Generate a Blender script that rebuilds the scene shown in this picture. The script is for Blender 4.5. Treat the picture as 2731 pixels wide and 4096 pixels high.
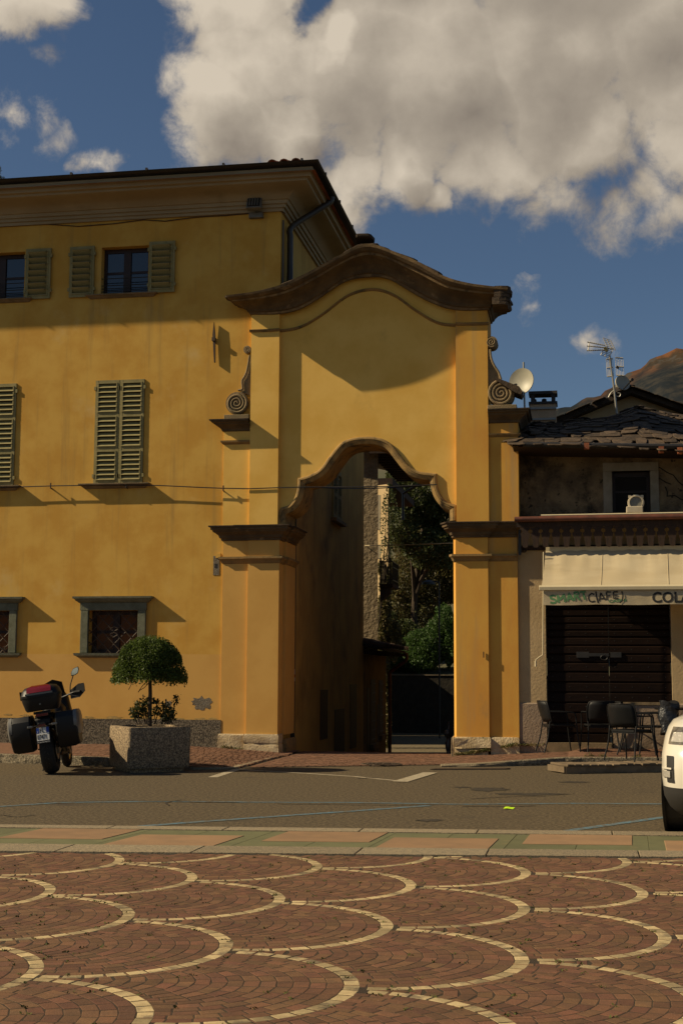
import bpy, bmesh, math, random
import numpy as np
from mathutils import Vector, Matrix
random.seed(7); RNG = np.random.default_rng(7)
for o in list(bpy.data.objects): bpy.data.objects.remove(o)
SC = bpy.context.scene
COL = SC.collection
R = math.radians

# ------------------------------------------------------------------ camera
# world: x right along the facades, y into the building line, z up, metres; the facades' front plane is y = 0
EYE = 1.5; ZF = 25.9; F = 5441*1568/2731; PITCH = 0.1191; ROLL = 0.0047; YAW = R(10)
CAM = Vector((0.0, -ZF*math.cos(YAW), EYE))
right0 = Vector((math.cos(YAW), math.sin(YAW), 0)); fwd0 = Vector((-math.sin(YAW), math.cos(YAW), 0)); up0 = Vector((0, 0, 1))
fwd = fwd0*math.cos(PITCH) + up0*math.sin(PITCH); upp = up0*math.cos(PITCH) - fwd0*math.sin(PITCH)
rgt = right0*math.cos(ROLL) + upp*math.sin(ROLL); upv = upp*math.cos(ROLL) - right0*math.sin(ROLL)
cd = bpy.data.cameras.new('camera'); cam = bpy.data.objects.new('camera', cd); COL.objects.link(cam)
M3 = Matrix((rgt, upv, -fwd)).transposed()
cam.matrix_world = Matrix.Translation(CAM) @ M3.to_4x4()
cd.sensor_fit = 'VERTICAL'; cd.sensor_height = 36.0; cd.lens = 5441/4096*36; cd.clip_start = 0.1; cd.clip_end = 12000
SC.camera = cam
def ray(u, v): return (rgt*(u-784) - upv*(v-1176) + fwd*F).normalized()
def P(u, v, y=0.0):                      # measured picture point -> point on the vertical plane y
    d = ray(u, v); t = (y-CAM.y)/d.y; return CAM + d*t
def PX(u, v, x):                         # ... on the vertical plane x
    d = ray(u, v); t = (x-CAM.x)/d.x; return CAM + d*t
def G(u, v, z=0.0):                      # ... on the level z
    d = ray(u, v); t = (z-CAM.z)/d.z; return CAM + d*t
def c2w(X, Y, z=0.0):                    # camera-aligned ground coordinates -> world
    return CAM*1.0 + right0*X + fwd0*Y + Vector((0, 0, z-EYE))

# ------------------------------------------------------------------ sun, sky, exposure
ELEV = R(35.0); AZ = R(76.9)             # azimuth measured from the facade normal towards the left
TOSUN = Vector((-math.sin(AZ)*math.cos(ELEV), -math.cos(AZ)*math.cos(ELEV), math.sin(ELEV)))
sl = bpy.data.lights.new('sun', 'SUN'); sl.energy = 5.0; sl.angle = R(0.5); sl.color = (1.0, 0.82, 0.54)
so = bpy.data.objects.new('sun', sl); COL.objects.link(so); so.rotation_euler = TOSUN.to_track_quat('Z', 'Y').to_euler(); so.location = (-30, -20, 40)
SC.view_settings.view_transform = 'Standard'; SC.view_settings.look = 'None'; SC.view_settings.gamma = 1.0
SC.view_settings.use_curve_mapping = False; SC.view_settings.exposure = 0.20
SKY_STRENGTH = 0.05
world = bpy.data.worlds.new('World'); SC.world = world; world.use_nodes = True
def build_world():
    nt = world.node_tree; N = nt.nodes; L = nt.links; N.clear()
    def nd(t, **k):
        n = N.new(t)
        for a, b in k.items(): setattr(n, a, b)
        return n
    def val(n, i, x):
        n.inputs[i].default_value = x
    def math_(op, a, b=None, c=None, clamp=False):
        n = nd('ShaderNodeMath', operation=op, use_clamp=clamp)
        for i, x in enumerate((a, b, c)):
            if x is None: continue
            if isinstance(x, (int, float)): n.inputs[i].default_value = x
            else: L.new(x, n.inputs[i])
        return n.outputs[0]
    sky = nd('ShaderNodeTexSky', sky_type='NISHITA'); sky.sun_disc = False
    sky.sun_elevation = ELEV; sky.sun_rotation = math.atan2(TOSUN.x, TOSUN.y)
    sky.altitude = 300; sky.air_density = 1.0; sky.dust_density = 0.25; sky.ozone_density = 2.6
    tc = nd('ShaderNodeTexCoord')
    # the cumulus bank: groups of puffs at their bearing and height in the sky, torn by fractal noise
    blobs = [(500,255,150,1),(600,120,170,1),(640,290,130,1),(800,150,275,1),(1000,170,280,1),(1250,105,310,1),(1480,40,290,1),(1640,180,170,1),
             (930,395,112,1),(1120,360,135,1),(820,420,95,1),(1330,285,125,1),(1020,470,60,.8),(1400,505,90,.44),(1290,420,100,.62),(1480,450,110,.46),(1550,480,90,.46),(1570,330,150,.62),
             (560,0,140,.95),(1300,-220,420,1),(800,-240,330,1),(1750,-50,420,1),
             (30,-10,120,.85),(80,152,52,.36),(100,305,58,.31),(75,245,50,.30),(12,322,45,.34),(15,250,45,.32),(215,375,50,.40),(470,30,70,.30),(1215,686,56,.40),(1400,820,62,.42),(1335,790,48,.38),
             (1450,845,55,.36),(395,370,40,.34)]
    grp = bpy.data.node_groups.new('cloud_field', 'ShaderNodeTree')
    grp.interface.new_socket('Vector', in_out='INPUT', socket_type='NodeSocketVector')
    grp.interface.new_socket('Density', in_out='OUTPUT', socket_type='NodeSocketFloat')
    grp.interface.new_socket('Soft', in_out='OUTPUT', socket_type='NodeSocketFloat')
    gN = grp.nodes; gL = grp.links
    gi = gN.new('NodeGroupInput'); go = gN.new('NodeGroupOutput')
    def gm(op, a, b=None, clamp=False):
        n = gN.new('ShaderNodeMath'); n.operation = op; n.use_clamp = clamp
        for i, x in enumerate((a, b)):
            if x is None: continue
            if isinstance(x, (int, float)): n.inputs[i].default_value = x
            else: gL.new(x, n.inputs[i])
        return n.outputs[0]
    acc = None
    wn = gN.new('ShaderNodeTexNoise'); wn.inputs['Scale'].default_value = 13; wn.inputs['Detail'].default_value = 6
    gL.new(gi.outputs[0], wn.inputs['Vector'])
    sub = gN.new('ShaderNodeVectorMath'); sub.operation = 'SUBTRACT'; gL.new(wn.outputs['Color'], sub.inputs[0]); sub.inputs[1].default_value = (.5, .5, .5)
    scl = gN.new('ShaderNodeVectorMath'); scl.operation = 'SCALE'; gL.new(sub.outputs[0], scl.inputs[0]); scl.inputs['Scale'].default_value = .10
    add = gN.new('ShaderNodeVectorMath'); add.operation = 'ADD'; gL.new(gi.outputs[0], add.inputs[0]); gL.new(scl.outputs[0], add.inputs[1])
    for (u, v, r, a) in blobs:
        c = ray(u, v)
        dn = gN.new('ShaderNodeVectorMath'); dn.operation = 'DISTANCE'; gL.new(add.outputs[0], dn.inputs[0]); dn.inputs[1].default_value = c
        x = gm('SUBTRACT', 1.0, gm('MULTIPLY', dn.outputs['Value'], F/(r*1.20)))
        x = gm('MULTIPLY', gm('MAXIMUM', x, 0.0), a)
        acc = x if acc is None else gm('MAXIMUM', acc, x)
    c = ray(705, 25); dn = gN.new('ShaderNodeVectorMath'); dn.operation = 'DISTANCE'; gL.new(add.outputs[0], dn.inputs[0]); dn.inputs[1].default_value = c
    hole = gm('MULTIPLY', gm('MAXIMUM', gm('SUBTRACT', 1.0, gm('MULTIPLY', dn.outputs['Value'], F/75)), 0.0), .75)
    acc = gm('SUBTRACT', acc, hole)
    # scattered fair-weather clouds over the rest of the sky
    n0 = gN.new('ShaderNodeTexNoise'); n0.inputs['Scale'].default_value = 2.3; n0.inputs['Detail'].default_value = 2; gL.new(gi.outputs[0], n0.inputs['Vector'])
    away = gN.new('ShaderNodeVectorMath'); away.operation = 'DISTANCE'; gL.new(gi.outputs[0], away.inputs[0]); away.inputs[1].default_value = ray(784, 500)
    gen = gm('MULTIPLY', gm('SUBTRACT', n0.outputs['Fac'], .58), gm('MULTIPLY', gm('SUBTRACT', away.outputs['Value'], .5, True), 5.0, True))
    acc = gm('MAXIMUM', acc, gm('MULTIPLY', gen, 2.2))
    n1 = gN.new('ShaderNodeTexNoise'); n1.inputs['Scale'].default_value = 28; n1.inputs['Detail'].default_value = 9; n1.inputs['Roughness'].default_value = .66
    n1.inputs['Distortion'].default_value = .25
    gL.new(gi.outputs[0], n1.inputs['Vector'])
    d = gm('ADD', acc, gm('MULTIPLY', gm('SUBTRACT', n1.outputs['Fac'], .5), gm('ADD', .95, gm('MULTIPLY', acc, .2))))
    d = gm('MULTIPLY', d, gm('GREATER_THAN', acc, .001))
    gL.new(d, go.inputs[0])
    n2 = gN.new('ShaderNodeTexNoise'); n2.inputs['Scale'].default_value = 11; n2.inputs['Detail'].default_value = 4; n2.inputs['Roughness'].default_value = .5; gL.new(gi.outputs[0], n2.inputs['Vector'])
    gL.new(gm('ADD', acc, gm('MULTIPLY', gm('SUBTRACT', n2.outputs['Fac'], .5), .9)), go.inputs[1])
    def field(vec):
        n = nd('ShaderNodeGroup'); n.node_tree = grp; L.new(vec, n.inputs[0]); return n.outputs
    d0, s0 = field(tc.outputs['Generated'])
    toward = (TOSUN*0.8 + Vector((0, 0, .8))).normalized()*.030
    off = nd('ShaderNodeVectorMath', operation='ADD'); L.new(tc.outputs['Generated'], off.inputs[0]); off.inputs[1].default_value = toward
    d1, s1 = field(off.outputs[0])
    alpha = nd('ShaderNodeMapRange', interpolation_type='SMOOTHSTEP'); L.new(d0, alpha.inputs['Value']); val(alpha, 'From Min', .06); val(alpha, 'From Max', .50)
    lit = math_('ADD', .62, math_('MULTIPLY', math_('SUBTRACT', s0, s1), .85)); lit = math_('ADD', lit, math_('MULTIPLY', math_('SUBTRACT', d0, d1), .22))
    big = nd('ShaderNodeTexNoise'); big.inputs['Scale'].default_value = 6.5; big.inputs['Detail'].default_value = 3; L.new(tc.outputs['Generated'], big.inputs['Vector'])
    lit = math_('SUBTRACT', lit, math_('MULTIPLY', math_('MAXIMUM', math_('SUBTRACT', s0, .45), 0.0), .42))
    lit = math_('ADD', lit, math_('MULTIPLY', math_('SUBTRACT', big.outputs['Fac'], .5), .55), None, True)
    cr = nd('ShaderNodeValToRGB'); L.new(lit, cr.inputs[0])
    e = cr.color_ramp.elements; e[0].position = 0.0; e[0].color = (3.7, 3.1, 2.55, 1); e[1].position = 1.0; e[1].color = (11.2, 9.7, 7.7, 1)
    m = cr.color_ramp.elements.new(.5); m.color = (6.6, 5.65, 4.5, 1)
    hs = nd('ShaderNodeMix', data_type='RGBA', blend_type='MULTIPLY'); hs.inputs['Factor'].default_value = 1.0
    L.new(sky.outputs[0], hs.inputs['A']); hs.inputs['B'].default_value = (.86, .89, .92, 1)
    mx = nd('ShaderNodeMix', data_type='RGBA'); L.new(alpha.outputs[0], mx.inputs['Factor']); L.new(hs.outputs['Result'], mx.inputs['A']); L.new(cr.outputs[0], mx.inputs['B'])
    bg = nd('ShaderNodeBackground'); bg.inputs['Strength'].default_value = SKY_STRENGTH; L.new(mx.outputs['Result'], bg.inputs['Color'])
    out = nd('ShaderNodeOutputWorld'); L.new(bg.outputs[0], out.inputs['Surface'])
    world.cycles.sampling_method = 'MANUAL'; world.cycles.sample_map_resolution = 512
build_world()

# ------------------------------------------------------------------ materials
MATS = {}
def mat(name, col, rough=.8, col2=None, nscale=3.0, bump=0.0, bscale=60.0, metal=0.0, spec=.35, mid=(.35, .65), stain=None, sscale=1.2, smin=.55, smax=.75,
        speck=None, kscale=180.0, kmin=.62, rnd=0.0, detail=6, stretch=None, coat=0.0, trans=0.0, bdist=.02, streak=None, hue=0.0):
    """principled material: two tones mixed by noise, optional stains and specks, noise bump; rnd varies brightness per object/island"""
    if name in MATS: return MATS[name]
    m = bpy.data.materials.new(name); MATS[name] = m; m.use_nodes = True
    nt = m.node_tree; N = nt.nodes; L = nt.links; b = N['Principled BSDF']
    b.inputs['Roughness'].default_value = rough; b.inputs['Metallic'].default_value = metal; b.inputs['Specular IOR Level'].default_value = spec
    b.inputs['Coat Weight'].default_value = coat
    tc = N.new('ShaderNodeTexCoord'); vec = tc.outputs['Object']
    if rnd:
        oi = N.new('ShaderNodeObjectInfo'); ge = N.new('ShaderNodeNewGeometry')
        ad = N.new('ShaderNodeMath'); ad.operation = 'ADD'; L.new(oi.outputs['Random'], ad.inputs[0]); L.new(ge.outputs['Random Per Island'], ad.inputs[1])
        fr = N.new('ShaderNodeMath'); fr.operation = 'FRACT'; L.new(ad.outputs[0], fr.inputs[0]); RN = fr.outputs[0]
        of = N.new('ShaderNodeVectorMath'); of.operation = 'ADD'; L.new(vec, of.inputs[0])
        sc = N.new('ShaderNodeMath'); sc.operation = 'MULTIPLY'; L.new(RN, sc.inputs[0]); sc.inputs[1].default_value = 37.0; L.new(sc.outputs[0], of.inputs[1]); vec = of.outputs[0]
    if stretch:
        mp = N.new('ShaderNodeMapping'); mp.inputs['Scale'].default_value = stretch; L.new(vec, mp.inputs['Vector']); vec = mp.outputs[0]
    cur = None
    def rgb(c): return (c[0], c[1], c[2], 1)
    def noise(s, d=detail, ro=.6):
        n = N.new('ShaderNodeTexNoise'); n.inputs['Scale'].default_value = s; n.inputs['Detail'].default_value = d; n.inputs['Roughness'].default_value = ro; L.new(vec, n.inputs['Vector']); return n.outputs['Fac']
    def ramp(x, a, z):
        r = N.new('ShaderNodeMapRange'); r.interpolation_type = 'SMOOTHSTEP'; L.new(x, r.inputs['Value']); r.inputs['From Min'].default_value = a; r.inputs['From Max'].default_value = z; return r.outputs[0]
    def mix(f, a, c, bt='MIX'):
        x = N.new('ShaderNodeMix'); x.data_type = 'RGBA'; x.blend_type = bt
        if isinstance(f, (int, float)): x.inputs['Factor'].default_value = f
        else: L.new(f, x.inputs['Factor'])
        for k, s in (('A', a), ('B', c)):
            if isinstance(s, tuple): x.inputs[k].default_value = rgb(s)
            else: L.new(s, x.inputs[k])
        return x.outputs['Result']
    cur = mix(ramp(noise(nscale), *mid), tuple(col), tuple(col2 or col))
    if stain: cur = mix(ramp(noise(sscale, 8, .65), smin, smax), cur, tuple(stain))
    if streak:
        mp2 = N.new('ShaderNodeMapping'); mp2.inputs['Scale'].default_value = (4.5, 4.5, .28); L.new(tc.outputs['Object'], mp2.inputs['Vector'])
        ns = N.new('ShaderNodeTexNoise'); ns.inputs['Scale'].default_value = 1.0; ns.inputs['Detail'].default_value = 7; ns.inputs['Roughness'].default_value = .62; L.new(mp2.outputs[0], ns.inputs['Vector'])
        fm = N.new('ShaderNodeMath'); fm.operation = 'MULTIPLY'; L.new(ramp(ns.outputs['Fac'], .52, .74), fm.inputs[0]); fm.inputs[1].default_value = .68; cur = mix(fm.outputs[0], cur, tuple(streak))
    if speck: cur = mix(ramp(noise(kscale, 2, .5), kmin, kmin+.08), cur, tuple(speck))
    if rnd:
        mr = N.new('ShaderNodeMapRange'); L.new(RN, mr.inputs['Value']); mr.inputs['To Min'].default_value = 1-rnd; mr.inputs['To Max'].default_value = 1+rnd
        hv = N.new('ShaderNodeHueSaturation'); L.new(cur, hv.inputs['Color']); L.new(mr.outputs[0], hv.inputs['Value']); cur = hv.outputs[0]
        if hue:
            fr2 = N.new('ShaderNodeMath'); fr2.operation = 'FRACT'; L.new(sc.outputs[0], fr2.inputs[0]); hr = N.new('ShaderNodeMapRange'); L.new(fr2.outputs[0], hr.inputs['Value']); hr.inputs['To Min'].default_value = .5-hue; hr.inputs['To Max'].default_value = .5+hue; L.new(hr.outputs[0], hv.inputs['Hue'])
    L.new(cur, b.inputs['Base Color'])
    if trans:
        b.inputs['Subsurface Weight'].default_value = 0.0
        tr = N.new('ShaderNodeBsdfTranslucent'); L.new(cur, tr.inputs['Color']); ms = N.new('ShaderNodeMixShader'); ms.inputs[0].default_value = trans
        L.new(b.outputs[0], ms.inputs[1]); L.new(tr.outputs[0], ms.inputs[2]); L.new(ms.outputs[0], N['Material Output'].inputs['Surface'])
    if bump:
        bn = N.new('ShaderNodeBump'); bn.inputs['Strength'].default_value = bump; bn.inputs['Distance'].default_value = bdist
        L.new(noise(bscale, 5, .6), bn.inputs['Height']); L.new(bn.outputs[0], b.inputs['Normal'])
    return m

# ------------------------------------------------------------------ mesh builder and object helpers
class MB:
    def __init__(s): s.v = []; s.f = []; s.m = []; s.cur = 0
    def add(s, vs, fs):
        o = len(s.v); s.v += [tuple(p) for p in vs]; s.f += [tuple(i+o for i in f) for f in fs]; s.m += [s.cur]*len(fs); return s
    def box(s, x0, x1, y0, y1, z0, z1, mtx=None):
        vs = [Vector((x, y, z)) for z in (z0, z1) for y in (y0, y1) for x in (x0, x1)]
        if mtx: vs = [mtx @ p for p in vs]
        return s.add(vs, [(0, 2, 3, 1), (4, 5, 7, 6), (0, 1, 5, 4), (2, 6, 7, 3), (0, 4, 6, 2), (1, 3, 7, 5)])
    def bar(s, a, b, w, h, up=Vector((0, 0, 1))):
        a = Vector(a); b = Vector(b); d = (b-a).normalized(); sd = d.cross(up)
        if sd.length < 1e-4: sd = d.cross(Vector((0, 1, 0)))
        sd.normalize(); uu = sd.cross(d).normalized()
        vs = [p + sd*(i*w/2) + uu*(j*h/2) for p in (a, b) for i, j in ((-1, -1), (1, -1), (1, 1), (-1, 1))]
        return s.add(vs, [(3, 2, 1, 0), (4, 5, 6, 7), (0, 1, 5, 4), (1, 2, 6, 5), (2, 3, 7, 6), (3, 0, 4, 7)])
    def loft(s, rings, closed=True, caps=True):
        n = len(rings[0]); vs = [p for r in rings for p in r]; fs = []
        for i in range(len(rings)-1):
            for j in range(n if closed else n-1):
                k = (j+1) % n; fs.append((i*n+j, i*n+k, (i+1)*n+k, (i+1)*n+j))
        if caps and closed: fs += [tuple(range(n-1, -1, -1)), tuple((len(rings)-1)*n+j for j in range(n))]
        return s.add(vs, fs)
    def tube(s, pts, r, n=8, caps=True):
        pts = [Vector(p) for p in pts]; rings = []; rr = r if isinstance(r, (list, tuple)) else [r]*len(pts)
        ref = Vector((0, 0, 1)); prev = None
        for i, p in enumerate(pts):
            d = (pts[min(i+1, len(pts)-1)] - pts[max(i-1, 0)]).normalized()
            if prev is None: a = d.cross(ref if abs(d.z) < .95 else Vector((1, 0, 0))).normalized()
            else: a = (prev - d*prev.dot(d)).normalized()
            prev = a; b = d.cross(a)
            rings.append([p + (a*math.cos(t) + b*math.sin(t))*rr[i] for t in [2*math.pi*k/n for k in range(n)]])
        return s.loft(rings, True, caps)
    def prism(s, poly, off):                      # poly: list of Vectors in one plane (ccw or not), off: extrusion vector
        n = len(poly); off = Vector(off); poly = [Vector(p) for p in poly]
        vs = poly + [p+off for p in poly]
        return s.add(vs, [tuple(range(n)), tuple(range(2*n-1, n-1, -1))] + [(i, n+i, n+(i+1) % n, (i+1) % n) for i in range(n)])
    def lathe(s, prof, c=(0, 0, 0), axis='z', n=20, caps=False):
        c = Vector(c); rings = []
        for r, h in prof:
            ring = []
            for k in range(n):
                t = 2*math.pi*k/n; a, b = r*math.cos(t), r*math.sin(t)
                ring.append(c + (Vector((a, b, h)) if axis == 'z' else Vector((h, a, b)) if axis == 'x' else Vector((b, h, a))))
            rings.append(ring)
        return s.loft(rings, True, caps)
    def xf(s, m): s.v = [tuple(m @ Vector(p)) for p in s.v]; return s
    def mesh(s, name, m, smooth=None, fix=True):
        me = bpy.data.meshes.new(name); me.from_pydata(s.v, [], s.f)
        for q in (m if isinstance(m, (list, tuple)) else [m]): me.materials.append(q)
        if isinstance(m, (list, tuple)): me.polygons.foreach_set('material_index', s.m)
        if fix:
            bm = bmesh.new(); bm.from_mesh(me); bmesh.ops.recalc_face_normals(bm, faces=bm.faces); bm.to_mesh(me); bm.free()
        if smooth is not None:
            me.shade_smooth()
            try: me.set_sharp_from_angle(angle=R(smooth))
            except Exception: pass
        return me
    def build(s, name, m, parent=None, smooth=None, bevel=0.0, fix=True):
        o = bpy.data.objects.new(name, s.mesh(name, m, smooth, fix)); COL.objects.link(o); attach(o, parent)
        if bevel: bv = o.modifiers.new('edge', 'BEVEL'); bv.width = bevel; bv.segments = 2; bv.limit_method = 'ANGLE'; bv.angle_limit = R(40)
        return o
def worldmat(o):
    m = Matrix.Identity(4)
    ch = [o]
    while ch[-1].parent: ch.append(ch[-1].parent)
    for p in reversed(ch): m = m @ (p.matrix_parent_inverse if p.parent else Matrix.Identity(4)) @ p.matrix_basis
    return m
def attach(o, parent):
    if parent is not None:
        o.parent = parent; o.matrix_parent_inverse = worldmat(parent).inverted()
def tag(o, label=None, cat=None, group=None, kind=None):
    for k, x in (('label', label), ('category', cat), ('group', group), ('kind', kind)):
        if x: o[k] = x
    return o
def thing(name, label, cat, loc=(0, 0, 0), group=None, kind=None):
    o = bpy.data.objects.new(name, None); o.empty_display_size = .2; COL.objects.link(o); o.location = loc
    return tag(o, label, cat, group, kind)
def inst(me, name, parent, mtx, bev=0):
    """one more object that shares the mesh me, placed by mtx (world)"""
    o = bpy.data.objects.new(name, me); COL.objects.link(o); o.matrix_basis = mtx; attach(o, parent); return o
def copy_thing(root, loc, rz, label):
    c = root.copy(); COL.objects.link(c); c.location = loc; c.rotation_euler = (0, 0, rz); c['label'] = label
    for ch in root.children:
        d = ch.copy(); COL.objects.link(d); d.parent = c
        for g in ch.children:
            e = g.copy(); COL.objects.link(e); e.parent = d
    return c
def interp(pts, x):
    if x <= pts[0][0]: return pts[0][1]
    for (a, b), (c, d) in zip(pts, pts[1:]):
        if x <= c: return b + (d-b)*(x-a)/(c-a)
    return pts[-1][1]
def smooth_pts(pts, n=6):
    """Catmull-Rom through the points"""
    p = [Vector(q) for q in pts]; out = []
    for i in range(len(p)-1):
        a, b, c, d = p[max(i-1, 0)], p[i], p[i+1], p[min(i+2, len(p)-1)]
        for k in range(n):
            t = k/n; out.append(.5*((2*b)+(c-a)*t+(2*a-5*b+4*c-d)*t*t+(3*b-a-3*c+d)*t**3))
    return out+[p[-1]]
def fast_mesh(name, V, nq, m):
    """V: (4*nq,3) array, nq separate quads"""
    me = bpy.data.meshes.new(name); me.vertices.add(4*nq); me.vertices.foreach_set('co', V.astype(np.float32).ravel())
    me.loops.add(4*nq); me.loops.foreach_set('vertex_index', np.arange(4*nq, dtype=np.int32))
    me.polygons.add(nq); me.polygons.foreach_set('loop_start', np.arange(0, 4*nq, 4, dtype=np.int32))
    me.materials.append(m); me.update(calc_edges=True); return me
def leaf_quads(C, size, asp=.5, droop=0.0):
    """C: (n,3) leaf positions -> quads with random turn, as a rhombic leaf"""
    n = len(C); a = RNG.normal(size=(n, 3)); a[:, 2] -= droop; a /= np.linalg.norm(a, axis=1)[:, None]
    b = RNG.normal(size=(n, 3)); b -= (b*a).sum(1)[:, None]*a; b /= np.linalg.norm(b, axis=1)[:, None]
    s = (size*RNG.uniform(.6, 1.35, n))[:, None]
    V = np.empty((n, 4, 3)); V[:, 0] = C-a*s*.5; V[:, 1] = C+b*s*asp*.5; V[:, 2] = C+a*s*.5; V[:, 3] = C-b*s*asp*.5
    return V.reshape(-1, 3)
def leaves(name, C, size, m, parent=None, asp=.5, droop=0.0):
    o = bpy.data.objects.new(name, fast_mesh(name, leaf_quads(C, size, asp, droop), len(C), m)); COL.objects.link(o); attach(o, parent); return o
# ------------------------------------------------------------------ palette
YEL = mat('ochre_plaster', (.65, .385, .076), .9, (.565, .300, .046), 1.5, bump=.22, bscale=55, bdist=.006, stain=(.64, .43, .15), sscale=1.1, smin=.55, smax=.8, streak=(.40, .235, .06), detail=9)
YEL2 = mat('ochre_plaster_repainted', (.64, .37, .095), .9, (.59, .33, .08), 1.3, bump=.2, bscale=55, bdist=.006, stain=(.52, .29, .07), sscale=1.1, smin=.6, smax=.8, detail=9)
YELG = mat('gateway_plaster', (.83, .52, .125), .9, (.75, .44, .085), 1.2, bump=.22, bscale=55, bdist=.006, stain=(.56, .33, .075), sscale=.9, smin=.56, smax=.8, detail=9)
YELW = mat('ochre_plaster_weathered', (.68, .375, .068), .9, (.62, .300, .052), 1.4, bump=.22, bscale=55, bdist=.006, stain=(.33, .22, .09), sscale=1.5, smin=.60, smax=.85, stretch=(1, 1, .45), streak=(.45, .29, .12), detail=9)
YEL_SHADE = mat('shade_darkened_ochre_plaster', (.56, .345, .085), .92, (.44, .265, .065), 1.1, bump=.22, bscale=55, bdist=.006, stain=(.22, .135, .045), sscale=.6, smin=.5, smax=.75, streak=(.24, .15, .05), detail=9)  # the house ochre again, darkened in colour for the shaded alley side
MOULD = mat('brown_moulding', (.140, .092, .042), .9, (.080, .054, .028), 2.5, bump=.4, bscale=40, stain=(.28, .19, .095), sscale=3.0, smin=.6, smax=.72)
MOULDY = mat('mossy_moulding', (.30, .185, .065), .9, (.20, .135, .055), 3.5, bump=.35, bscale=40, stain=(.10, .085, .04), sscale=5, smin=.55, smax=.7)
SCROLL = mat('weathered_scroll_stone', (.27, .19, .10), .9, (.20, .15, .075), 3.0, bump=.4, bscale=45, stain=(.09, .085, .04), sscale=4, smin=.6, smax=.75)
EAVE = mat('painted_eave', (.36, .285, .175), .85, (.31, .24, .14), .8, bump=.1, bscale=30, stain=(.23, .18, .10), sscale=.7, smin=.6, smax=.8)
BLACKM = mat('dark_metal', (.018, .017, .016), .45, (.028, .025, .022), 5, spec=.4)
PIPE = mat('bronze_downpipe', (.045, .036, .026), .45, (.03, .025, .02), 3, spec=.5)
TERRA = mat('terracotta', (.36, .12, .05), .85, (.24, .075, .035), 4, bump=.3, bscale=60, rnd=.3)
SHUT = mat('olive_shutter_paint', (.31, .255, .105), .75, (.235, .20, .08), 6, bump=.2, bscale=70, stain=(.05, .05, .025), sscale=9, smin=.64, smax=.72, stretch=(1, 1, .5))
WOODD = mat('dark_window_wood', (.035, .016, .009), .5, (.025, .012, .008), 8)
GLASS = mat('window_glass', (.02, .025, .03), .04, spec=.9)
GSTONE = mat('green_grey_stone', (.155, .160, .105), .9, (.115, .12, .075), 7, bump=.4, bscale=60, speck=(.06, .06, .04), kscale=90)
IRON = mat('rusty_iron', (.045, .032, .022), .65, (.07, .04, .02), 12, spec=.4)
ROUGHC = mat('grey_roughcast', (.20, .165, .115), .95, (.055, .045, .032), 38, bump=1.0, bscale=45, bdist=.05, detail=3, mid=(.4, .6))
SILL = mat('sill_stone', (.22, .155, .085), .9, (.15, .11, .06), 6, bump=.3, bscale=50)
LIME = mat('limestone_block', (.50, .40, .25), .9, (.40, .30, .165), 5, bump=.7, bscale=30, bdist=.03, stain=(.12, .12, .05), sscale=3, smin=.62, smax=.75)
SLATE = mat('roof_stone', (.085, .056, .033), .9, (.045, .031, .019), 6, bump=.5, bscale=40, bdist=.03, rnd=.35, stain=(.12, .085, .05), sscale=3, smin=.62, smax=.75)
ASPH = mat('asphalt', (.043, .031, .016), .95, (.142, .105, .055), 26, mid=(.34, .68), detail=5, bump=.6, bscale=60, bdist=.015, speck=(.20, .16, .10), kscale=70, kmin=.64, stain=(.045, .035, .022), sscale=.55, smin=.60, smax=.72)
BED = mat('sanded_joint', (.040, .027, .016), 1.0, (.055, .040, .022), 4, bump=.4, bscale=120)
BRICK = mat('porphyry_cube', (.160, .076, .036), .85, (.118, .060, .031), 9, bump=.35, bscale=70, bdist=.008, rnd=.24, hue=.011, speck=(.27, .15, .10), kscale=140, kmin=.66)
WHITE = mat('cream_marble_cube', (.47, .36, .185), .8, (.36, .27, .135), 12, bump=.3, bscale=60, bdist=.008, rnd=.32, stain=(.21, .16, .09), sscale=4, smin=.52, smax=.62)
GRAN = mat('granite_kerb', (.32, .25, .15), .92, (.22, .18, .115), 30, bump=.6, bscale=60, bdist=.02, speck=(.06, .05, .04), kscale=120, kmin=.58, rnd=.1)
PEACH = mat('peach_slab', (.30, .180, .092), .85, (.25, .155, .082), 3, bump=.12, bscale=80, rnd=.08, stain=(.28, .18, .09), sscale=2, smin=.6, smax=.75)
GREEN = mat('green_slab', (.140, .138, .064), .85, (.118, .118, .056), 4, bump=.12, bscale=80, rnd=.10, stain=(.20, .16, .07), sscale=2, smin=.6, smax=.75)
TERRD = mat('dark_tile', (.085, .045, .026), .9, (.05, .034, .02), 4, bump=.3, bscale=60, rnd=.3)  # terracotta in a darker brown for the alley roofs
MOULDL = mat('lightened_worn_fillet', (.27, .175, .075), .9, (.15, .095, .045), 4, bump=.3, bscale=40, stain=(.09, .06, .03), sscale=5, smin=.5, smax=.66)  # worn plaster, also lightened as painted highlights on the shaded cornice steps
WALKP = mat('pavement_porphyry', (.19, .095, .052), .9, (.14, .072, .042), 7, bump=.5, bscale=30, rnd=.28)
BLUE = mat('worn_blue_paint', (.085, .165, .21), .9, (.11, .14, .14), 9, mid=(.42, .58), bump=.4, bscale=160, bdist=.01, stain=(.10, .085, .06), sscale=13, smin=.50, smax=.60)
WPAINT = mat('worn_white_paint', (.42, .36, .25), .9, (.30, .25, .165), 9, bump=.4, bscale=160, bdist=.01, stain=(.12, .10, .07), sscale=14, smin=.58, smax=.68)
EARTH = mat('earth', (.10, .085, .05), 1, (.07, .075, .035), .2, bump=.3, bscale=3)
MOSS = mat('joint_moss', (.055, .075, .014), .9, (.09, .085, .02), 5)

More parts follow.
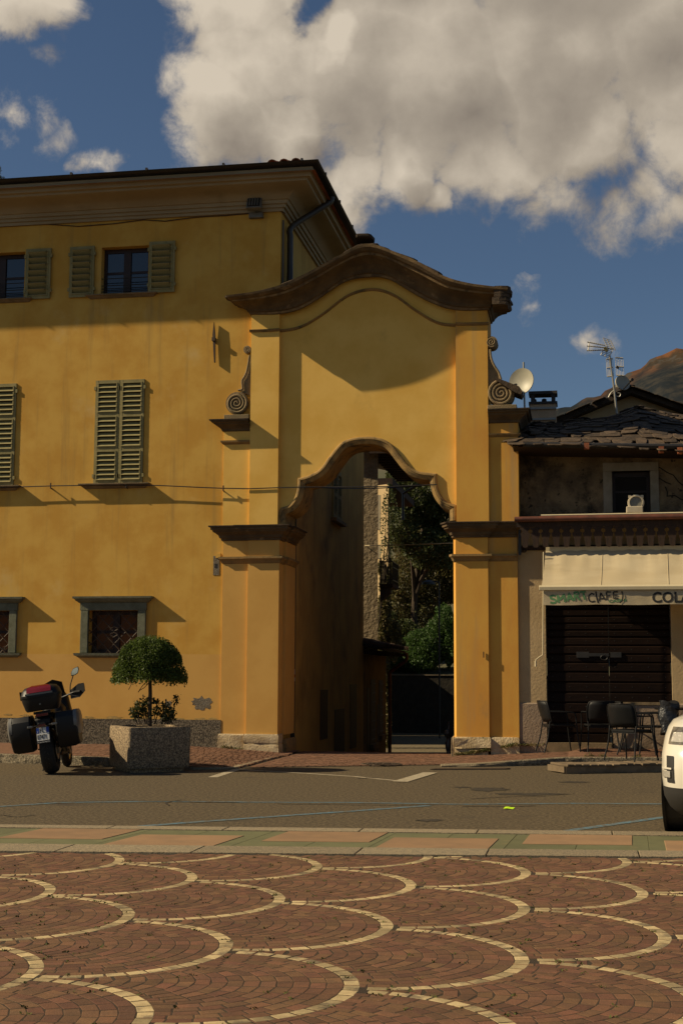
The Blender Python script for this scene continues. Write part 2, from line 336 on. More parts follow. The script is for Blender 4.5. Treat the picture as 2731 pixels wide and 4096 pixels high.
# ------------------------------------------------------------------ ground
XC = P(645, 560).x                                      # right corner of the ochre house
def gz(y):                                              # the land falls away behind the gate
    return interp([(-4000, -.03), (1.0, -.03), (1.3, -.035), (9, -1.0), (13, -1.15), (40, -1.2), (60, -1.2), (9000, -1.2)], y)
mb = MB(); ys = [-3000, -200, -40, 0, 1.0, 1.3, 3, 5, 7, 9, 13, 20, 30, 40, 60, 200, 4000]
mb.loft([[(x, y, gz(y)) for x in (-4000, -200, -30, -8, 0, 8, 30, 200, 4000)] for y in ys], closed=False)
tag(mb.build('ground', EARTH), kind='structure')
def strip_line(l, r):                                   # a straight line on the ground through two measured points, as y(x)
    a = G(*l); b = G(*r); return lambda x: a.y + (b.y-a.y)*(x-a.x)/(b.x-a.x)
L1 = strip_line((0, 1896), (1568, 1913)); L2 = strip_line((0, 1902.5), (1568, 1922)); L3 = strip_line((0, 1940), (1568, 1957)); L4 = strip_line((0, 1957), (1568, 1971))
# asphalt: from the kerb strip to the building line
mb = MB(); mb.add([(-60, L1(-60), 0), (60, L1(60), 0), (60, 1.0, 0), (-60, 1.0, 0)], [(0, 1, 2, 3)]); tag(mb.build('road', ASPH), kind='structure')
# painted lines, flat on the asphalt
def paint(name, uv, w, m, z=.004):
    pts = [G(u, v, z) for u, v in uv]; mb = MB(); A = []; B = []
    for i, p in enumerate(pts):
        d = (pts[min(i+1, len(pts)-1)] - pts[max(i-1, 0)]).normalized(); n = Vector((-d.y, d.x, 0))*w/2; A.append(p-n); B.append(p+n)
    mb.loft([A, B], closed=False, caps=False); return tag(mb.build(name, m), kind='structure')
paint('road_marking', [(-60, 1856), (140, 1843), (348, 1840.5), (636, 1842.5), (804, 1843), (1060, 1847), (1318, 1845), (1640, 1847)], .10, BLUE)
paint('road_marking', [(262, 1902), (420, 1890), (600, 1877), (804, 1863), (900, 1856), (985, 1850)], .11, BLUE)
paint('road_marking', [(1258, 1914), (1400, 1894), (1556, 1872), (1640, 1860)], .11, BLUE)
paint('road_marking', [(488, 1785), (548, 1766)], .14, WPAINT)
paint('road_marking', [(550, 1767), (574, 1769), (700, 1776), (810, 1783), (922, 1794)], .09, WPAINT)
paint('road_marking', [(918, 1795), (988, 1774)], .22, WPAINT, .008)

CRK = mat('road_crack', (.022, .017, .011), 1, (.05, .04, .025), 30)
rc = random.Random(21)
def crack(uv, w=.02):
    pts = []
    for (u0, v0), (u1, v1) in zip(uv, uv[1:]):
        for k in range(10): pts.append((u0+(u1-u0)*k/10+rc.uniform(-2, 2), v0+(v1-v0)*k/10+rc.uniform(-.45, .45)))
    paint('road_crack', pts, w, CRK, .006)
crack([(90, 1843), (260, 1838), (430, 1841), (560, 1843)], .025); crack([(640, 1846), (760, 1847), (900, 1849), (1010, 1848)], .03); crack([(1060, 1851), (1160, 1852), (1240, 1850)], .04); crack([(1390, 1851), (1480, 1850), (1560, 1852)], .02)
crack([(0, 1871), (40, 1876), (86, 1870)], .02); crack([(420, 1836), (380, 1843), (390, 1851)], .02); crack([(1080, 1834), (1180, 1829), (1260, 1828)], .03); crack([(820, 1788), (850, 1786), (875, 1788)], .04)
PAT = mat('dark_asphalt_patch', (.028, .022, .014), .95, (.060, .047, .029), 22, mid=(.34, .68), detail=5, bump=.6, bscale=60, bdist=.015)
def stain_patch(cu, cv, ru, rv, seed):
    rr = random.Random(seed); mb = MB(); n = 30; ring = [G(cu+ru*math.cos(2*math.pi*k/n)*rr.uniform(.55, 1.1), cv+rv*math.sin(2*math.pi*k/n)*rr.uniform(.5, 1.15), .0035) for k in range(n)]
    mb.add(ring, [tuple(range(n))]); tag(mb.build('road_stain', PAT), kind='structure')
stain_patch(1120, 1813, 55, 5, 1); stain_patch(1215, 1824, 95, 3.2, 2); stain_patch(985, 1884, 35, 3, 3); stain_patch(1060, 1808, 22, 2, 5); stain_patch(1320, 1796, 40, 2.4, 6)

# ------------------------------------------------------------------ kerb strip between road and plaza
xa, xb = -12.0, 12.0
pl = tag(bpy.data.objects.new('border_strip', None), kind='structure'); COL.objects.link(pl)
mb = MB(); mb.add([(-60, L4(-60)-.0, -.004), (60, L4(60), -.004), (60, L1(60)+.01, -.004), (-60, L1(-60)+.01, -.004)], [(0, 1, 2, 3)]); mb.build('strip_bed', BED, pl)
def slab(par, name, m, poly, z0, z1, inset=.004):       # thin slab from a ground polygon (ccw)
    c = sum((Vector((p[0], p[1], 0)) for p in poly), Vector())/len(poly); q = []
    for p in poly:
        p = Vector((p[0], p[1], 0)); d = (c-p); q.append(p + d.normalized()*inset*1.4)
    mb = MB(); n = len(q)
    mb.add([(p.x, p.y, z0) for p in q]+[(p.x, p.y, z1-.003) for p in q]+[((p+(c-p).normalized()*.005).x, (p+(c-p).normalized()*.005).y, z1) for p in q],
           [(i, (i+1) % n, n+(i+1) % n, n+i) for i in range(n)]+[(n+i, n+(i+1) % n, 2*n+(i+1) % n, 2*n+i) for i in range(n)]+[tuple(range(2*n, 3*n))])
    return mb.build(name, m, par, fix=False)
x = xa
while x < xb:                                           # granite kerbs either side of the coloured slabs
    w = random.uniform(1.1, 1.5); slab(pl, 'kerb_stone', GRAN, [(x, L2(x)), (x+w, L2(x+w)), (x+w, L1(x+w)), (x, L1(x))], -.02, .012); x += w
x = xa+.5
while x < xb:
    w = random.uniform(1.0, 1.45); slab(pl, 'kerb_stone', GRAN, [(x, L4(x)), (x+w, L4(x+w)), (x+w, L3(x+w)), (x, L3(x))], -.02, .012); x += w
def LB(x, t): return L3(x) + (L2(x)-L3(x))*t
centres = [G(u, 1930).x for u in (-560, -236, 92, 395, 722, 1008, 1320, 1640, 1950)]
for i, c in enumerate(centres):                         # green slabs the full depth of the strip, peach slabs set on them alternately to the road and plaza side
    w = .49; up = i % 2 == 0; SK = lambda x: interp([(-7, -.22), (0, -.05), (7, .12)], x)
    t0, t1 = (.34, .995) if up else (0.005, .66)
    slab(pl, 'peach_slab', PEACH, [(c-w-SK(c-w)*t0, LB(c-w, t0)), (c+w-SK(c+w)*t0, LB(c+w, t0)), (c+w-SK(c+w)*t1, LB(c+w, t1)), (c-w-SK(c-w)*t1, LB(c-w, t1))], -.02, .010, .002)
    l_ = (centres[i-1]+c)/2 if i else c-.7; r_ = (centres[i+1]+c)/2 if i+1 < len(centres) else c+.7
    for e, f in ((l_, c), (c, r_)): slab(pl, 'green_slab', GREEN, [(e, LB(e, 0)), (f, LB(f, 0)), (f-SK(f), LB(f, 1)), (e-SK(e), LB(e, 1))], -.02, .005, .0015)

# ------------------------------------------------------------------ plaza: scale-pattern paving
TH = .14; RS = .8085; O0 = (.0952, 6.7418)
ah = Vector((math.sin(TH), math.cos(TH))); bh = Vector((math.cos(TH), -math.sin(TH)))
def latt(i, j): return Vector(O0) + ah*(RS*(i+j)) + bh*(RS*(j-i))
plaza = tag(bpy.data.objects.new('plaza_paving', None), kind='structure'); COL.objects.link(plaza)
mb = MB(); mb.add([(-60, -60, .000), (60, -60, .000), (60, L4(60)-.01, .000), (-60, L4(-60)-.01, .000)], [(0, 1, 2, 3)]); mb.build('paving_bed', BED, plaza)
RW = RS/10
def cube_pts(C, r1, dk, t0, t1, h):
    """a paving cube between two radii and two bearings about C, slightly uneven, with a worn (inset) top edge; camera-ground coordinates"""
    g = .0022; gt = .0042 if dk < RW*.3 and r1 < RS-1e-4 or r1 < RS-1e-4 else .0075; j = lambda: random.uniform(-.0024, .0024)
    q = []
    for r, t in ((0, t0), (1, t0), (1, t1), (0, t1)):
        dt = gt/max(r1, .05); tt = t+dt if t == t0 else t-dt; r = r1-g if r else r1-RW+dk-dk*math.cos(tt)+g
        q.append(C + bh*(r*math.cos(tt)+j()) + ah*(r*math.sin(tt)+j()))
    c = sum(q, Vector((0, 0)))/4; tilt = (random.uniform(-.004, .004), random.uniform(-.004, .004))
    def w(p, z):
        s = c2w(p.x, p.y, 0); return (s.x, s.y, z + (p-c).x*tilt[0] + (p-c).y*tilt[1])
    return [w(p, -.02) for p in q] + [w(p, h-.0012) for p in q] + [w(p+(c-p)*.07, h) for p in q]
CUBEF = [(0, 1, 5, 4), (1, 2, 6, 5), (2, 3, 7, 6), (3, 0, 4, 7), (4, 5, 9, 8), (5, 6, 10, 9), (6, 7, 11, 10), (7, 4, 8, 11), (8, 9, 10, 11)]
reds = []; whites = []; tufts = []
for i in range(-8, 16):
    for j in range(-8, 16):
        p = latt(i, j)
        if not (3.6 < p.y < 16.5 and abs(p.x) < 1.5+.30*p.y + 1.2): continue
        C = p - bh*RS; N1 = C - bh*RS + ah*RS; N2 = C - bh*RS - ah*RS
        for k in range(19):                             # nested arcs, all bulging the same way; the outermost in cream marble
            sh = lambda q: RW*(.25*min(q, 6)+.62*max(0, q-6)); Ck = C - bh*sh(k); r1 = RS-RW*k+sh(k); dk = sh(k+1)-sh(k); rm = r1-RW/2
            if r1 < RW*.6: continue
            n = max(2, round(math.pi*1.16*rm/(.118 if k else .108))); ph = random.uniform(-.04, .04)
            for a in range(n):
                t0 = ph-math.pi*.58+math.pi*1.16*a/n; t1 = t0+math.pi*1.16/n; tm = (t0+t1)/2
                c = Ck + bh*(rm*math.cos(tm)) + ah*(rm*math.sin(tm))
                lim = RS-(.034 if k else .006)
                if (c-N1).length < lim or (c-N2).length < lim: continue
                w = c2w(c.x, c.y)
                if w.y > L4(w.x)-.035 or c.y < 4.3 or abs(c.x) > .9+.262*c.y: continue
                pts = cube_pts(Ck, r1, dk, t0, t1, (.0026 if k == 0 else .0013)+random.uniform(-.0004, .0004))
                (reds if k else whites).append((c.y, pts))
                if random.random() < .11: tufts.append(c2w(Ck.x+bh.x*r1*math.cos(t0)+ah.x*r1*math.sin(t0), Ck.y+bh.y*r1*math.cos(t0)+ah.y*r1*math.sin(t0), 0))
def lay(lst, name, m, mass):
    lst.sort(key=lambda q: q[0]); vis = [q for q in lst if q[0] > 6.15]; near = vis[:300]; rest = [q for q in lst if q[0] <= 6.15] + vis[300:]
    for _, pts in near:
        mb = MB(); mb.add(pts, CUBEF); mb.build(name, m, plaza, fix=False)
    mb = MB()
    for _, pts in rest: mb.add(pts, CUBEF)
    tag(mb.build(mass, m, plaza, fix=False), kind='stuff')
lay(reds, 'paving_cube', BRICK, 'paving_cubes'); lay(whites, 'white_paving_cube', WHITE, 'white_paving_cubes')
C = np.array([(p.x+random.gauss(0, .012), p.y+random.gauss(0, .012), random.uniform(.002, .008)) for p in tufts for _ in range(7)])
tag(leaves('joint_grass', C, .016, MOSS, plaza), kind='stuff')

# ------------------------------------------------------------------ pavements either side of the gate
def pave_z(x):
    xs = [(G(-200, 1730, .13).x, .14), (G(250, 1740, .13).x, .13), (G(440, 1760).x, .07), (G(565, 1755).x, .02), (G(1000, 1757).x, .02), (G(1120, 1755).x, .05), (G(1300, 1742).x, .12), (20, .12)]
    return interp(xs, x)
KL = [(-700, 1703), (-300, 1720), (0, 1733), (250, 1741), (445, 1763), (540, 1764), (600, 1748), (640, 1738)]
KR = [(1012, 1757), (1100, 1754.5), (1200, 1747.5), (1300, 1740.5), (1568, 1741), (2100, 1748)]
def pavement(name, uv):
    F_ = []
    for u, v in uv:
        q = G(u, v, .1); z = pave_z(q.x); F_.append(G(u, v, z))
    F_ = [p.lerp(q, t/4) for p, q in zip(F_, F_[1:]) for t in range(4)]+[F_[-1]]
    mb = MB(); mb.loft([[(p.x, p.y, pave_z(p.x)) for p in F_], [(p.x, .9, pave_z(p.x)+(.12 if p.x > 0 else .01)) for p in F_]], closed=False, caps=False)
    tag(mb.build(name, WALKP), kind='structure')
    return F_
def walk_cubes(name, Fr, xmax=99, xmin=-99):            # the cubes of the pavement: real relief, laid in shallow arcs
    mb = MB(); r = 0
    xs0 = max(min(p.x for p in Fr), -9.5, xmin); xs1 = min(max(p.x for p in Fr), 8.5, xmax)
    fy = lambda x: interp([(p.x, p.y) for p in Fr], x)
    y = -4.6
    while y < .05:
        x = xs0 + random.uniform(0, .1)
        while x < xs1:
            w = random.uniform(.09, .13); yy = y + .05*math.sin((x)*2*math.pi/1.4)
            if yy > fy(x+w/2)+.17 and yy < -.02:
                z = pave_z(x)+.004+random.uniform(0, .004)+(.12 if x > 0 else .01)*max(0, (yy-fy(x)))/max(.3, .9-fy(x)); g = .004
                mb.add([(x+g, yy+g, z-.02), (x+w-g, yy+g, z-.02), (x+w-g, yy+.1-g, z-.02), (x+g, yy+.1-g, z-.02), (x+g, yy+g, z), (x+w-g, yy+g, z), (x+w-g, yy+.1-g, z), (x+g, yy+.1-g, z)],
                       [(0, 1, 5, 4), (1, 2, 6, 5), (2, 3, 7, 6), (3, 0, 4, 7), (4, 5, 6, 7)])
            x += w
        y += .102
    tag(mb.build(name, WALKP, fix=False), kind='stuff')
FL = pavement('pavement', KL); FRt = pavement('pavement', KR)
walk_cubes('pavement_cobbles', FL); walk_cubes('pavement_cobbles', FRt)
apron = [(p.x, p.y) for p in (G(u, v) for u, v in [(560, 1763), (700, 1763), (850, 1765), (1012, 1758)])]
mb = MB(); a = G(560, 1764); b = G(1012, 1757.5); mb.add([(a.x, a.y, .005), (b.x, b.y, .005), (b.x, 1.0, .01), (a.x, 1.0, .01)], [(0, 1, 2, 3)]); tag(mb.build('gate_apron', BED), kind='structure')
mb = MB(); y = a.y-.1
while y < .95:
    x = a.x+.05
    while x < b.x:
        w = random.uniform(.09, .13); yy = y+.05*math.sin(x*2*math.pi/1.4); e = interp([(G(560, 1764).x, a.y), (G(1012, 1757).x, b.y)], x)
        inL = yy > interp([(p.x, p.y) for p in FL[-14:]], x)+.0 and x < FL[-1].x
        if yy > e+.04 and not inL and yy < .85:
            z = .012+random.uniform(0, .006); g = .004
            mb.add([(x+g, yy+g, -.01), (x+w-g, yy+g, -.01), (x+w-g, yy+.1-g, -.01), (x+g, yy+.1-g, -.01), (x+g, yy+g, z), (x+w-g, yy+g, z), (x+w-g, yy+.1-g, z), (x+g, yy+.1-g, z)],
                   [(0, 1, 5, 4), (1, 2, 6, 5), (2, 3, 7, 6), (3, 0, 4, 7), (4, 5, 6, 7)])
        x += w
    y += .102
tag(mb.build('apron_cobbles', WALKP, fix=False), kind='stuff')
ROUGHK = mat('hewn_granite', (.30, .245, .16), .95, (.16, .135, .09), 14, bump=1.0, bscale=28, bdist=.06, speck=(.06, .05, .035), kscale=70, kmin=.56, mid=(.4, .6))
def kerb(Fr, lens, wid=.16):                            # hewn kerb stones, one object each
    k = tag(bpy.data.objects.new('kerb', None), kind='structure'); COL.objects.link(k)
    d = [0]
    for p, q in zip(Fr, Fr[1:]): d.append(d[-1]+(q-p).length)
    at = lambda s: Vector((interp(list(zip(d, [p.x for p in Fr])), s), interp(list(zip(d, [p.y for p in Fr])), s), interp(list(zip(d, [p.z for p in Fr])), s)))
    s = 0
    while s < d[-1]-.05:
        L_ = min(lens*random.uniform(.8, 1.2), d[-1]-s); rings = []
        for t in [0.004/L_, .25, .5, .75, 1-.004/L_]:
            c = at(s+L_*t); e = at(min(s+L_*t+.05, d[-1])); f = at(max(s+L_*t-.05, 0)); n = Vector((-(e-f).y, (e-f).x, 0)).normalized()*(1 if (e-f).x >= 0 else 1)
            j = random.uniform(-.008, .008); top = c.z+.009
            rings.append([c-n*(.012+j)+Vector((0, 0, -c.z-.03)), c-n*(.016-j)+Vector((0, 0, -c.z*.5)), c-n*(.004)+Vector((0, 0, top-c.z-.012)), c+n*.012+Vector((0, 0, top-c.z)), c+n*wid+Vector((0, 0, top-c.z)), c+n*wid+Vector((0, 0, -c.z-.03))])
        MB().loft(rings).build('kerb_stone', ROUGHK if at(s+L_/2).z > .06 else GRAN, k); s += L_
kerb(FL, 1.15, .15); kerb(FRt, 1.1, .15)
# slot drain along the crossing, and a bumpy iron cover in the apron
dr = thing('drain_channel', 'long slotted drain grate along the kerb right of the gateway', 'drain')
a = G(992, 1768); b = G(1166, 1767); mb = MB(); mb.bar((a.x, a.y+.02, .004), (b.x, b.y+.02, .004), .20, .008); mb.build('channel', BLACKM, dr)
n = 62; mb = MB()
RUST = mat('cast_iron', (.085, .055, .032), .8, (.06, .042, .028), 9, bump=.3, bscale=60)
for k in range(n):
    t = (k+.5)/n; p = a.lerp(b, t); mb.bar((p.x-.03, p.y-.075, .012), (p.x+.03, p.y+.115, .012), .022, .012)
tag(mb.build('grate', RUST, dr), kind='stuff')
cv = thing('manhole_cover', 'rough oval iron cover set in the cobbles before the arch', 'manhole cover', G(876, 1755, .02))
MB().lathe([(.0, .012), (.33, .012), (.36, 0), (.36, -.01)], G(876, 1755, .016), n=28).build('cover', RUST, cv)
mb = MB()
for k in range(90):
    r = .31*math.sqrt(random.random()); t = random.random()*6.28; p = G(876, 1755, .028); mb.box(p.x+r*math.cos(t)-.017, p.x+r*math.cos(t)+.017, p.y+r*math.sin(t)-.012, p.y+r*math.sin(t)+.012, .027, .037)
tag(mb.build('stud', RUST, cv), kind='stuff')
# ------------------------------------------------------------------ plan sweep for mouldings
def offset_path(path, d):
    p = [Vector((a, b)) for a, b in path]; out = []
    for i in range(len(p)):
        ns = []
        if i > 0: t = (p[i]-p[i-1]).normalized(); ns.append(Vector((t.y, -t.x)))
        if i < len(p)-1: t = (p[i+1]-p[i]).normalized(); ns.append(Vector((t.y, -t.x)))
        if len(ns) == 1: out.append(p[i]+ns[0]*d)
        else:
            m = (ns[0]+ns[1]); out.append(p[i] + m*(d/max(.3, 1+ns[0].dot(ns[1]))))
    return out
def sweep(mb, path, prof, cap=True):
    """prof: (outset, z) from bottom to top; closes the top and bottom with faces back to the path"""
    rings = []
    pr = list(prof)
    if cap: pr = [(-.02, prof[0][1])] + pr + [(-.02, prof[-1][1])]
    for d, z in pr: rings.append([(q.x, q.y, z) for q in offset_path(path, d)])
    return mb.loft(rings, closed=False, caps=False)
def wall_sheet(mb, x0, x1, z0, z1, y, holes, depth=.22):
    """front sheet at y with rectangular openings (x0,x1,z0,z1) that have reveals"""
    xs = sorted({x0, x1} | {h[k] for h in holes for k in (0, 1)}); zs = sorted({z0, z1} | {h[k] for h in holes for k in (2, 3)})
    xs = [q for q in xs if x0 <= q <= x1]; zs = [q for q in zs if z0 <= q <= z1]
    for a, b in zip(xs, xs[1:]):
        for c, d in zip(zs, zs[1:]):
            mx, mz = (a+b)/2, (c+d)/2
            if any(h[0] < mx < h[1] and h[2] < mz < h[3] for h in holes): continue
            mb.add([(a, y, c), (b, y, c), (b, y, d), (a, y, d)], [(0, 1, 2, 3)])
    for h in holes:
        a, b, c, d = h
        mb.add([(a, y, c), (a, y, d), (a, y+depth, d), (a, y+depth, c)], [(0, 1, 2, 3)]); mb.add([(b, y, c), (b, y+depth, c), (b, y+depth, d), (b, y, d)], [(0, 1, 2, 3)])
        mb.add([(a, y, d), (b, y, d), (b, y+depth, d), (a, y+depth, d)], [(0, 1, 2, 3)]); mb.add([(a, y, c), (a, y+depth, c), (b, y+depth, c), (b, y, c)], [(0, 1, 2, 3)])
def rect(u0, v0, u1, v1, y=0.0):                        # measured rectangle on plane y -> x0, x1, z0, z1
    a = P(u0, (v0+v1)/2, y).x; b = P(u1, (v0+v1)/2, y).x; return (a, b, P((u0+u1)/2, v1, y).z, P((u0+u1)/2, v0, y).z)

# ------------------------------------------------------------------ the ochre house on the left
HX0 = -22.0; HY1 = 10.5
ZB = P(600, 489).z                                      # underside of the eaves moulding
house = thing('ochre_house', 'large ochre plastered house with olive shutters filling the left side', 'house', (-8, 4, 0))
W_T2 = rect(233, 566, 341, 677); W_T1 = rect(-60, 580, 57, 690); W_T1 = (W_T1[0], W_T1[1], W_T2[2], W_T2[3])
dx = W_T2[0]-W_T1[0]
W_M2 = rect(218, 873, 331, 1111)
W_B2 = rect(204, 1402, 318, 1500); W_B1 = rect(-92, 1402, 23, 1500)
W_B1 = (W_B1[1]-(W_B2[1]-W_B2[0]), W_B1[1], W_B2[2], W_B2[3])
ZLINE = P(300, 1500).z-.02
DXM = P(338, 1100).x - P(42, 1100).x
W_M1 = (W_M2[0]-DXM, W_M2[1]-DXM, W_M2[2], W_M2[3])
holes = [W_T1, W_T2, W_M1, W_M2, W_B1, W_B2]
def split(hs, z0, z1): return [(a, b, max(c, z0), min(d, z1)) for a, b, c, d in hs if c < z1 and d > z0]
mb = MB(); wall_sheet(mb, HX0, XC, ZLINE, ZB+.3, 0, [h for h in holes if h[2] > ZLINE-.05 or True and h[3] > ZLINE])
mb.add([(XC, 0, 7.2), (XC, 1.2, 7.2), (XC, 1.2, ZB+.3), (XC, 0, ZB+.3)], [(0, 1, 2, 3)]); mb.add([(XC, HY1, -1.5), (HX0, HY1, -1.5), (HX0, HY1, ZB+.3), (XC, HY1, ZB+.3)], [(0, 1, 2, 3)])
mb.add([(HX0, HY1, -1.5), (HX0, 0, -1.5), (HX0, 0, ZB+.3), (HX0, HY1, ZB+.3)], [(0, 1, 2, 3)])
mb.build('wall', YEL, house, fix=False)
mb = MB(); wall_sheet(mb, HX0, XC, -.1, ZLINE, 0, [])

tag(mb.build('wall', YEL2, house, fix=False), 'lower band of wall in fresher orange paint')
mb = MB(); mb.add([(XC, 0, -1.5), (XC, HY1, -1.5), (XC, HY1, ZB+.3), (XC, 1.2, ZB+.3), (XC, 1.2, 7.2), (XC, 0, 7.2)], [(0, 1, 2, 3, 4, 5)]); tag(mb.build('wall', YEL_SHADE, house, fix=False), 'side wall along the alley, its ochre darkened to stand for shade')
# alley side: dark door and window recesses low on the side wall
mbd = MB()
for (u0, v0, u1, v1) in ((735, 1585, 752, 1700), (768, 1630, 790, 1745), (803, 1572, 818, 1720)):
    y0 = PX(u0, 1600, XC).y; y1 = PX(u1, 1600, XC).y; zt = PX(u0, v0, XC).z; zb = max(PX(u0, v1, XC).z, gz(y0))
    o = MB().box(XC-.02, XC+.012, y0, y1, zb, zt).build('side_door' if v1 > 1730 else 'side_window', WOODD, house)
# plinth
MB().box(HX0, P(508, 1690).x, -.04, .02, -.1, P(250, 1651).z).build('plinth', ROUGHC, house)
# loose patches where the plaster has come off
PATCH = mat('bare_render', (.19, .165, .125), .95, (.14, .115, .08), 12, bump=.8, bscale=50, bdist=.02)
def blob_patch(cu, cv, ru, rv, seed, name='plaster_patch', m=PATCH, y=0.0, par=None, n=26):
    rr = random.Random(seed); c = P(cu, cv, y); pts = []; px = F/ZF
    for k in range(n):
        t = 2*math.pi*k/n; s = rr.uniform(.6, 1.12); pts.append(Vector((c.x+ru/px*math.cos(t)*s, y-.003, c.z+rv/px*math.sin(t)*s)))
    MB().prism(pts, (0, .01, 0)).build(name, m, par or house)
blob_patch(466, 1615, 28, 17, 3); blob_patch(386, 1617, 9, 8, 5)
FLK = mat('flaked_edge', (.52, .33, .10), .95, (.36, .24, .09), 14, bump=.6, bscale=50)
for q, (u, v, a, b) in enumerate(((60, 1643, 16, 3), (150, 1645, 22, 3.4), (205, 1647, 14, 2.6), (262, 1648, 24, 3.6), (330, 1650, 18, 3), (405, 1651, 24, 4), (460, 1652, 16, 4), (488, 1652, 14, 5), (20, 1641, 12, 2.6))): blob_patch(u, v, a, b, 40+q, 'flaked_patch', FLK, n=16)
# eaves: bed mouldings, big cove, fascia, along the front and round the corner
def zf(v, d): return P(600, v, -d).z
prof = [(.0, zf(489, 0)), (.05, zf(487, .05)), (.06, zf(479, .06)), (.10, zf(478, .10)), (.11, zf(470, .11)), (.15, zf(469, .15)), (.17, zf(461, .17)), (.20, zf(459, .2)),
        (.26, zf(449, .26)), (.36, zf(438, .36)), (.50, zf(427.5, .50)), (.62, zf(421, .62)), (.64, zf(419, .64)), (.65, zf(414, .65)), (.72, zf(410, .72)), (.74, zf(399, .74)), (.77, zf(397, .77)), (.78, zf(389, .78))]
path = [(HX0, 0), (XC, 0), (XC, HY1+.3)]
mb = MB(); sweep(mb, path, prof); mb.build('eaves_cornice', EAVE, house, smooth=30)
mb = MB(); zg = prof[-1][1]
sweep(mb, path, [(.72, zg+.002), (.76, zg+.002), (.86, zg+.02), (.91, zg+.07), (.92, zf(373.5, .92)), (.905, zf(373.5, .92)), (.89, zg+.08), (.8, zg+.04)], cap=False)
mb.build('gutter', BLACKM, house, smooth=40)
zr = zf(375, .9)
mb = MB()
for k in range(16):                                     # gutter clips
    x = XC+.6-1.55*k; mb.box(x-.02, x+.02, -.93, -.86, zr-.01, zr+.045)
for k in range(6):
    y = -.1+1.6*k; mb.box(XC+.86, XC+.93, y-.02, y+.02, zr-.01, zr+.045)
tag(mb.build('gutter_clip', BLACKM, house), kind='stuff')
# hipped roof with barrel tiles along the eaves (only the corner shows)
e = .84; zr0 = zr-.17; pitch = math.tan(R(17)); yr = 5.0
A = [Vector((HX0-e, -e, zr0)), Vector((XC+e, -e, zr0)), Vector((XC+e, HY1+e, zr0)), Vector((HX0-e, HY1+e, zr0))]
rise = (yr+e)*pitch; RD = [Vector((HX0+yr, yr, zr0+rise)), Vector((XC-yr, yr, zr0+rise))]
mb = MB(); mb.add(A+RD, [(0, 1, 5, 4), (1, 2, 5), (2, 3, 4, 5), (3, 0, 4)]); roof = mb.build('roof', TERRA, house)
def barrel(L_, r0=.085, r1=.105, n=6):
    mb = MB(); rings = []
    for yy, r in ((0, r1), (L_, r0)): rings.append([(r*math.cos(math.pi*k/n), yy, r*math.sin(math.pi*k/n)) for k in range(n+1)] + [((r-.018)*math.cos(math.pi*k/n), yy, (r-.018)*math.sin(math.pi*k/n)) for k in range(n, -1, -1)])
    return mb.loft(rings).mesh('roof_tile', TERRA, 50)
TILE = barrel(.46)
for k in range(32):
    x = XC+e-.16-.235*k
    for row in range(3):
        yy = -e+.10+.40*row
        if x > XC+e-.2-.40*row: continue
        m = Matrix.Translation((x, yy, zr0+.02+(yy+e)*pitch+.02+(.12 if k < 4 else .06 if k < 6 else 0))) @ Matrix.Rotation(math.atan(pitch), 4, 'X'); inst(TILE, 'roof_tile', roof, m)
for k in range(8):
    t = .46*k; m = Matrix.Translation((XC+e-.12-t*.7, -e+.12+t*.7, zr0+.12+t*.7*pitch)) @ Matrix.Rotation(R(45), 4, 'Z') @ Matrix.Rotation(math.atan(pitch*.7), 4, 'X'); inst(TILE, 'ridge_tile', roof, m)

# windows --------------------------------------------------------------
def shutter_leaf(par, x0, x1, z0, z1, y, panels, nsl, name='shutter', lab=None, ang=38):
    """louvred leaf: frame of stiles and rails with a moulding round each bank of slats; slats are sub-parts"""
    t = .045; st = .058; f = MB()
    f.box(x0, x0+st, y-t, y, z0, z1); f.box(x1-st, x1, y-t, y, z0, z1)
    zs = [z0+(z1-z0)*k/panels for k in range(panels+1)]; rl = .05
    slats = []
    for k in range(panels+1):
        a, b = (zs[k]-rl, zs[k]+rl) if 0 < k < panels else ((z0, z0+rl*1.5) if k == 0 else (z1-rl*1.3, z1))
        f.box(x0+st, x1-st, y-t+.003, y-.002, a, b)
    for k in range(panels):
        a = (z0+rl*1.5 if k == 0 else zs[k]+rl); b = (z1-rl*1.3 if k == panels-1 else zs[k+1]-rl)
        g = .010
        f.box(x0+st-.012, x0+st+g, y-t-.012, y-t+.004, a-.012, b+.012); f.box(x1-st-g, x1-st+.012, y-t-.012, y-t+.004, a-.012, b+.012)
        f.box(x0+st+g, x1-st-g, y-t-.012, y-t+.004, a-.012, a+.006); f.box(x0+st+g, x1-st-g, y-t-.012, y-t+.004, b-.006, b+.012)
        for s in range(nsl):
            slats.append((a+(b-a)*(s+.5)/nsl, (b-a)/nsl))
    o = f.build(name, SHUT, par)
    if lab: o['label'] = lab
    L_ = x1-x0-2*st; h = slats[0][1]
    me = MB().box(-L_/2, L_/2, -.006, .006, -h*.62, h*.62).mesh('slat', SHUT)
    for zc, _ in slats: inst(me, 'slat', o, Matrix.Translation(((x0+x1)/2, y-t*.5, zc)) @ Matrix.Rotation(R(-ang), 4, 'X'))
    for zz in (z0+.16, z1-.16):
        for xh in (x0-.008, x1+.008): MB().box(xh-.02, xh+.02, y-t-.01, y-.01, zz-.035, zz+.035).build('hinge', SHUT, o)
    MB().box(x0+.02, x1-.02, y+.004, y+.008, z0+.02, z1-.02).build('backing', WOODD, o)
    return o
def sill(par, x0, x1, z, d=.13, h=.085):
    mb = MB(); sweep(mb, [(x0, .02), (x0, 0), (x1, 0), (x1, .02)], [(.02, z-h), (.05, z-h*.72), (.07, z-h*.45), (d-.01, z-h*.35), (d, z-h*.2), (d, z)]); return mb.build('sill', SILL, par)
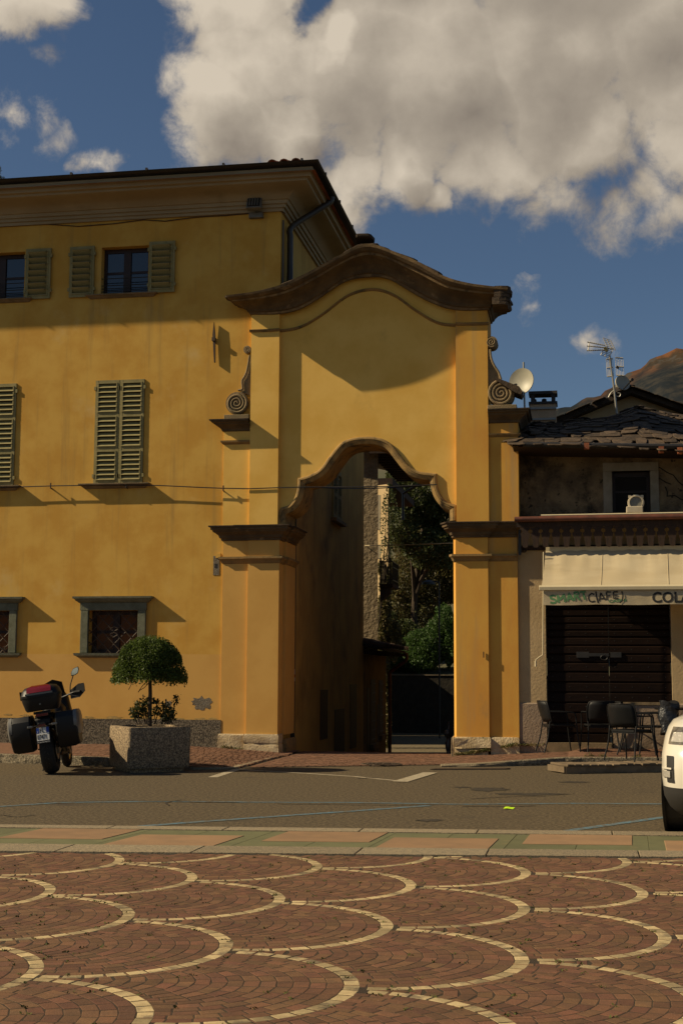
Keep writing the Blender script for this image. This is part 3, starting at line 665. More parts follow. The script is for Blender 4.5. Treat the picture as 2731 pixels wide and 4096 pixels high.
def top_window(h):
    x0, x1, z0, z1 = h; fr = .065; y = .17
    f = MB(); f.box(x0, x0+fr, y, y+.06, z0, z1); f.box(x1-fr, x1, y, y+.06, z0, z1); f.box(x0+fr, x1-fr, y, y+.06, z1-fr*1.3, z1); f.box(x0+fr, x1-fr, y, y+.06, z0, z0+fr*1.5)
    xm = (x0+x1)/2; f.box(xm-.075, xm+.075, y-.012, y+.05, z0+fr*1.5, z1-fr*1.3)
    zm = z0+(z1-z0)*.50
    for a, b in ((x0+fr, xm-.075), (xm+.075, x1-fr)): f.box(a, b, y+.008, y+.05, zm-.025, zm+.025)
    w = f.build('window', WOODD, house)
    for a, b in ((x0+fr, xm-.075), (xm+.075, x1-fr)):
        for c, d in ((z0+fr*1.5, zm-.025), (zm+.025, z1-fr*1.3)): MB().box(a+.003, b-.003, y+.022, y+.03, c+.003, d-.003).build('pane', GLASS, w)
    MB().box(x0, x1, y+.07, y+.6, z0, z1).build('dark_room', mat('dark_interior', (.012, .010, .008), 1), w)
    for k, q in enumerate((.06, .13, .20, .36)): MB().tube([(x0+.01, .03, z0+q*.9+.03), (x1-.01, .03, z0+q*.9+.03)], .009, 6).build('guard_bar', BLACKM, w)
    sill(house, x0-.19, x1+.10, z0+.01, .11, .075)
top_window(W_T1); top_window(W_T2)
def leaf_rect(u0, v0, u1, v1): return rect(u0, v0, u1, v1, -.06)
q = leaf_rect(160, 566, 216, 682); shutter_leaf(house, q[0], q[1], q[2], q[3], -.015, 1, 7, lab='open upper shutter left of the whole window', ang=-44)
q2 = leaf_rect(342, 554, 401, 671); shutter_leaf(house, q2[0], q2[1], q2[2], q2[3], -.015, 1, 7, lab='open upper shutter right of the whole window', ang=-44)
q3 = (q2[0]-dx, q2[1]-dx, q2[2], q2[3]); q3 = leaf_rect(59, 571, 116, 686); shutter_leaf(house, q3[0], q3[1], q3[2], q3[3], -.015, 1, 7, lab='open upper shutter nearest the picture edge', ang=-44)
for h, who in ((W_M2, 'middle window'), (W_M1, 'window cut by the picture edge')):
    xm = (h[0]+h[1])/2
    shutter_leaf(house, h[0]+.005, xm-.004, h[2], h[3], .02, 3, 6, lab='closed left shutter of the '+who); shutter_leaf(house, xm+.004, h[1]-.005, h[2], h[3], .02, 3, 6, lab='closed right shutter of the '+who)
    sill(house, h[0]-.14, h[1]+.03, h[2], .13, .095)
# barred ground-floor windows in stone surrounds
PANE2 = mat('drawn_brown_curtain', (.15, .062, .024), .9, (.11, .05, .022), 3)
def barred(h):
    x0, x1, z0, z1 = h; w = .155; t = .055
    mb = MB(); mb.box(x0-w, x0, -t, .04, z0, z1); mb.box(x1, x1+w, -t, .04, z0, z1); mb.box(x0-w-.015, x1+w+.015, -t-.004, .04, z1, z1+.145)
    fr = mb.build('stone_surround', GSTONE, house, bevel=.008)
    zt = z1+.145
    mb = MB(); sweep(mb, [(x0-w-.01, .02), (x0-w-.01, -.02), (x1+w+.01, -.02), (x1+w+.01, .02)], [(.03, zt+.002), (.06, zt+.03), (.08, zt+.04), (.10, zt+.075), (.13, zt+.085), (.135, zt+.125)]); mb.build('lintel_cornice', GSTONE, fr)
    mb = MB(); sweep(mb, [(x0-w-.01, .02), (x0-w-.01, -.01), (x1+w+.01, -.01), (x1+w+.01, .02)], [(.02, z0-.09), (.06, z0-.06), (.09, z0-.05), (.10, z0-.002)]); mb.build('sill', GSTONE, fr)
    g = MB(); n = 4; Wd = x1-x0; Hh = z1-z0; s = .235
    def clip(p, q):                                     # diagonal bar clipped to the opening
        t0, t1 = 0, 1; d = (q[0]-p[0], q[1]-p[1])
        for a, b, lo, hi in ((p[0], d[0], x0, x1), (p[1], d[1], z0, z1)):
            if b == 0: continue
            u0, u1 = sorted(((lo-a)/b, (hi-a)/b)); t0, t1 = max(t0, u0), min(t1, u1)
        return None if t0 >= t1 else ((p[0]+d[0]*t0, p[1]+d[1]*t0), (p[0]+d[0]*t1, p[1]+d[1]*t1))
    for k in range(-8, 9):
        for sg in (1, -1):
            xc = (x0+x1)/2+k*s*1.0; r_ = clip((xc-2, (z0+z1)/2-2*sg), (xc+2, (z0+z1)/2+2*sg))
            if r_: g.tube([(r_[0][0], .055+.012*sg, r_[0][1]), (r_[1][0], .055+.012*sg, r_[1][1])], .0095, 6)
    g.build('window_bars', IRON, house)
    c = MB(); xm, zm = (x0+x1)/2, (z0+z1)/2             # wrought ornament at the centre
    for sx in (-1, 1):
        for sz in (-1, 1):
            pts = [(xm+sx*(.015+.075*math.sin(t*1.1)*(1-t/8)), .035, zm+sz*(.02+.05*t/2.0)) for t in [k*.45 for k in range(9)]]; c.tube(pts, .007, 5)
            cx, cz = x0+(.12 if sx < 0 else Wd-.12), z0+(.10 if sz < 0 else Hh-.10)
            c.tube([(cx+.05*(1-k/16)*math.cos(k*.75)*sx, .05, cz+.05*(1-k/16)*math.sin(k*.75)*sz) for k in range(15)], .006, 5)
    c.build('scroll_ornament', IRON, house)
    f = MB(); y = .19; b = .05
    f.box(x0, x0+.09, y, y+.05, z0, z1); f.box(x1-.09, x1, y, y+.05, z0, z1); f.box(x0+.09, x1-.09, y, y+.05, z1-.08, z1); f.box(x0+.09, x1-.09, y, y+.05, z0, z0+.08); f.box(xm-.07, xm+.07, y-.01, y+.05, z0+.08, z1-.08)
    for a, e_ in ((x0+.09, xm-.07), (xm+.07, x1-.09)): f.box(a, e_, y+.004, y+.05, zm-.03, zm+.03)
    wn = f.build('window', WOODD, house)
    for a, e_ in ((x0+.09, xm-.07), (xm+.07, x1-.09)):
        for p, q_ in ((z0+.08, zm-.03), (zm+.03, z1-.08)):
            MB().box(a+.003, e_-.003, y+.02, y+.026, p+.003, q_-.003).build('pane', PANE2, wn)
barred(W_B1); barred(W_B2)
# iron tie, service box, downpipe -------------------------------------
a = P(493.5, 741); b = P(494.5, 834); mb = MB(); mb.prism([Vector((a.x, -.02, a.z)), Vector((a.x-.025, -.02, (a.z+b.z)/2+.15)), Vector((b.x-.006, -.02, b.z)), Vector((b.x+.012, -.02, b.z)), Vector((a.x+.03, -.02, (a.z+b.z)/2+.1))], (0, -.05, 0))
mb.box(a.x-.03, a.x+.035, -.10, 0, (a.z+b.z)/2+.02, (a.z+b.z)/2+.09); mb.build('tie_anchor', IRON, house)
h = rect(489, 1277, 504, 1321); MB().box(h[0]+.01, h[1]-.0, -.008, .003, h[2], h[3]).build('meter_recess', PATCH, house); MB().box(h[0]+.04, h[0]+.09, -.012, 0, h[2]+.14, h[2]+.22).build('recess_hole', BLACKM, house)
h = rect(496, 1271, 507, 1284); MB().box(h[0], h[1], -.02, .003, h[2]+.02, h[3]).build('junction_box', YEL, house)
pz = prof[-1][1]; xp = XC+.10
pts = smooth_pts([(XC+.84, .95, pz+.0), (XC+.80, .93, pz-.12), (XC+.50, .72, pz-.40), (xp+.02, .42, pz-.78), (xp, .40, pz-1.0), (xp, .40, pz-1.3)], 5) + [Vector((xp, .40, 5.0))]
MB().tube(pts, .062, 12).build('downpipe', PIPE, house, smooth=50)
for k in range(2): MB().tube([(XC+.03-.035*k*0, .05+.05*k, pz-.75), (XC+.03, .05+.05*k, 5)], .012, 6).build('wall_cable', mat('grey_cable', (.10, .09, .08), .6), house)
# dark service pole at the alley corner with its stickers
xq = P(672, 1500, 1.28).x
pole = MB().box(xq-.03, xq+.05, 1.27, 1.33, -.3, P(672, 1180, 1.27).z).build('service_pipe', BLACKM, house)
for nm, c, v0, v1 in (('red_sticker', (.45, .02, .02), 1435, 1448), ('white_sticker', (.5, .48, .45), 1500, 1515), ('red_sticker', (.4, .05, .04), 1483, 1496), ('white_sticker', (.6, .55, .5), 1537, 1549), ('red_sticker', (.5, .03, .03), 1549, 1556), ('white_sticker', (.6, .55, .5), 1556, 1565), ('red_sticker', (.5, .06, .04), 1568, 1576)):
    big = v0 in (1537, 1549, 1556); MB().box(xq-.03-(.03 if big else -.004), xq+.045+(.01 if big else 0), 1.262, 1.269, P(670, v1, 1.27).z+.001, P(670, v0, 1.27).z).build(nm, mat('sticker_%s' % str(c), c, .5), pole)

# floodlight under the eaves ------------------------------------------
fl = thing('floodlight', 'grey louvred floodlight fixed below the eaves of the ochre house', 'floodlight', P(586, 478))
c = P(586, 470, -.16); m = Matrix.Translation(c) @ Matrix.Rotation(R(-22), 4, 'X')
LG = mat('grey_lamp_housing', (.17, .155, .13), .6, (.13, .12, .10), 6)
mb = MB(); mb.loft([[m @ Vector(p) for p in ((-s, y, -t), (s, y, -t), (s, y, t), (-s, y, t))] for y, s, t in ((-.10, .15, .155), (-.07, .155, .16), (.03, .14, .14), (.08, .09, .09))]); mb.build('housing', LG, fl)
mb = MB(); mb.box(-.125, .125, -.108, -.102, -.13, .13, m); mb.build('lens', BLACKM, fl)
for k in range(4): MB().box(-.085+.053*k-.008, -.085+.053*k+.012, -.118, -.106, -.11, .10, m).build('louvre', LG, fl)
b = P(590, 497); MB().box(b.x-.14, b.x+.14, -.10, 0, b.z-.055, b.z+.045).build('bracket', LG, fl); MB().box(b.x-.02, b.x+.02, -.14, -.08, b.z+.03, b.z+.14).build('arm', LG, fl)

# ------------------------------------------------------------------ the gateway
YM, YW, YP = -.085, -.03, .015                          # pilaster front, wing front, recessed panel
PT = 1.15                                               # depth of the piers
gate = thing('gateway', 'tall baroque ochre gateway arch with curved gable across the alley', 'gateway', (P(850, 1735).x, .4, 0))
gx = lambda u, v=1400, y=YM: P(u, v, y).x
xw0, xm0, xm1, xi1 = gx(509, 1480, YW), gx(567, 1480), gx(639, 1480), gx(646, 1480)
Xm0, Xm1, Xw1 = gx(1040.5, 1480), gx(1121.5, 1480), gx(1189.5, 1480, YW)
zI_t = P(600, 1207, YM-.2).z; zI_b = P(600, 1241, YM).z
pz0 = -.1
ZPL = P(600, 1686).z
def pier(side):
    if side < 0: foot = [(xw0, .12), (xw0, YW), (xm0, YW), (xm0, YM), (xm1, YM), (xm1, .25), (xm1+.06, .25), (xm1+.06, PT), (xm0-.2, PT), (xm0-.2, .12)]
    else: foot = [(Xm0, PT), (Xm0, .3), (Xm0, YM+.12), (Xm0+.05, YM), (Xm1, YM), (Xm1, YW), (Xw1, YW), (Xw1, PT)]
    return foot
for side in (-1, 1):
    ft = pier(side)
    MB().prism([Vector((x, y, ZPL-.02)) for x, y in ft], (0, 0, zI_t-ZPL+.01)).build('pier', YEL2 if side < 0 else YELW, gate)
# impost cornice and necking on both piers
def imp(path, v=None):
    t = zI_t; b = zI_b; h = t-b
    mb = MB(); sweep(mb, path, [(.0, b), (.03, b+.005), (.035, b+h*.16), (.06, b+h*.20), (.075, b+h*.38), (.12, b+h*.52), (.165, b+h*.62), (.17, b+h*.72), (.20, b+h*.76), (.205, t-.012)]); mb.build('impost_cornice', MOULD, gate, smooth=25)
    mb = MB(); sweep(mb, path, [(.19, t-.010), (.235, t-.010), (.24, t+.012), (.23, t+.018)]); mb.build('impost_slab', SLATE, gate)
    zn = P(600, 1295).z; zt = P(600, 1279).z
    mb = MB(); sweep(mb, path, [(.0, zn), (.02, zn+.02), (.03, zn+.05), (.06, zn+.085), (.075, zn+.095), (.075, zt)]); mb.build('necking', MOULDY, gate, smooth=25)
lp = [(xw0, .12), (xw0, YW), (xm0, YW), (xm0, YM), (xm1, YM), (xm1, .25), (xm1+.06, .25), (xm1+.06, PT)]
rp = [(Xm0, PT), (Xm0, YM+.06), (Xm0+.03, YM), (Xm1, YM), (Xm1, YW), (Xw1, YW)]
imp(lp); imp(rp)
# plinth blocks of limestone, one object each
def block(x0, x1, y0, y1, z0, z1, j=.012, m=LIME):
    rr = random.Random(int(abs(x0*1000+z0*77)))
    mb = MB(); n = 5; rings = []
    for zz, ins in ((z0, 0), (z0+.02, 0), ((z0+z1)/2, -.006), (z1-.025, 0), (z1, .018)):
        q = []
        for k in range(n+1): q.append((x0+ins+(x1-x0-2*ins)*k/n, y0+ins+rr.uniform(-j, j), zz))
        q += [(x1-ins, y1, zz), (x0+ins, y1, zz)]; rings.append(q)
    return mb.loft(rings).build('plinth_block', m, gate, smooth=40)
zb = -.08; zs = P(600, 1707).z
block(xw0-.03, xm0-.035, YW-.05, .1, zb, ZPL); block(xm0-.03, xm1+.03, YM-.05, .26, zb, zs-.003); block(xm0-.032, xm1+.028, YM-.048, .26, zs+.003, ZPL+.005); block(xm1+.034, xm1+.10, .27, PT+.02, zb, ZPL-.1, .004, MOULDY)
zs2 = P(1080, 1719).z
block(Xm0-.045, Xm0+.012, YM-.02, .5, zb, ZPL); block(Xm0+.016, Xm1+.025, YM-.055, .1, zs2+.004, ZPL, .03); block(Xm0+.016, Xm1-.03, YM-.04, .1, zb, zs2-.003, .02); block(Xm1+.03, Xw1+.0, YW-.05, .1, zb, ZPL, .006)

# upper storey: pilasters, wings, panel with the arched opening
zC = P(600, 757, YM).z
ux0, ux1 = gx(574.5, 980), gx(639.5, 980); Ux0, Ux1 = gx(1046.5, 980), gx(1120.5, 980); uw0 = gx(512.5, 1110, YW); Uw1 = gx(1190, 1110, YW)
zwT = P(545, 968, YW).z; zwTr = P(1155, 945, YW).z
DEP = .95
ztop = P(600, 700, YM).z
for nm, x0, x1, yf, z1 in (('wing', uw0, ux0, YW, zwT), ('pilaster', ux0, ux1, YM, ztop+.1), ('pilaster', Ux0, Ux1, YM, ztop+.1), ('wing', Ux1, Uw1, YW, zwTr)):
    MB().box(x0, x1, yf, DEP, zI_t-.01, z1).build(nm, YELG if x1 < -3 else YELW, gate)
def cap(path, zt, v0, v1, v2, v3, u):
    b = P(u, v1, YW).z; h = zt-b
    mb = MB(); sweep(mb, path, [(.0, b), (.03, b+.01), (.04, b+h*.2), (.09, b+h*.45), (.15, b+h*.62), (.16, b+h*.75), (.20, b+h*.8), (.21, zt-.012)]); mb.build('wing_cornice', MOULD, gate, smooth=25)
    mb = MB(); sweep(mb, path, [(.19, zt-.010), (.235, zt-.010), (.24, zt+.014), (.22, zt+.02)]); mb.build('cornice_slab', SLATE, gate)
    zn = P(u, v3, YW).z; z2 = P(u, v2, YW).z; mb = MB(); sweep(mb, path, [(.0, zn), (.02, zn+.015), (.05, zn+.045), (.055, z2)]); mb.build('wing_necking', MOULDY, gate, smooth=25)
cap([(uw0, .1), (uw0, YW), (ux0, YW)], zwT, 967, 991, 1012, 1021, 545); cap([(Ux1, YW), (Uw1, YW), (Uw1, DEP)], zwTr, 944, 972, 996, 1004, 1155)
# curved gable: lower edge and top edge of the cornice, measured in the picture
lowc = [(574, 723), (641, 722), (690, 711), (740, 682), (790, 649), (840, 638), (890, 641), (940, 669), (990, 696), (1046, 713), (1121, 713)]
topc = [(526, 677), (580, 670), (640, 655), (690, 633), (740, 607), (790, 580), (820, 563), (852, 559), (895, 573), (960, 600), (1020, 634), (1090, 652), (1170, 661)]
lowp = smooth_pts([P(u, v, YM) for u, v in lowc], 4); topp = smooth_pts([P(u, v, YM-.5) for u, v in topc], 4)
zlow = lambda x: interp([(p.x, p.z) for p in lowp], x); ztopf = lambda x: interp([(p.x, p.z) for p in topp], x)
NX = 44; prof = [(0, 0), (.03, .015), (.04, .11), (.07, .15), (.09, .27), (.15, .44), (.24, .57), (.33, .64), (.34, .73), (.39, .77), (.43, .87), (.44, .985), (.40, 1.0)]; prof = [(a*1.15, b) for a, b in prof]
mb = MB(); rings = []
for d, f in prof:
    x0, x1 = ux0-d*.77, Ux1+d*.83; y = YM-d; q = [(x0, DEP, None)]
    q += [(x0+(x1-x0)*k/NX, y, None) for k in range(NX+1)] + [(x1, DEP, None)]
    rings.append([(a, b, zlow(min(max(a, ux0), Ux1))*(1-f)+ztopf(a)*f) for a, b, _ in q])
for i, (ra, rb) in enumerate(zip(rings, rings[1:])):
    mb.cur = 1 if i in (1, 7, 10) else 0; mb.loft([ra, rb], closed=False, caps=False)
mb.cur = 0
mb.loft([rings[-1], [(a, DEP if 0 < i < NX+2 else b, z+.0) for i, (a, b, z) in enumerate(rings[-1])]], closed=False, caps=False)
mb.build('gable_cornice', [MOULD, MOULDL], gate, smooth=28)
# string moulding that follows the gable
sm = [(574, 760), (641, 757), (690, 747), (740, 718), (790, 680), (830, 664), (870, 663), (910, 679), (950, 708), (1000, 737), (1046, 744), (1121, 743)]
sp = smooth_pts([P(u, v, YM) for u, v in sm], 4)
mb = MB(); prf = [(0, -.035), (.02, -.03), (.045, -.005), (.05, .012), (.02, .02), (0, .03)]
def yat(x): return YM if x < ux1 or x > Ux0 else YP
R_ = []
xs = [ux0-.03] + sorted([p.x for p in sp[1:-1]] + [ux1-1e-3, ux1+1e-3, Ux0-1e-3, Ux0+1e-3]) + [Ux1+.03]; zsm = lambda x: interp([(p.x, p.z) for p in sp], x)
mb.loft([[(x, yat(x)-d+.001, zsm(x)+dz) for d, dz in prf] for x in xs], closed=False, caps=False)
mb.build('string_moulding', MOULDY, gate, smooth=30)
# panel with the arch; the curve is the outer edge of the archivolt
arcL = [(642, 1207), (642.5, 1181), (648, 1168)], [(648, 1168), (666, 1162), (679, 1145), (686, 1120), (687, 1101)], [(687, 1101), (712, 1094), (738, 1078), (760, 1048), (783, 1021), (810, 1009), (845, 1006), (872, 1009), (897, 1022), (918, 1048), (937, 1071), (960, 1085), (1000, 1090)], [(1000, 1090), (1002, 1115), (1010, 1138), (1024, 1154), (1046, 1162)], [(1046, 1162), (1046, 1196)]
arch = []
for seg in arcL:
    s = smooth_pts([P(u, v, YP) for u, v in seg], 5); arch += s if not arch else s[1:]
def inset2(pts, d):                                     # offset in the facade plane towards the opening (right-hand side of the travel)
    out = []
    for i, p in enumerate(pts):
        t0 = (pts[i]-pts[i-1]).normalized() if i else None; t1 = (pts[i+1]-pts[i]).normalized() if i < len(pts)-1 else None
        n = [Vector((t.z, 0, -t.x)) for t in (t0, t1) if t]
        m = n[0] if len(n) == 1 else (n[0]+n[1])/max(.35, 1+n[0].dot(n[1])); out.append(p+m*d)
    return out
zt_ = max(p.z for p in topp)
mb = MB(); N_ = len(arch)
upper = [Vector((p.x, YP, (zlow(min(max(p.x, ux1), Ux0))+.15))) for p in arch]
loop = [Vector((ux1-.02, YP, arch[0].z))] + arch + [Vector((Ux0+.02, YP, arch[-1].z))]
gx_ = [Ux0+.02+(ux1-Ux0-.04)*k/30 for k in range(31)]
loop += [Vector((x, YP, zlow(x)+.15)) for x in gx_]
bm = bmesh.new(); vs = [bm.verts.new(p) for p in loop]; f = bm.faces.new(vs); r = bmesh.ops.extrude_face_region(bm, geom=[f]); bmesh.ops.translate(bm, vec=(0, DEP-YP, 0), verts=[v for v in r['geom'] if isinstance(v, bmesh.types.BMVert)])
bmesh.ops.triangulate(bm, faces=[q for q in bm.faces if len(q.verts) > 4]); bmesh.ops.recalc_face_normals(bm, faces=bm.faces)
me = bpy.data.meshes.new('gable_panel'); bm.to_mesh(me); bm.free(); me.materials.append(YELG); o = bpy.data.objects.new('gable_panel', me); COL.objects.link(o); attach(o, gate)
ARCHM = mat('worn_archivolt', (.36, .225, .075), .85, (.23, .15, .058), 5, bump=.3, bscale=40, stain=(.075, .06, .03), sscale=4, smin=.5, smax=.68)
mb = MB(); prf = [(-.02, .002), (-.02, -.03), (.0, -.05), (.03, -.055), (.035, -.035), (.06, -.035), (.075, -.02), (.095, -.015), (.115, .0), (.115, .04), (.115, DEP-.04-YP), (.0, DEP+.01-YP)]
offs = {}
for d, _ in prf: offs.setdefault(d, inset2(arch, d))
mb.loft([[Vector((offs[d][i].x, YP+y, offs[d][i].z)) for d, y in prf] for i in range(N_)], closed=False, caps=False)
mb.build('archivolt', ARCHM, gate, smooth=35)
# scrolls on the wings
def scroll(cu, cv, r, small, stem, sgn, name, y0):
    k = ZF/F*.985; c = P(cu, cv, y0); mb = MB(); rr = r*k
    def spiral(c, r, turns, s, t0):
        pts = []; n = int(turns*18)
        for i in range(n+1): a = t0 + s*2*math.pi*turns*i/n; q = r*(1-i/n*.93); pts.append(Vector((c.x+q*math.cos(a), y0-.035, c.z+q*math.sin(a))))
        return pts
    mb.lathe([(.0, -.05), (rr*.86, -.05), (rr*.9, -.02), (rr*.9, 0.0)], (c.x, y0+.03-.03, c.z), 'y', 28) if False else None
    n = 28; mb.prism([Vector((c.x+rr*.95*math.cos(2*math.pi*i/n), y0-.02, c.z+rr*.95*math.sin(2*math.pi*i/n))) for i in range(n)], (0, .3 if sgn > 0 else .06, 0))
    pts = spiral(c, rr*.9, 3.2, sgn, R(70) if sgn < 0 else R(110)); mb.tube(pts, [.030*(1-.5*i/len(pts)) for i in range(len(pts))], 7)
    s = P(small[0], small[1], y0); sr = small[2]*k
    mb.prism([Vector((s.x+sr*math.cos(2*math.pi*i/18), y0-.03, s.z+sr*math.sin(2*math.pi*i/18))) for i in range(18)], (0, .3 if sgn > 0 else .07, 0))
    p2 = spiral(s, sr*.85, 2.2, -sgn, R(-60)); mb.tube(p2, .014, 6)
    ed = smooth_pts([P(u, v, y0) for u, v in stem], 4); mb.tube([p+Vector((0, -.03, 0)) for p in ed], .022, 7)
    xe = ux0 if sgn < 0 else Ux1
    mb.prism([p for p in ed] + [Vector((xe, y0, ed[-1].z)), Vector((xe, y0, ed[0].z-.12))], (0, .3 if sgn > 0 else .05, 0))
    return mb.build(name, SCROLL, gate, smooth=40)
scroll(544.6, 926.5, 29, (568.5, 803.5, 9.5), [(548, 897), (557.3, 893.8), (556.6, 876), (562, 866), (567, 855), (571, 837), (574, 817)], -1, 'scroll', YW-.01)
h = rect(516, 953, 573.5, 966.5, YW); MB().box(h[0], h[1], YW-.06, .02, h[2], h[3]).build('scroll_base', SCROLL, gate, bevel=.01)
scroll(1150, 903.5, 32, (1128, 786.5, 14), [(1150, 872), (1148, 866), (1144, 855), (1136, 843), (1130, 831), (1126.5, 818), (1125.5, 803)], 1, 'scroll', YW-.01)
h = rect(1119, 931, 1186, 945, YW); MB().box(h[0], h[1], YW-.07, .4, h[2], h[3]).build('scroll_base', SCROLL, gate, bevel=.01)
a = P(1139, 868, YW-.1); b = P(1199, 890, YW-.1)
mb = MB(); mb.prism([Vector((a.x, YW-.14, a.z)), Vector((b.x-.06, YW-.16, b.z+.01)), Vector((b.x, YW-.16, b.z-.08)), Vector((b.x-.03, YW-.15, b.z-.14)), Vector((b.x-.15, YW-.15, b.z-.09)), Vector((a.x+.02, YW-.14, a.z-.07))], (0, .55, 0)); mb.build('scroll_cover_slab', SLATE, gate)
# stone roof of the gable
rr = random.Random(4)
def slab_mesh(w, d, t, seed):
    q = random.Random(seed); n = 10; pts = []
    for k in range(n):
        a = 2*math.pi*k/n; sx = math.copysign(abs(math.cos(a))**.45, math.cos(a)); sy = math.copysign(abs(math.sin(a))**.45, math.sin(a)); pts.append((sx*w/2*q.uniform(.88, 1.05), sy*d/2*q.uniform(.88, 1.05)))
    mb = MB(); mb.loft([[(x*.97, y*.97, -t/2) for x, y in pts], [(x, y, -t*.2) for x, y in pts], [(x, y, t*.25) for x, y in pts], [(x*.95, y*.95, t/2) for x, y in pts]])
    return mb.mesh('roof_slab', SLATE)
SLABS = [slab_mesh(.46, .62, .042, s) for s in range(6)]
x = ux0-.20
while x < Ux1+.22:
    sl_ = (ztopf(x+.1)-ztopf(x-.1))/.2
    for row in range(3):
        z = ztopf(x)+.012+.03*row+rr.uniform(0, .012)
        m = Matrix.Translation((x+rr.uniform(-.04, .04), YM-.56+.40+.52*row+rr.uniform(-.012, .012), z)) @ Matrix.Rotation(-math.atan(sl_)*.85, 4, 'Y') @ Matrix.Rotation(R(5), 4, 'X') @ Matrix.Rotation(rr.uniform(-.1, .1), 4, 'Z'); inst(rr.choice(SLABS), 'roof_slab', gate, m)
    x += .27*math.cos(math.atan(sl_))
ENDS = []
for q in (0, 1):
    rr2 = random.Random(q); mb = MB(); pts = [(-.15, -.3), (-.02, -.31), (.10, -.29), (.145+.02*q, -.2), (.135, -.02), (.15-.02*q, .15), (.13, .3), (-.15, .3)]
    mb.loft([[(x+rr2.uniform(-.006, .006), y, z) for x, y in pts] for z in (-.034, -.01, .018, .034)]); ENDS.append(mb.mesh('roof_slab', SLATE))
for k in range(5):
    c = P(1154-1.5*k, 662+8.5*k, YM-.42); m = Matrix.Translation((c.x, c.y+.25, c.z)) @ Matrix.Rotation(.03*(k % 3)-.03, 4, 'Z') @ Matrix.Rotation(.03-.02*(k % 2), 4, 'Y'); inst(ENDS[k % 2], 'roof_slab', gate, m)
m = Matrix.Translation(P(838, 551, YM-.1)); inst(SLABS[2], 'ridge_slab', gate, m @ Matrix.Scale(.8, 4, (1, 0, 0)) @ Matrix.Scale(1.6, 4, (0, 0, 1)))
# small iron hook on the right pier
a = P(1110, 1503, YM); MB().bar((a.x, YM-.02, a.z+.05), (a.x, YM-.02, a.z-.06), .018, .018).build('wall_hook', BLACKM, gate)
# mould stain at the foot of the right wing
# black cables strung in front of the house and through the gate
def cable(name, label, pts, r=.011, m=BLACKM, cat='cable', group=None):
    o = MB().tube(pts, r, 6).build(name, m); return tag(o, label, cat, group)
cy = -.105
cable('cable', 'long black cable strung along the ochre house and across the arch', [P(u, v, cy if u < 660 else cy-.02) for u, v in [(-500, 1128), (0, 1120), (120, 1116), (250, 1114), (365, 1115), (450, 1119), (512, 1121.5), (573, 1122.5), (640, 1120), (690, 1119), (780, 1118.5), (900, 1117.5), (1003, 1113)]], .011)
for k, u in enumerate((118, 290, 512, 300)):
    pass
mbk = MB()
for u, v in ((117, 1115), (290, 1113.5), (513, 1121)): 
    a = P(u, v, cy); mbk.tube([(a.x, 0, a.z-.06), (a.x, cy+.0, a.z-.05), (a.x, cy, a.z+.05)], .014, 6)
mbk.build('cable_bracket', IRON, house)
cable('cable', 'thin wavy wire stapled under the eaves moulding', [P(u, v, -.02) for u, v in [(-200, 528), (0, 521), (110, 515), (180, 520), (260, 514), (330, 505), (380, 508), (450, 499), (520, 495), (590, 489), (640, 484), (655, 490)]], .010, mat('brown_wire', (.07, .045, .025), .7))
# ------------------------------------------------------------------ the café house on the right
CREAM = mat('cream_plaster', (.47, .34, .18), .9, (.40, .285, .145), 1.2, bump=.35, bscale=22, bdist=.02, stain=(.27, .19, .10), sscale=1.0, smin=.55, smax=.8)
DARKST = mat('blotched_roughcast', (.30, .20, .10), .95, (.15, .10, .055), 2.2, bump=1.0, bscale=16, bdist=.05, stain=(.040, .029, .018), sscale=1.3, smin=.47, smax=.64, speck=(.05, .036, .02), kscale=9, kmin=.62)  # brown roughcast with random near-black blotches
SKIRT = mat('pinkish_skirting', (.30, .225, .155), .95, (.25, .18, .12), 2, bump=.6, bscale=25, bdist=.02, stain=(.13, .095, .06), sscale=1.5, smin=.52, smax=.7)
PLANK = mat('dark_door_plank', (.013, .0062, .0036), .55, (.008, .004, .0025), 5, bump=.5, bscale=30, bdist=.006, rnd=.25, stretch=(1, 1, 9), spec=.10)
PELM = mat('weathered_pelmet_wood', (.045, .024, .013), .85, (.025, .015, .010), 6, bump=.5, bscale=40, bdist=.006, stretch=(4, 4, 1), stain=(.11, .07, .04), sscale=8, smin=.62, smax=.72)
RGUT = mat('red_brown_gutter', (.16, .052, .03), .6, (.09, .035, .022), 5, stain=(.06, .05, .04), sscale=3, smin=.6, smax=.75)
CLOTH = mat('cream_awning_cloth', (.60, .50, .32), .85, (.54, .44, .27), 2, bump=.12, bscale=40, stain=(.36, .29, .17), sscale=1.3, smin=.55, smax=.8, trans=.18, stretch=(.5, 1, 1.5))
CREAMB = mat('cream_metal', (.62, .53, .34), .4, (.58, .49, .31), 4)
YC = .02
cafe = thing('cafe_house', 'low café house with dark plank door, awning and stone slab roof', 'house', (6.5, 2, 0))
cx0 = P(1190, 1500, YC).x + .002; cx1 = 14.0
ZCE = P(1300, 1190, YC).z; ZEV = P(1300, 1020, -.45).z
YU = YC+.42
D_ = rect(1253.5, 1372, 1542, 1707, YC)
U_ = rect(1405, 1082, 1492, 1176, YU)
U0 = rect(1384, 1062, 1512, 1178, YU)
mb = MB(); wall_sheet(mb, cx0, cx1, -.1, ZCE, YC, [D_], .20); mb.build('wall', CREAM, cafe, fix=False)
mb = MB(); wall_sheet(mb, cx0, cx1, ZCE-.1, ZEV+.25, YU, [U_], .25)
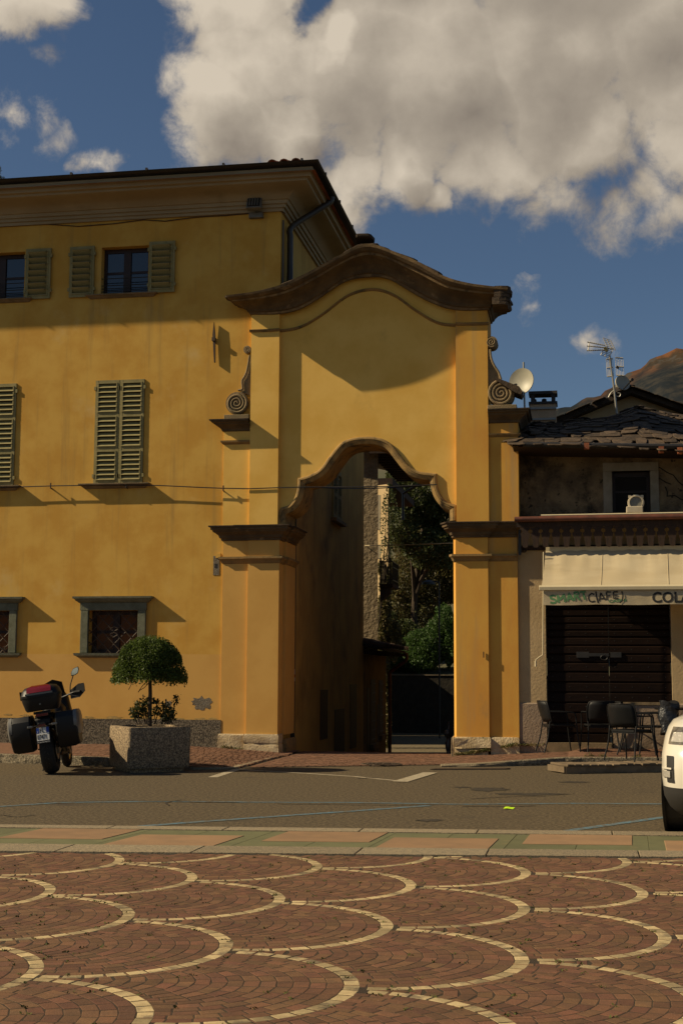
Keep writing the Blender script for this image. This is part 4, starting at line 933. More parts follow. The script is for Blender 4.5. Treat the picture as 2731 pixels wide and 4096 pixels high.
mb.add([(cx0, YU, ZCE-.1), (cx0, 5.5, ZCE-.1), (cx0, 5.5, ZEV+.1), (cx0, YU, ZEV+.2)], [(0, 1, 2, 3)]); mb.add([(cx0, YC, -1.2), (cx0, 5.5, -1.2), (cx0, 5.5, ZCE), (cx0, YC, ZCE)], [(0, 1, 2, 3)])
mb.build('upper_wall', DARKST, cafe, fix=False)
ZSK = P(1220, 1614, YC).z
def skirt(x0, x1):
    mb = MB(); sweep(mb, [(x0, YC), (x1, YC)], [(.035, -.05), (.035, ZSK-.02), (.015, ZSK)], True); mb.add([(x, YC-(.035 if z < ZSK-.01 else .015), z) for x in (x0, x1) for z in (-.05, ZSK)], [(0, 1, 3, 2)]); return mb.build('skirting', SKIRT, cafe)
skirt(cx0, D_[0]-.004); skirt(D_[1]+.004, cx1)
xm = P(1397.5, 1500, YC).x
# low wall and sill under the right leaf
MB().box(xm+.03, D_[1]+.001, YC-.03, YC+.18, -.05, P(1470, 1620, YC).z).build('low_wall', SKIRT, cafe); MB().box(xm+.01, D_[1]+.02, YC-.05, YC+.17, P(1470, 1619, YC).z, P(1470, 1613, YC).z).build('sill', SILL, cafe)
MB().box(D_[0]-.02, xm+.05, YC-.06, YC+.16, -.02, P(1330, 1706, YC).z).build('door_step', SILL, cafe)
zz = lambda q: P(1400, (2100+q/2.007)*.5742, YC+.1).z
ql = [560, 640, 672, 730, 787, 842, 898, 965, 1035, 1103, 1177, 1260, 1343, 1425, 1505, 1590, 1670, 1750]
nails = MB()
for side, (xa_, xb_), qs in (('left', (D_[0]+.015, xm-.006), ql), ('right', (xm+.006, D_[1]-.015), [q for q in ql if q <= 1425])):
    dr_ = MB().box(xa_, xb_, YC+.13, YC+.165, zz(qs[-1]), zz(qs[0])).build('door_leaf', PLANK, cafe)
    for a, b in zip(qs, qs[1:]):
        z1, z0 = zz(a)-.004, zz(b)+.004; t = random.uniform(-.004, .004)
        mb = MB(); mb.loft([[(x, y, z) for y, z in ((YC+.13, z0), (YC+.085+t, z0), (YC+.078+t, z0+.012), (YC+.078+t, z1-.03), (YC+.10+t, z1), (YC+.13, z1))] for x in (xa_, xb_)]); mb.build('door_plank', PLANK, dr_)
        for k in range(4): nails.lathe([(0, -.006), (.008, -.004), (.009, 0)], (xa_+.1+(xb_-xa_-.2)*k/3, YC+.078+t, (z0+z1)/2), 'y', 6)
tag(nails.build('door_nail', BLACKM, cafe), kind='stuff')
zl = P(1397, 1504, YC).z
for nm, u0, u1, h_ in (('lock_plate', 1323, 1352, .11), ('bolt_bar', 1351, 1398, .06), ('hasp', 1401, 1426, .10)):
    a = P(u0, 1504, YC+.05).x; b = P(u1, 1504, YC+.05).x; MB().box(a, b, YC+.052, YC+.077, zl-h_/2, zl+h_/2).build(nm, BLACKM, cafe, bevel=.004)
mb = MB(); c = P(1386, 1509, YC+.05); mb.tube([(c.x+.06*math.cos(t), YC+.045, c.z-.01+.045*math.sin(t)) for t in [2*math.pi*k/20 for k in range(21)]], .008, 6); mb.build('ring_handle', BLACKM, cafe)
# upper window with its stone surround
o = MB(); wS = mat('pale_stone_surround', (.33, .27, .19), .95, (.26, .21, .14), 5, bump=.5, bscale=40)
o.box(U0[0], U_[0], YU-.03, YU+.2, U0[2], U_[3]); o.box(U_[1], U0[1], YU-.03, YU+.2, U0[2], U_[3]); o.box(U0[0], U0[1], YU-.034, YU+.2, U_[3], U0[3]); o.build('window_surround', wS, cafe, bevel=.012)
wn = MB(); y = YU+.16; wn.box(U_[0], U_[0]+.06, y, y+.05, U_[2]-.1, U_[3]); wn.box(U_[1]-.06, U_[1], y, y+.05, U_[2]-.1, U_[3]); wn.box(U_[0]+.06, U_[1]-.06, y, y+.05, U_[3]-.09, U_[3]); zc = P(1450, 1127, YU).z; wn.box(U_[0]+.06, U_[1]-.06, y+.004, y+.05, zc-.02, zc+.02)
w = wn.build('window', WOODD, cafe)
for a, b in ((U_[2]-.1, zc-.02), (zc+.02, U_[3]-.09)): MB().box(U_[0]+.06, U_[1]-.06, y+.02, y+.03, a+.003, b-.003).build('pane', mat('dark_shutter_board', (.016, .011, .008), .8), w)
for pts in ([(1512, 1074), (1530, 1084), (1545, 1092), (1556, 1106), (1572, 1118)], [(1512, 1098), (1528, 1108), (1540, 1112)], [(1530, 1140), (1548, 1138), (1560, 1146), (1574, 1150)], [(1526, 1118), (1532, 1132), (1530, 1140)]):
    o = MB().tube([P(u+random.uniform(-1, 1), v+random.uniform(-1, 1), YU-.001) for u, v in pts for _ in (0, 1)], .010, 4).build('wall_crack', mat('crack_dark', (.012, .009, .006), 1), cafe)
# canopy with a fretted pelmet
YPEL = -.36; zt = P(1400, 1189, YPEL).z; zm = P(1400, 1208, YPEL).z; zb = P(1400, 1255, YPEL).z
MB().box(cx0+.0, cx1, YPEL+.02, YU+.05, zt-.05, zt-.005).build('canopy_roof', PELM, cafe)
MB().box(cx0+.0, cx1, YPEL-.005, YPEL+.022, zm, zt-.052).build('fascia_board', PELM, cafe)
mb = MB(); mb.tube([(cx0-.03, YPEL-.06, zt-.012), (cx1, YPEL-.06, zt+.03)], .05, 10); mb.build('canopy_gutter', RGUT, cafe, smooth=50)
MB().tube([(cx0+.45, YPEL-.03, zt+.055), (cx1, YPEL-.03, zt+.105)], .018, 8).build('conduit', CREAMB, cafe)
MB().box(cx0+.02, cx1, -.02, YC, P(1400, 1262, 0).z, P(1400, 1251, 0).z).build('batten', PELM, cafe)
sp_ = P(1400+24.2, 1230, YPEL).x - P(1400, 1230, YPEL).x; h_ = zm-zb
def fret(w, h):                                         # board cut with round notches above and a narrow foot
    R_ = w*.20; pts = [(-w/2+.002, 0), (-w/2+.002, -h*.10)]
    n = 6
    for k in range(n+1): t = math.pi/2 - math.pi*k/n; pts.append((-w/2+.002+R_*math.cos(t), -h*.10-R_-R_*(-math.sin(t))+0))
    pts += [(-w/2+.006, -h*.10-2*R_-.01), (-w*.30, -h*.62), (-w*.25, -h*.95), (-w*.12, -h), (w*.12, -h), (w*.25, -h*.95), (w*.30, -h*.62), (w/2-.006, -h*.10-2*R_-.01)]
    for k in range(n+1): t = -math.pi/2 + math.pi*k/n; pts.append((w/2-.002-R_*math.cos(t), -h*.10-R_+R_*math.sin(t)))
    pts += [(w/2-.002, -h*.10), (w/2-.002, 0)]
    return MB().prism([Vector((a, -.012, b)) for a, b in pts], (0, .02, 0)).mesh('fret_board', PELM)
FB = fret(sp_, h_)
x = P(1205, 1230, YPEL).x
while x < cx1-.2:
    inst(FB, 'fret_board', cafe, Matrix.Translation((x, YPEL+.008, zm-.002+random.uniform(-.004, .004))) @ Matrix.Rotation(random.uniform(-.02, .02), 4, 'Y')); x += sp_
# dark junction at the gate side
a = P(1193, 1260, -.1); MB().bar((a.x, -.10, a.z+.35), (a.x, -.10, a.z-.12), .05, .05).build('black_pipe', BLACKM, cafe)
b = P(1204, 1267, -.05); MB().tube([(a.x, -.08, b.z), (b.x, -.03, b.z), (b.x+.05, .0, b.z+.05)], .018, 6).build('wall_bracket', IRON, cafe)
# eaves, gutter and slab roof
ev = [(1180, 1017), (1343, 1018), (1568, 1029), (1900, 1045)]
rg = [(1180, 1004), (1192, 996), (1217, 974), (1288, 973), (1320, 965), (1386, 958), (1423, 948), (1463, 935), (1549, 951), (1700, 968), (1900, 985)]
E_ = smooth_pts([P(u, v, -.5) for u, v in ev], 8); Rg = smooth_pts([P(u, v, 2.6) for u, v in rg], 8)
ez = lambda x: interp([(p.x, p.z) for p in E_], x); rz = lambda x: interp([(p.x, p.z) for p in Rg], x)
def roofpt(x, t):
    y = -.5+3.1*t; return Vector((x, y, ez(x)*(1-t)+rz(x)*t + .10*math.sin(math.pi*t)))
mb = MB(); xs = [cx0-.05+.3*k for k in range(32)]
mb.loft([[roofpt(x, t/8)-Vector((0, 0, .06)) for x in xs] for t in range(9)], closed=False); mb.add([roofpt(x, 1)-Vector((0, 0, .06)) for x in xs]+[Vector((x, 5.5, ez(x))) for x in xs], [(i, i+1, len(xs)+i+1, len(xs)+i) for i in range(len(xs)-1)])
mb.add([(xs[0], -.5, ez(xs[0])-.07), (xs[-1], -.5, ez(xs[-1])-.07), (xs[-1], YU, ez(xs[-1])-.1), (xs[0], YU, ez(xs[0])-.1)], [(0, 1, 2, 3)])
roofc = mb.build('roof', PELM, cafe)
CS = [slab_mesh(random.uniform(.20, .40), .46, random.uniform(.016, .030), 30+s) for s in range(8)]
rr = random.Random(12); rows = 15
for k in range(rows):
    t = k/(rows-.4); x = cx0-.05+rr.uniform(0, .2)
    while x < cx0+5.2:
        p = roofpt(x, t); q = roofpt(x, min(1, t+.05)); s = math.atan2(q.z-p.z, q.y-p.y); sx = math.atan2(roofpt(x+.1, t).z-roofpt(x-.1, t).z, .2)
        m = Matrix.Translation(p+Vector((0, .04+rr.uniform(-.05, .05), rr.uniform(0, .014)))) @ Matrix.Rotation(s-.05, 4, 'X') @ Matrix.Rotation(-sx, 4, 'Y') @ Matrix.Rotation(rr.uniform(-.3, .3), 4, 'Z'); inst(rr.choice(CS), 'roof_slab', cafe, m)
        x += rr.uniform(.24, .38)
for u, v in ((1206, 975), (1228, 972), (1252, 972), (1275, 973), (1310, 965), (1335, 960), (1445, 940), (1465, 934), (1490, 941)):
    m = Matrix.Translation(P(u, v+3, 2.5)) @ Matrix.Rotation(rr.uniform(-.2, .2), 4, 'Y') @ Matrix.Rotation(rr.uniform(-1, 1), 4, 'Z'); inst(rr.choice(CS), 'ridge_slab', cafe, m @ Matrix.Scale(1.4, 4, (0, 0, 1)))
mb = MB(); mb.tube([(cx0+.15, -.56, ez(cx0)-.05), (cx1-4, -.56, ez(9)-.10)], .05, 8); mb.build('roof_gutter', BLACKM, cafe)
for u in (1346, 1517, 1560):
    p = P(u, 1024, -.6); MB().box(p.x-.045, p.x+.045, -.62, -.5, ez(p.x)-.12, ez(p.x)-.01).build('terracotta_bracket', TERRA, cafe)

# awning ---------------------------------------------------------------
aw = thing('awning', 'cream canvas café awning with lettered valance over the plank door', 'awning', P(1400, 1350, -1.0))
YA0, YA1 = -.15, -1.25
ax0t = P(1250, 1262, YA0).x; zat = P(1400, 1259, YA0).z; ax0 = P(1237.5, 1350, YA1).x; zab = P(1300, 1350, YA1).z; ax1 = ax0+4.6; ax1t = ax1+.02
nx, ny = 70, 14; V = []
wr = random.Random(5)
for j in range(ny+1):
    t = j/ny
    for i in range(nx+1):
        s = i/nx; x = (ax0t+.02)*(1-t)+(ax0+.04)*t + s*(4.5)
        sag = -.07*math.sin(math.pi*t) + .010*math.sin(x*14+5*t+2*math.sin(x*3))*(1-t)**2 + .008*math.sin(x*31)*(1-t)**3 + .012*math.sin(x*9+t*3)*t*(1-t)*4*.6 + .02*math.exp(-((x-ax0-.42)/.12)**2)*math.sin(math.pi*t)*(1-.3*t) + .014*math.exp(-((x-ax0-2.0)/.1)**2)*(1-t) - .02*math.exp(-((x-ax0-.2)/.07)**2)*(1-t)
        V.append((x, YA0+(YA1-YA0)*t, zat+(zab+.03-zat)*t+sag))
mb = MB(); mb.add(V, [(j*(nx+1)+i, j*(nx+1)+i+1, (j+1)*(nx+1)+i+1, (j+1)*(nx+1)+i) for j in range(ny) for i in range(nx)]); ob = mb.build('awning_cloth', CLOTH, aw, smooth=60)
mb = MB()
for q in (1375, 1520):                                  # stitched seams
    i = round(nx*((P(q, 1300, -.7).x-ax0)/4.5)); mb.tube([Vector(V[j*(nx+1)+i])+Vector((0, -.002, .003)) for j in range(ny+1)], .006, 5)
mb.build('seam', CLOTH, aw)
mb = MB(); mb.loft([[(x, y, z) for y, z in ((YA1-.055, zab-.045), (YA1-.06, zab+.015), (YA1-.03, zab+.045), (YA1+.05, zab+.04), (YA1+.05, zab-.045))] for x in (ax0, ax1)]); mb.build('front_bar', CREAMB, aw, bevel=.006)
zv0 = P(1300, 1389.5, YA1).z; zv1 = zab-.045
yv = lambda x, z: YA1-.02 + .004*math.sin(x*7.1)+.002*math.sin(x*23+z*9)+.004*math.sin(x*3.3+1)*(zv1-z)/.3
nx = 130; nz = 8
V = [(ax0+.07+(ax1-ax0-.1)*i/nx, 0, zv0+(zv1-zv0)*j/nz) for j in range(nz+1) for i in range(nx+1)]; V = [(x, yv(x, z), z+(.006*math.sin(x*5) if z < zv0+.01 else 0)) for x, _, z in V]
mb = MB(); mb.add(V, [(j*(nx+1)+i, j*(nx+1)+i+1, (j+1)*(nx+1)+i+1, (j+1)*(nx+1)+i) for j in range(nz) for i in range(nx)]); val_ = mb.build('valance', CLOTH, aw, smooth=60)
mb = MB(); mb.box(ax0t+.02, ax1t, YA0-.05, YC, zat-.06, zat+.03); mb.build('back_rail', CREAMB, aw)
for s in (ax0+.3, ax1-.3): MB().tube([(s, YA0, zat-.32), (s+.5*(1 if s < ax0+1 else -1), (YA0+YA1)/2, (zat+zab)/2-.34), (s, YA1+.08, zab-.03)], .022, 8).build('folding_arm', CREAMB, aw)
p0 = P(1247, 1262, -.4); xr = p0.x
MB().tube([(xr, -.40, zat-.08), (P(1246, 1500, -.40).x, -.40, P(1246, 1483, -.40).z), (P(1245.5, 1503, -.40).x, -.40, P(1245, 1504, -.40).z), (P(1238, 1508, -.40).x, -.40, P(1238, 1509, -.40).z), (P(1230, 1514, -.40).x, -.42, P(1230, 1515, -.40).z), (P(1229, 1528, -.40).x, -.42, P(1229, 1528, -.40).z)], .011, 7).build('crank_rod', CREAMB, aw)
MB().tube([P(1229, 1518, -.42), P(1229, 1531, -.42)], .017, 8).build('crank_handle', CREAMB, aw)
INKB = mat('black_print', (.03, .028, .026), .8); INKG = mat('green_print', (.085, .22, .085), .8, (.12, .25, .11), 30)
def stroke_text(strokes, wpx, m, name):                 # hand-drawn letters: polylines in picture measure, laid on the valance as flat print
    mb = MB()
    for si, st in enumerate(strokes):
        pts = [P(u, v, YA1-.03) for u, v in st]; d = 0.0; rib = []
        w = wpx*.5*(Vector((0, YA1-.03, 0))-CAM).length/F
        dense = []
        for a, b in zip(pts, pts[1:]):
            n = max(2, int((b-a).length/.02)); dense += [a.lerp(b, k/n) for k in range(n)]
        dense.append(pts[-1]); A = []; B = []
        for i, p in enumerate(dense):
            t = dense[min(i+1, len(dense)-1)]-dense[max(i-1, 0)]; t = Vector((t.x, 0, t.z)).normalized(); n = Vector((-t.z, 0, t.x))*w
            for lst, q in ((A, p+n), (B, p-n)): lst.append((q.x, yv(q.x, q.z)-.003-.0007*si, q.z))
        mb.loft([A, B], closed=False, caps=False)
    o = mb.build(name, m, val_); return o
def zc_(pts): return [((2130+x/2.609)*.5742, (2330+y/2.609)*.5742) for x, y in pts]
stroke_text([zc_(s) for s in ([(232, 142), (205, 134), (180, 146), (186, 166), (220, 176), (244, 190), (232, 210), (204, 214), (180, 206)], [(270, 212), (252, 132), (286, 180), (322, 122), (336, 204)], [(358, 198), (375, 112), (418, 190)], [(366, 168), (402, 162)],
   [(434, 190), (432, 104), (468, 100), (478, 120), (462, 138), (438, 142)], [(455, 142), (490, 184)], [(488, 100), (552, 94)], [(522, 98), (540, 180)])], 4.6, INKG, 'green_lettering')
stroke_text([zc_(s) for s in ([(640, 124), (612, 114), (584, 134), (578, 164), (588, 190), (612, 202), (648, 194)], [(655, 94), (662, 150), (680, 214)], [(690, 194), (706, 108), (756, 184)], [(694, 168), (736, 166)],
   [(770, 182), (766, 98)], [(764, 98), (814, 100)], [(768, 138), (806, 136)], [(838, 98), (842, 166), (892, 164)], [(838, 98), (884, 96)], [(840, 130), (880, 130)], [(926, 92), (938, 140), (930, 190), (904, 214)])], 3.3, INKB, 'black_lettering')
def font_text(s, size, m, name, par, loc, rot, extr=.002, bold=0.0):
    cu = bpy.data.curves.new(name, 'FONT'); cu.body = s; cu.size = size; cu.extrude = extr; cu.offset = bold; cu.resolution_u = 3
    t = bpy.data.objects.new('tmp_text', cu); COL.objects.link(t); dg = bpy.context.evaluated_depsgraph_get(); me = bpy.data.meshes.new_from_object(t.evaluated_get(dg)); bpy.data.objects.remove(t)
    me.name = name; me.materials.clear(); me.materials.append(m); o = bpy.data.objects.new(name, me); COL.objects.link(o); o.matrix_basis = Matrix.Translation(loc) @ rot; attach(o, par); return o
def wrap_valance(o):
    m = o.matrix_basis; me = o.data; me.transform(m); o.matrix_basis = Matrix.Identity(4)
    y0 = min(v.co.y for v in me.vertices)
    for v in me.vertices: v.co.y = yv(v.co.x, v.co.z)-.004+(v.co.y-y0)*.3
RX = Matrix.Rotation(R(90), 4, 'X')
a = P((2130+1240/2.609)*.5742, 1383.5, YA1-.032); wrap_valance(font_text('COLA', .255, INKB, 'black_lettering', val_, (a.x, YA1-.046, a.z), RX @ Matrix.Scale(.95, 4, (1, 0, 0)), bold=.007))
a = P((2130+788/2.609)*.5742, 1384.2, YA1-.032); wrap_valance(font_text('CASINI', .066, INKG, 'green_lettering', val_, (a.x, YA1-.046, a.z), RX @ Matrix.Rotation(R(4), 4, 'Z') @ Matrix.Scale(1.5, 4, (1, 0, 0)), bold=.002))
# round lamp standing on the canopy -----------------------------------
lp_ = thing('round_floodlight', 'round cream floodlight standing on the canopy before the upper window', 'floodlight', P(1458, 1176, -.3))
c = P(1459, 1155, -.30); WL = mat('cream_lamp_casing', (.55, .47, .33), .6, (.48, .40, .27), 8)
mb = MB(); mb.lathe([(.145, .10), (.15, -.02), (.145, -.06), (.115, -.065), (.112, -.03)], c, 'y', 26); mb.build('lamp_ring', WL, lp_, smooth=40); MB().lathe([(.0, -.035), (.112, -.035)], c, 'y', 24).build('lens', mat('lamp_lens', (.22, .21, .17), .25, (.17, .16, .13), 30), lp_)
b_ = P(1457, 1170, -.30); MB().box(b_.x-.155, b_.x+.14, -.38, -.2, b_.z-.07, b_.z+.05).build('ballast_box', WL, lp_, bevel=.012)
for s in (-1, 1): MB().box(c.x+s*.11-.025, c.x+s*.11+.025, -.36, -.28, c.z+.085, c.z+.135).build('clip', WL, lp_)

# ------------------------------------------------------------------ house with the gable behind, chimney, dishes, aerial
YG = 9.0; gab = thing('gabled_house', 'plain house gable with stone roof rising behind the café roof', 'house', P(1447, 1000, YG))
pk = P(1447, 909, YG); l_ = P(1205, 1010, YG); r_ = P(1640, 977, YG)
GAB = mat('buff_gable_plaster', (.50, .36, .19), .9, (.44, .30, .15), 1.2, bump=.3, bscale=20)
MB().prism([Vector((l_.x, YG, 2)), Vector((r_.x+3, YG, 2)), Vector((r_.x+3, YG, r_.z-.6)), Vector((r_.x, YG, r_.z)), pk, l_], (0, 6, 0)).build('wall', GAB, gab)
for a, b in ((l_, pk), (pk, r_+(r_-pk)*.9)):
    d = (b-a); n = int(d.length/.5)
    MB().prism([a+Vector((0, -.35, .005)), b+Vector((0, -.35, .005)), b+Vector((0, -.35, .13)), a+Vector((0, -.35, .13))], (0, 6.6, 0)).build('roof', SLATE, gab)
    for k in range(n):
        p = a.lerp(b, (k+.5)/n); inst(CS[k % 8], 'roof_slab', gab, Matrix.Translation(p+Vector((0, -.28, .155))) @ Matrix.Rotation(-math.atan2(d.z, d.x), 4, 'Y') @ Matrix.Scale(1.9, 4, (1, 0, 0)))
inst(CS[1], 'ridge_slab', gab, Matrix.Translation(pk+Vector((0, -.25, .17))) @ Matrix.Scale(2.2, 4, (0, 0, 1)) @ Matrix.Scale(.9, 4, (1, 0, 0)))
YCH = 7.0; ch = thing('chimney', 'square plastered chimney with a slab cap between dish and gable', 'chimney', P(1246, 980, YCH))
h = rect(1216.5, 928, 1276.5, 992, YCH); DK = mat('lead_grey_cap', (.065, .055, .048), .7, (.045, .04, .035), 5)
MB().box(h[0], h[1], YCH, YCH+.42, h[2]-.8, h[3]).build('shaft', mat('pink_grey_plaster', (.62, .44, .27), .95, (.54, .38, .23), 4, bump=.5, bscale=30), ch)
MB().box(h[0]-.03, h[1]+.03, YCH-.03, YCH+.45, h[3], h[3]+.06).build('ledge', DK, ch)
zt = P(1246, 905, YCH).z
for x in (h[0]+.02, h[1]-.11):
    for y in (YCH, YCH+.33): MB().box(x, x+.09, y, y+.09, h[3]+.06, zt).build('post', DK, ch)
mb = MB(); mb.box(h[0]-.03, h[1]+.03, YCH-.03, YCH+.45, zt, zt+.07); mb.build('cap', DK, ch)
for u in (1226, 1249): p = P(u, 925, YCH+.3); MB().lathe([(.06, 0), (.06, .09), (.03, .11)], (p.x, YCH+.2, h[3]+.06), 'z', 12).build('pot', DK, ch)
for v in (938, 963): p = P(1246, v, YCH); MB().box(P(1196, v, YCH).x, P(1276, v, YCH).x, YCH-.05, YCH-.012, p.z-.025, p.z+.025).build('strap', mat('galvanised', (.30, .29, .26), .45, metal=.6), ch)
GALV = MATS['galvanised']
def dish(name, label, cu, cv, rx, y, yaw, tilt, mast_uv):
    d = thing(name, label, 'satellite dish', P(cu, cv, y)); c = P(cu, cv, y); k = (y-CAM.y)/math.cos(YAW)/F; r = rx*k
    prof = [(0, .0)]; 
    for i in range(1, 9): q = r*i/8; prof.append((q, -.22*q*q/r))
    mb = MB(); mb.lathe(prof+[(r+.012, prof[-1][1]-.005), (r+.012, prof[-1][1]+.03), (r*.6, .02), (0.0, .05)], (0, 0, 0), 'y', 32)
    m = Matrix.Translation(c) @ Matrix.Rotation(R(yaw), 4, 'Z') @ Matrix.Rotation(R(tilt), 4, 'X'); mb.xf(m).build('reflector', mat('dish_paint', (.40, .38, .30), .45, (.35, .33, .26), 3), d, smooth=50)
    MB().tube([m @ Vector((0, -.02, -r*.95)), m @ Vector((0, -.45, -r*.62))], .014, 6).build('feed_arm', BLACKM, d); MB().tube([m @ Vector((0, -.45, -r*.62)), m @ Vector((0, -.36, -r*.5))], .035, 8).build('feed_horn', DK, d)
    MB().tube([P(u, v, y+.12) for u, v in mast_uv], .026, 8).build('mast', GALV, d); return d
dish('satellite_dish', 'large grey satellite dish beside the chimney, on a pole', 1199, 877, 29.5, 9.6, -24, -4, [(1201.5, 832), (1202, 880), (1206, 990)])
dish('satellite_dish', 'small pale satellite dish clamped low on the aerial mast', 1427.5, 880, 16.5, 4.0, 26, -10, [(1414.5, 872), (1415, 890)])
an = thing('television_aerial', 'tall mast with two comb aerials above the slab roof', 'aerial', P(1415, 945, 4.0)); YN = 4.0
MB().tube([P(1398.5, 816, YN), P(1403, 850, YN), P(1410, 900, YN), P(1415, 950, YN)], .022, 8).build('mast', GALV, an)
def zA(x, y): return P((1950+x/2.007)*.5742, (1300+y/2.007)*.5742, YN)
STR = mat('pale_aluminium', (.48, .45, .38), .5, metal=.3)
for nm, pts in (('boom', [(945, 190), (1005, 188)]), ('boom', [(797, 137), (940, 165)]), ('boom', [(795, 168), (940, 182)]), ('boom', [(792, 206), (935, 200)])): MB().tube([zA(*p) for p in pts], .013, 6).build(nm, STR, an)
MB().tube([zA(814, 135), zA(802, 207)], .012, 6).build('director_bar', STR, an)
el = MB()
for k in range(9):
    t = k/8
    for (a, b), (c, d) in (((800, 137), (935, 163)), ((797, 170), (935, 183)), ((795, 206), (930, 201))):
        p = zA(a+(c-a+0)*t if False else a+(c-a)*t, b+(d-b)*t); el.bar(p+Vector((0, -.09, -.01)), p+Vector((0, .09, .01)), .008, .008)
tag(el.build('director_rod', STR, an), kind='stuff')
g = MB()
for (x0, y0), (x1, y1), (ex, ey) in (((922, 103), (960, 183), (62, 20)), ((905, 240), (935, 180), (65, 22))):
    for k in range(6): t = k/5; a = zA(x0+(x1-x0)*t, y0+(y1-y0)*t); b = zA(x0+(x1-x0)*t+ex, y0+(y1-y0)*t+ey); g.tube([a, b], .007, 5)
    for s in (0, .5, 1): g.tube([zA(x0+ex*s, y0+ey*s), zA(x1+ex*s, y1+ey*s)], .009, 5)
g.build('reflector_grid', STR, an)
g = MB()
for (x0, x1, y0, y1, s) in ((948, 1000, 275, 415, -10), (1022, 1083, 262, 404, 8)):
    for k in range(6): t = k/5; g.tube([zA(x0+(x1-x0)*t, y0+s*t*.6), zA(x0+(x1-x0)*t+8, y1+s*t*.3)], .005, 4)
    for t in (0, .5, 1): g.tube([zA(x0+8*t, y0+(y1-y0)*t), zA(x1+8*t, y0+(y1-y0)*t+s*.5)], .016, 5)
g.build('panel_grid', STR, an)
MB().bar(zA(938, 178), zA(953, 212), .06, .06).build('junction_box', mat('yellowed_plastic', (.40, .30, .09), .5), an); MB().bar(zA(1028, 335), zA(1050, 345), .05, .05).build('junction_box', BLACKM, an)
MB().tube(smooth_pts([zA(965, 580), zA(985, 545), zA(1010, 525), zA(1022, 530)], 4), .008, 5).build('lead_wire', STR, an); MB().tube(smooth_pts([zA(1035, 545), zA(1062, 550), zA(1055, 575), zA(1030, 570)], 4), .008, 5).build('lead_wire', STR, an)

# ------------------------------------------------------------------ mountain
MTN = bpy.data.materials.new('mountain_slope'); MTN.use_nodes = True
def mtn_mat():
    nt = MTN.node_tree; N = nt.nodes; L = nt.links; b = N['Principled BSDF']; b.inputs['Roughness'].default_value = 1; b.inputs['Specular IOR Level'].default_value = 0
    tc = N.new('ShaderNodeTexCoord'); sx = N.new('ShaderNodeSeparateXYZ'); L.new(tc.outputs['Object'], sx.inputs[0])
    def noise(s, d): n = N.new('ShaderNodeTexNoise'); n.inputs['Scale'].default_value = s; n.inputs['Detail'].default_value = d; n.inputs['Roughness'].default_value = .65; L.new(tc.outputs['Object'], n.inputs['Vector']); return n.outputs['Fac']
    def mix(f, a, c):
        x = N.new('ShaderNodeMix'); x.data_type = 'RGBA'; L.new(f, x.inputs['Factor'])
        for k, s in (('A', a), ('B', c)):
            if isinstance(s, tuple): x.inputs[k].default_value = s+(1,)
            else: L.new(s, x.inputs[k])
        return x.outputs['Result']
    def rng(x, a, z): r = N.new('ShaderNodeMapRange'); r.interpolation_type = 'SMOOTHSTEP'; L.new(x, r.inputs['Value']); r.inputs['From Min'].default_value = a; r.inputs['From Max'].default_value = z; return r.outputs[0]
    def m_(op, a, b_): n = N.new('ShaderNodeMath'); n.operation = op; L.new(a, n.inputs[0]); (L.new(b_, n.inputs[1]) if not isinstance(b_, float) else setattr(n.inputs[1], 'default_value', b_)); return n.outputs[0]
    zq = m_('ADD', sx.outputs['Z'], m_('MULTIPLY', noise(.004, 8), 240.0))
    grass = mix(rng(noise(.02, 9), .44, .56), (.150, .068, .032), (.060, .042, .026)); grass = mix(rng(noise(.05, 8), .54, .62), grass, (.075, .066, .058))
    trees = mix(rng(noise(.05, 5), .4, .65), (.018, .022, .026), (.040, .038, .034))
    c = mix(rng(zq, 520.0, 575.0), trees, grass); c = mix(rng(m_('ADD', sx.outputs['Z'], m_('MULTIPLY', noise(.03, 8), 170.0)), 578.0, 590.0), c, (.62, .64, .68))
    L.new(c, b.inputs['Base Color'])
mtn_mat()
DM = 2000.0
out = [(1000, 990), (1150, 965), (1260, 945), (1330, 927), (1372, 907), (1410, 888), (1440, 862), (1470, 842), (1500, 825), (1530, 811), (1556, 804), (1590, 806), (1640, 790), (1750, 760), (1900, 800), (2300, 850)]
mb = MB(); rings = []; rr = random.Random(3); nI = 26
from mathutils import noise as mnoise
us = [1000+13*k for k in range(100)]
for i in range(nI+1):
    t = i/nI; row = []
    for u in us:
        d = ray(u, interp(out, u)); s = DM/d.y; top = CAM+d*s
        p = Vector((top.x+ (1-t)*60, top.y-900*(1-t), top.z*(t**.9)))
        n = mnoise.fractal(Vector((p.x*.004, p.y*.004, p.z*.006)), 1, 2, 6)*55*(1-t**6)+mnoise.noise(Vector((p.x*.03, p.y*.02, 1)))*12+mnoise.noise(Vector((p.x*.09, p.y*.05, 3)))*5
        row.append((p.x+n*.5, p.y+n, p.z+(n*.25 if t < 1 else mnoise.noise(Vector((p.x*.05, 0, 0)))*5)))
    rings.append(row)
back = [(x, y+1200, 0) for x, y, z in rings[-1]]; rings.append(back)
mb.loft(rings, closed=False); tag(mb.build('mountain', MTN, smooth=60, fix=False), kind='structure')
# ------------------------------------------------------------------ the alley behind the gate
ALP = mat('alley_cobbles', (.170, .130, .066), .95, (.115, .088, .046), 9, bump=1.0, bscale=9, bdist=.04, stain=(.14, .115, .065), sscale=1.2, smin=.55, smax=.7)
mb = MB(); ys = [1.0, 1.3, 3, 5, 7, 9, 11, 13, 20, 30, 39.0]; mb.loft([[(x, y, gz(y)+.02) for x in (-26, XC-6, XC-.1, 0, 3, 9, 16)] for y in ys], closed=False); tag(mb.build('alley_paving', ALP), kind='structure')
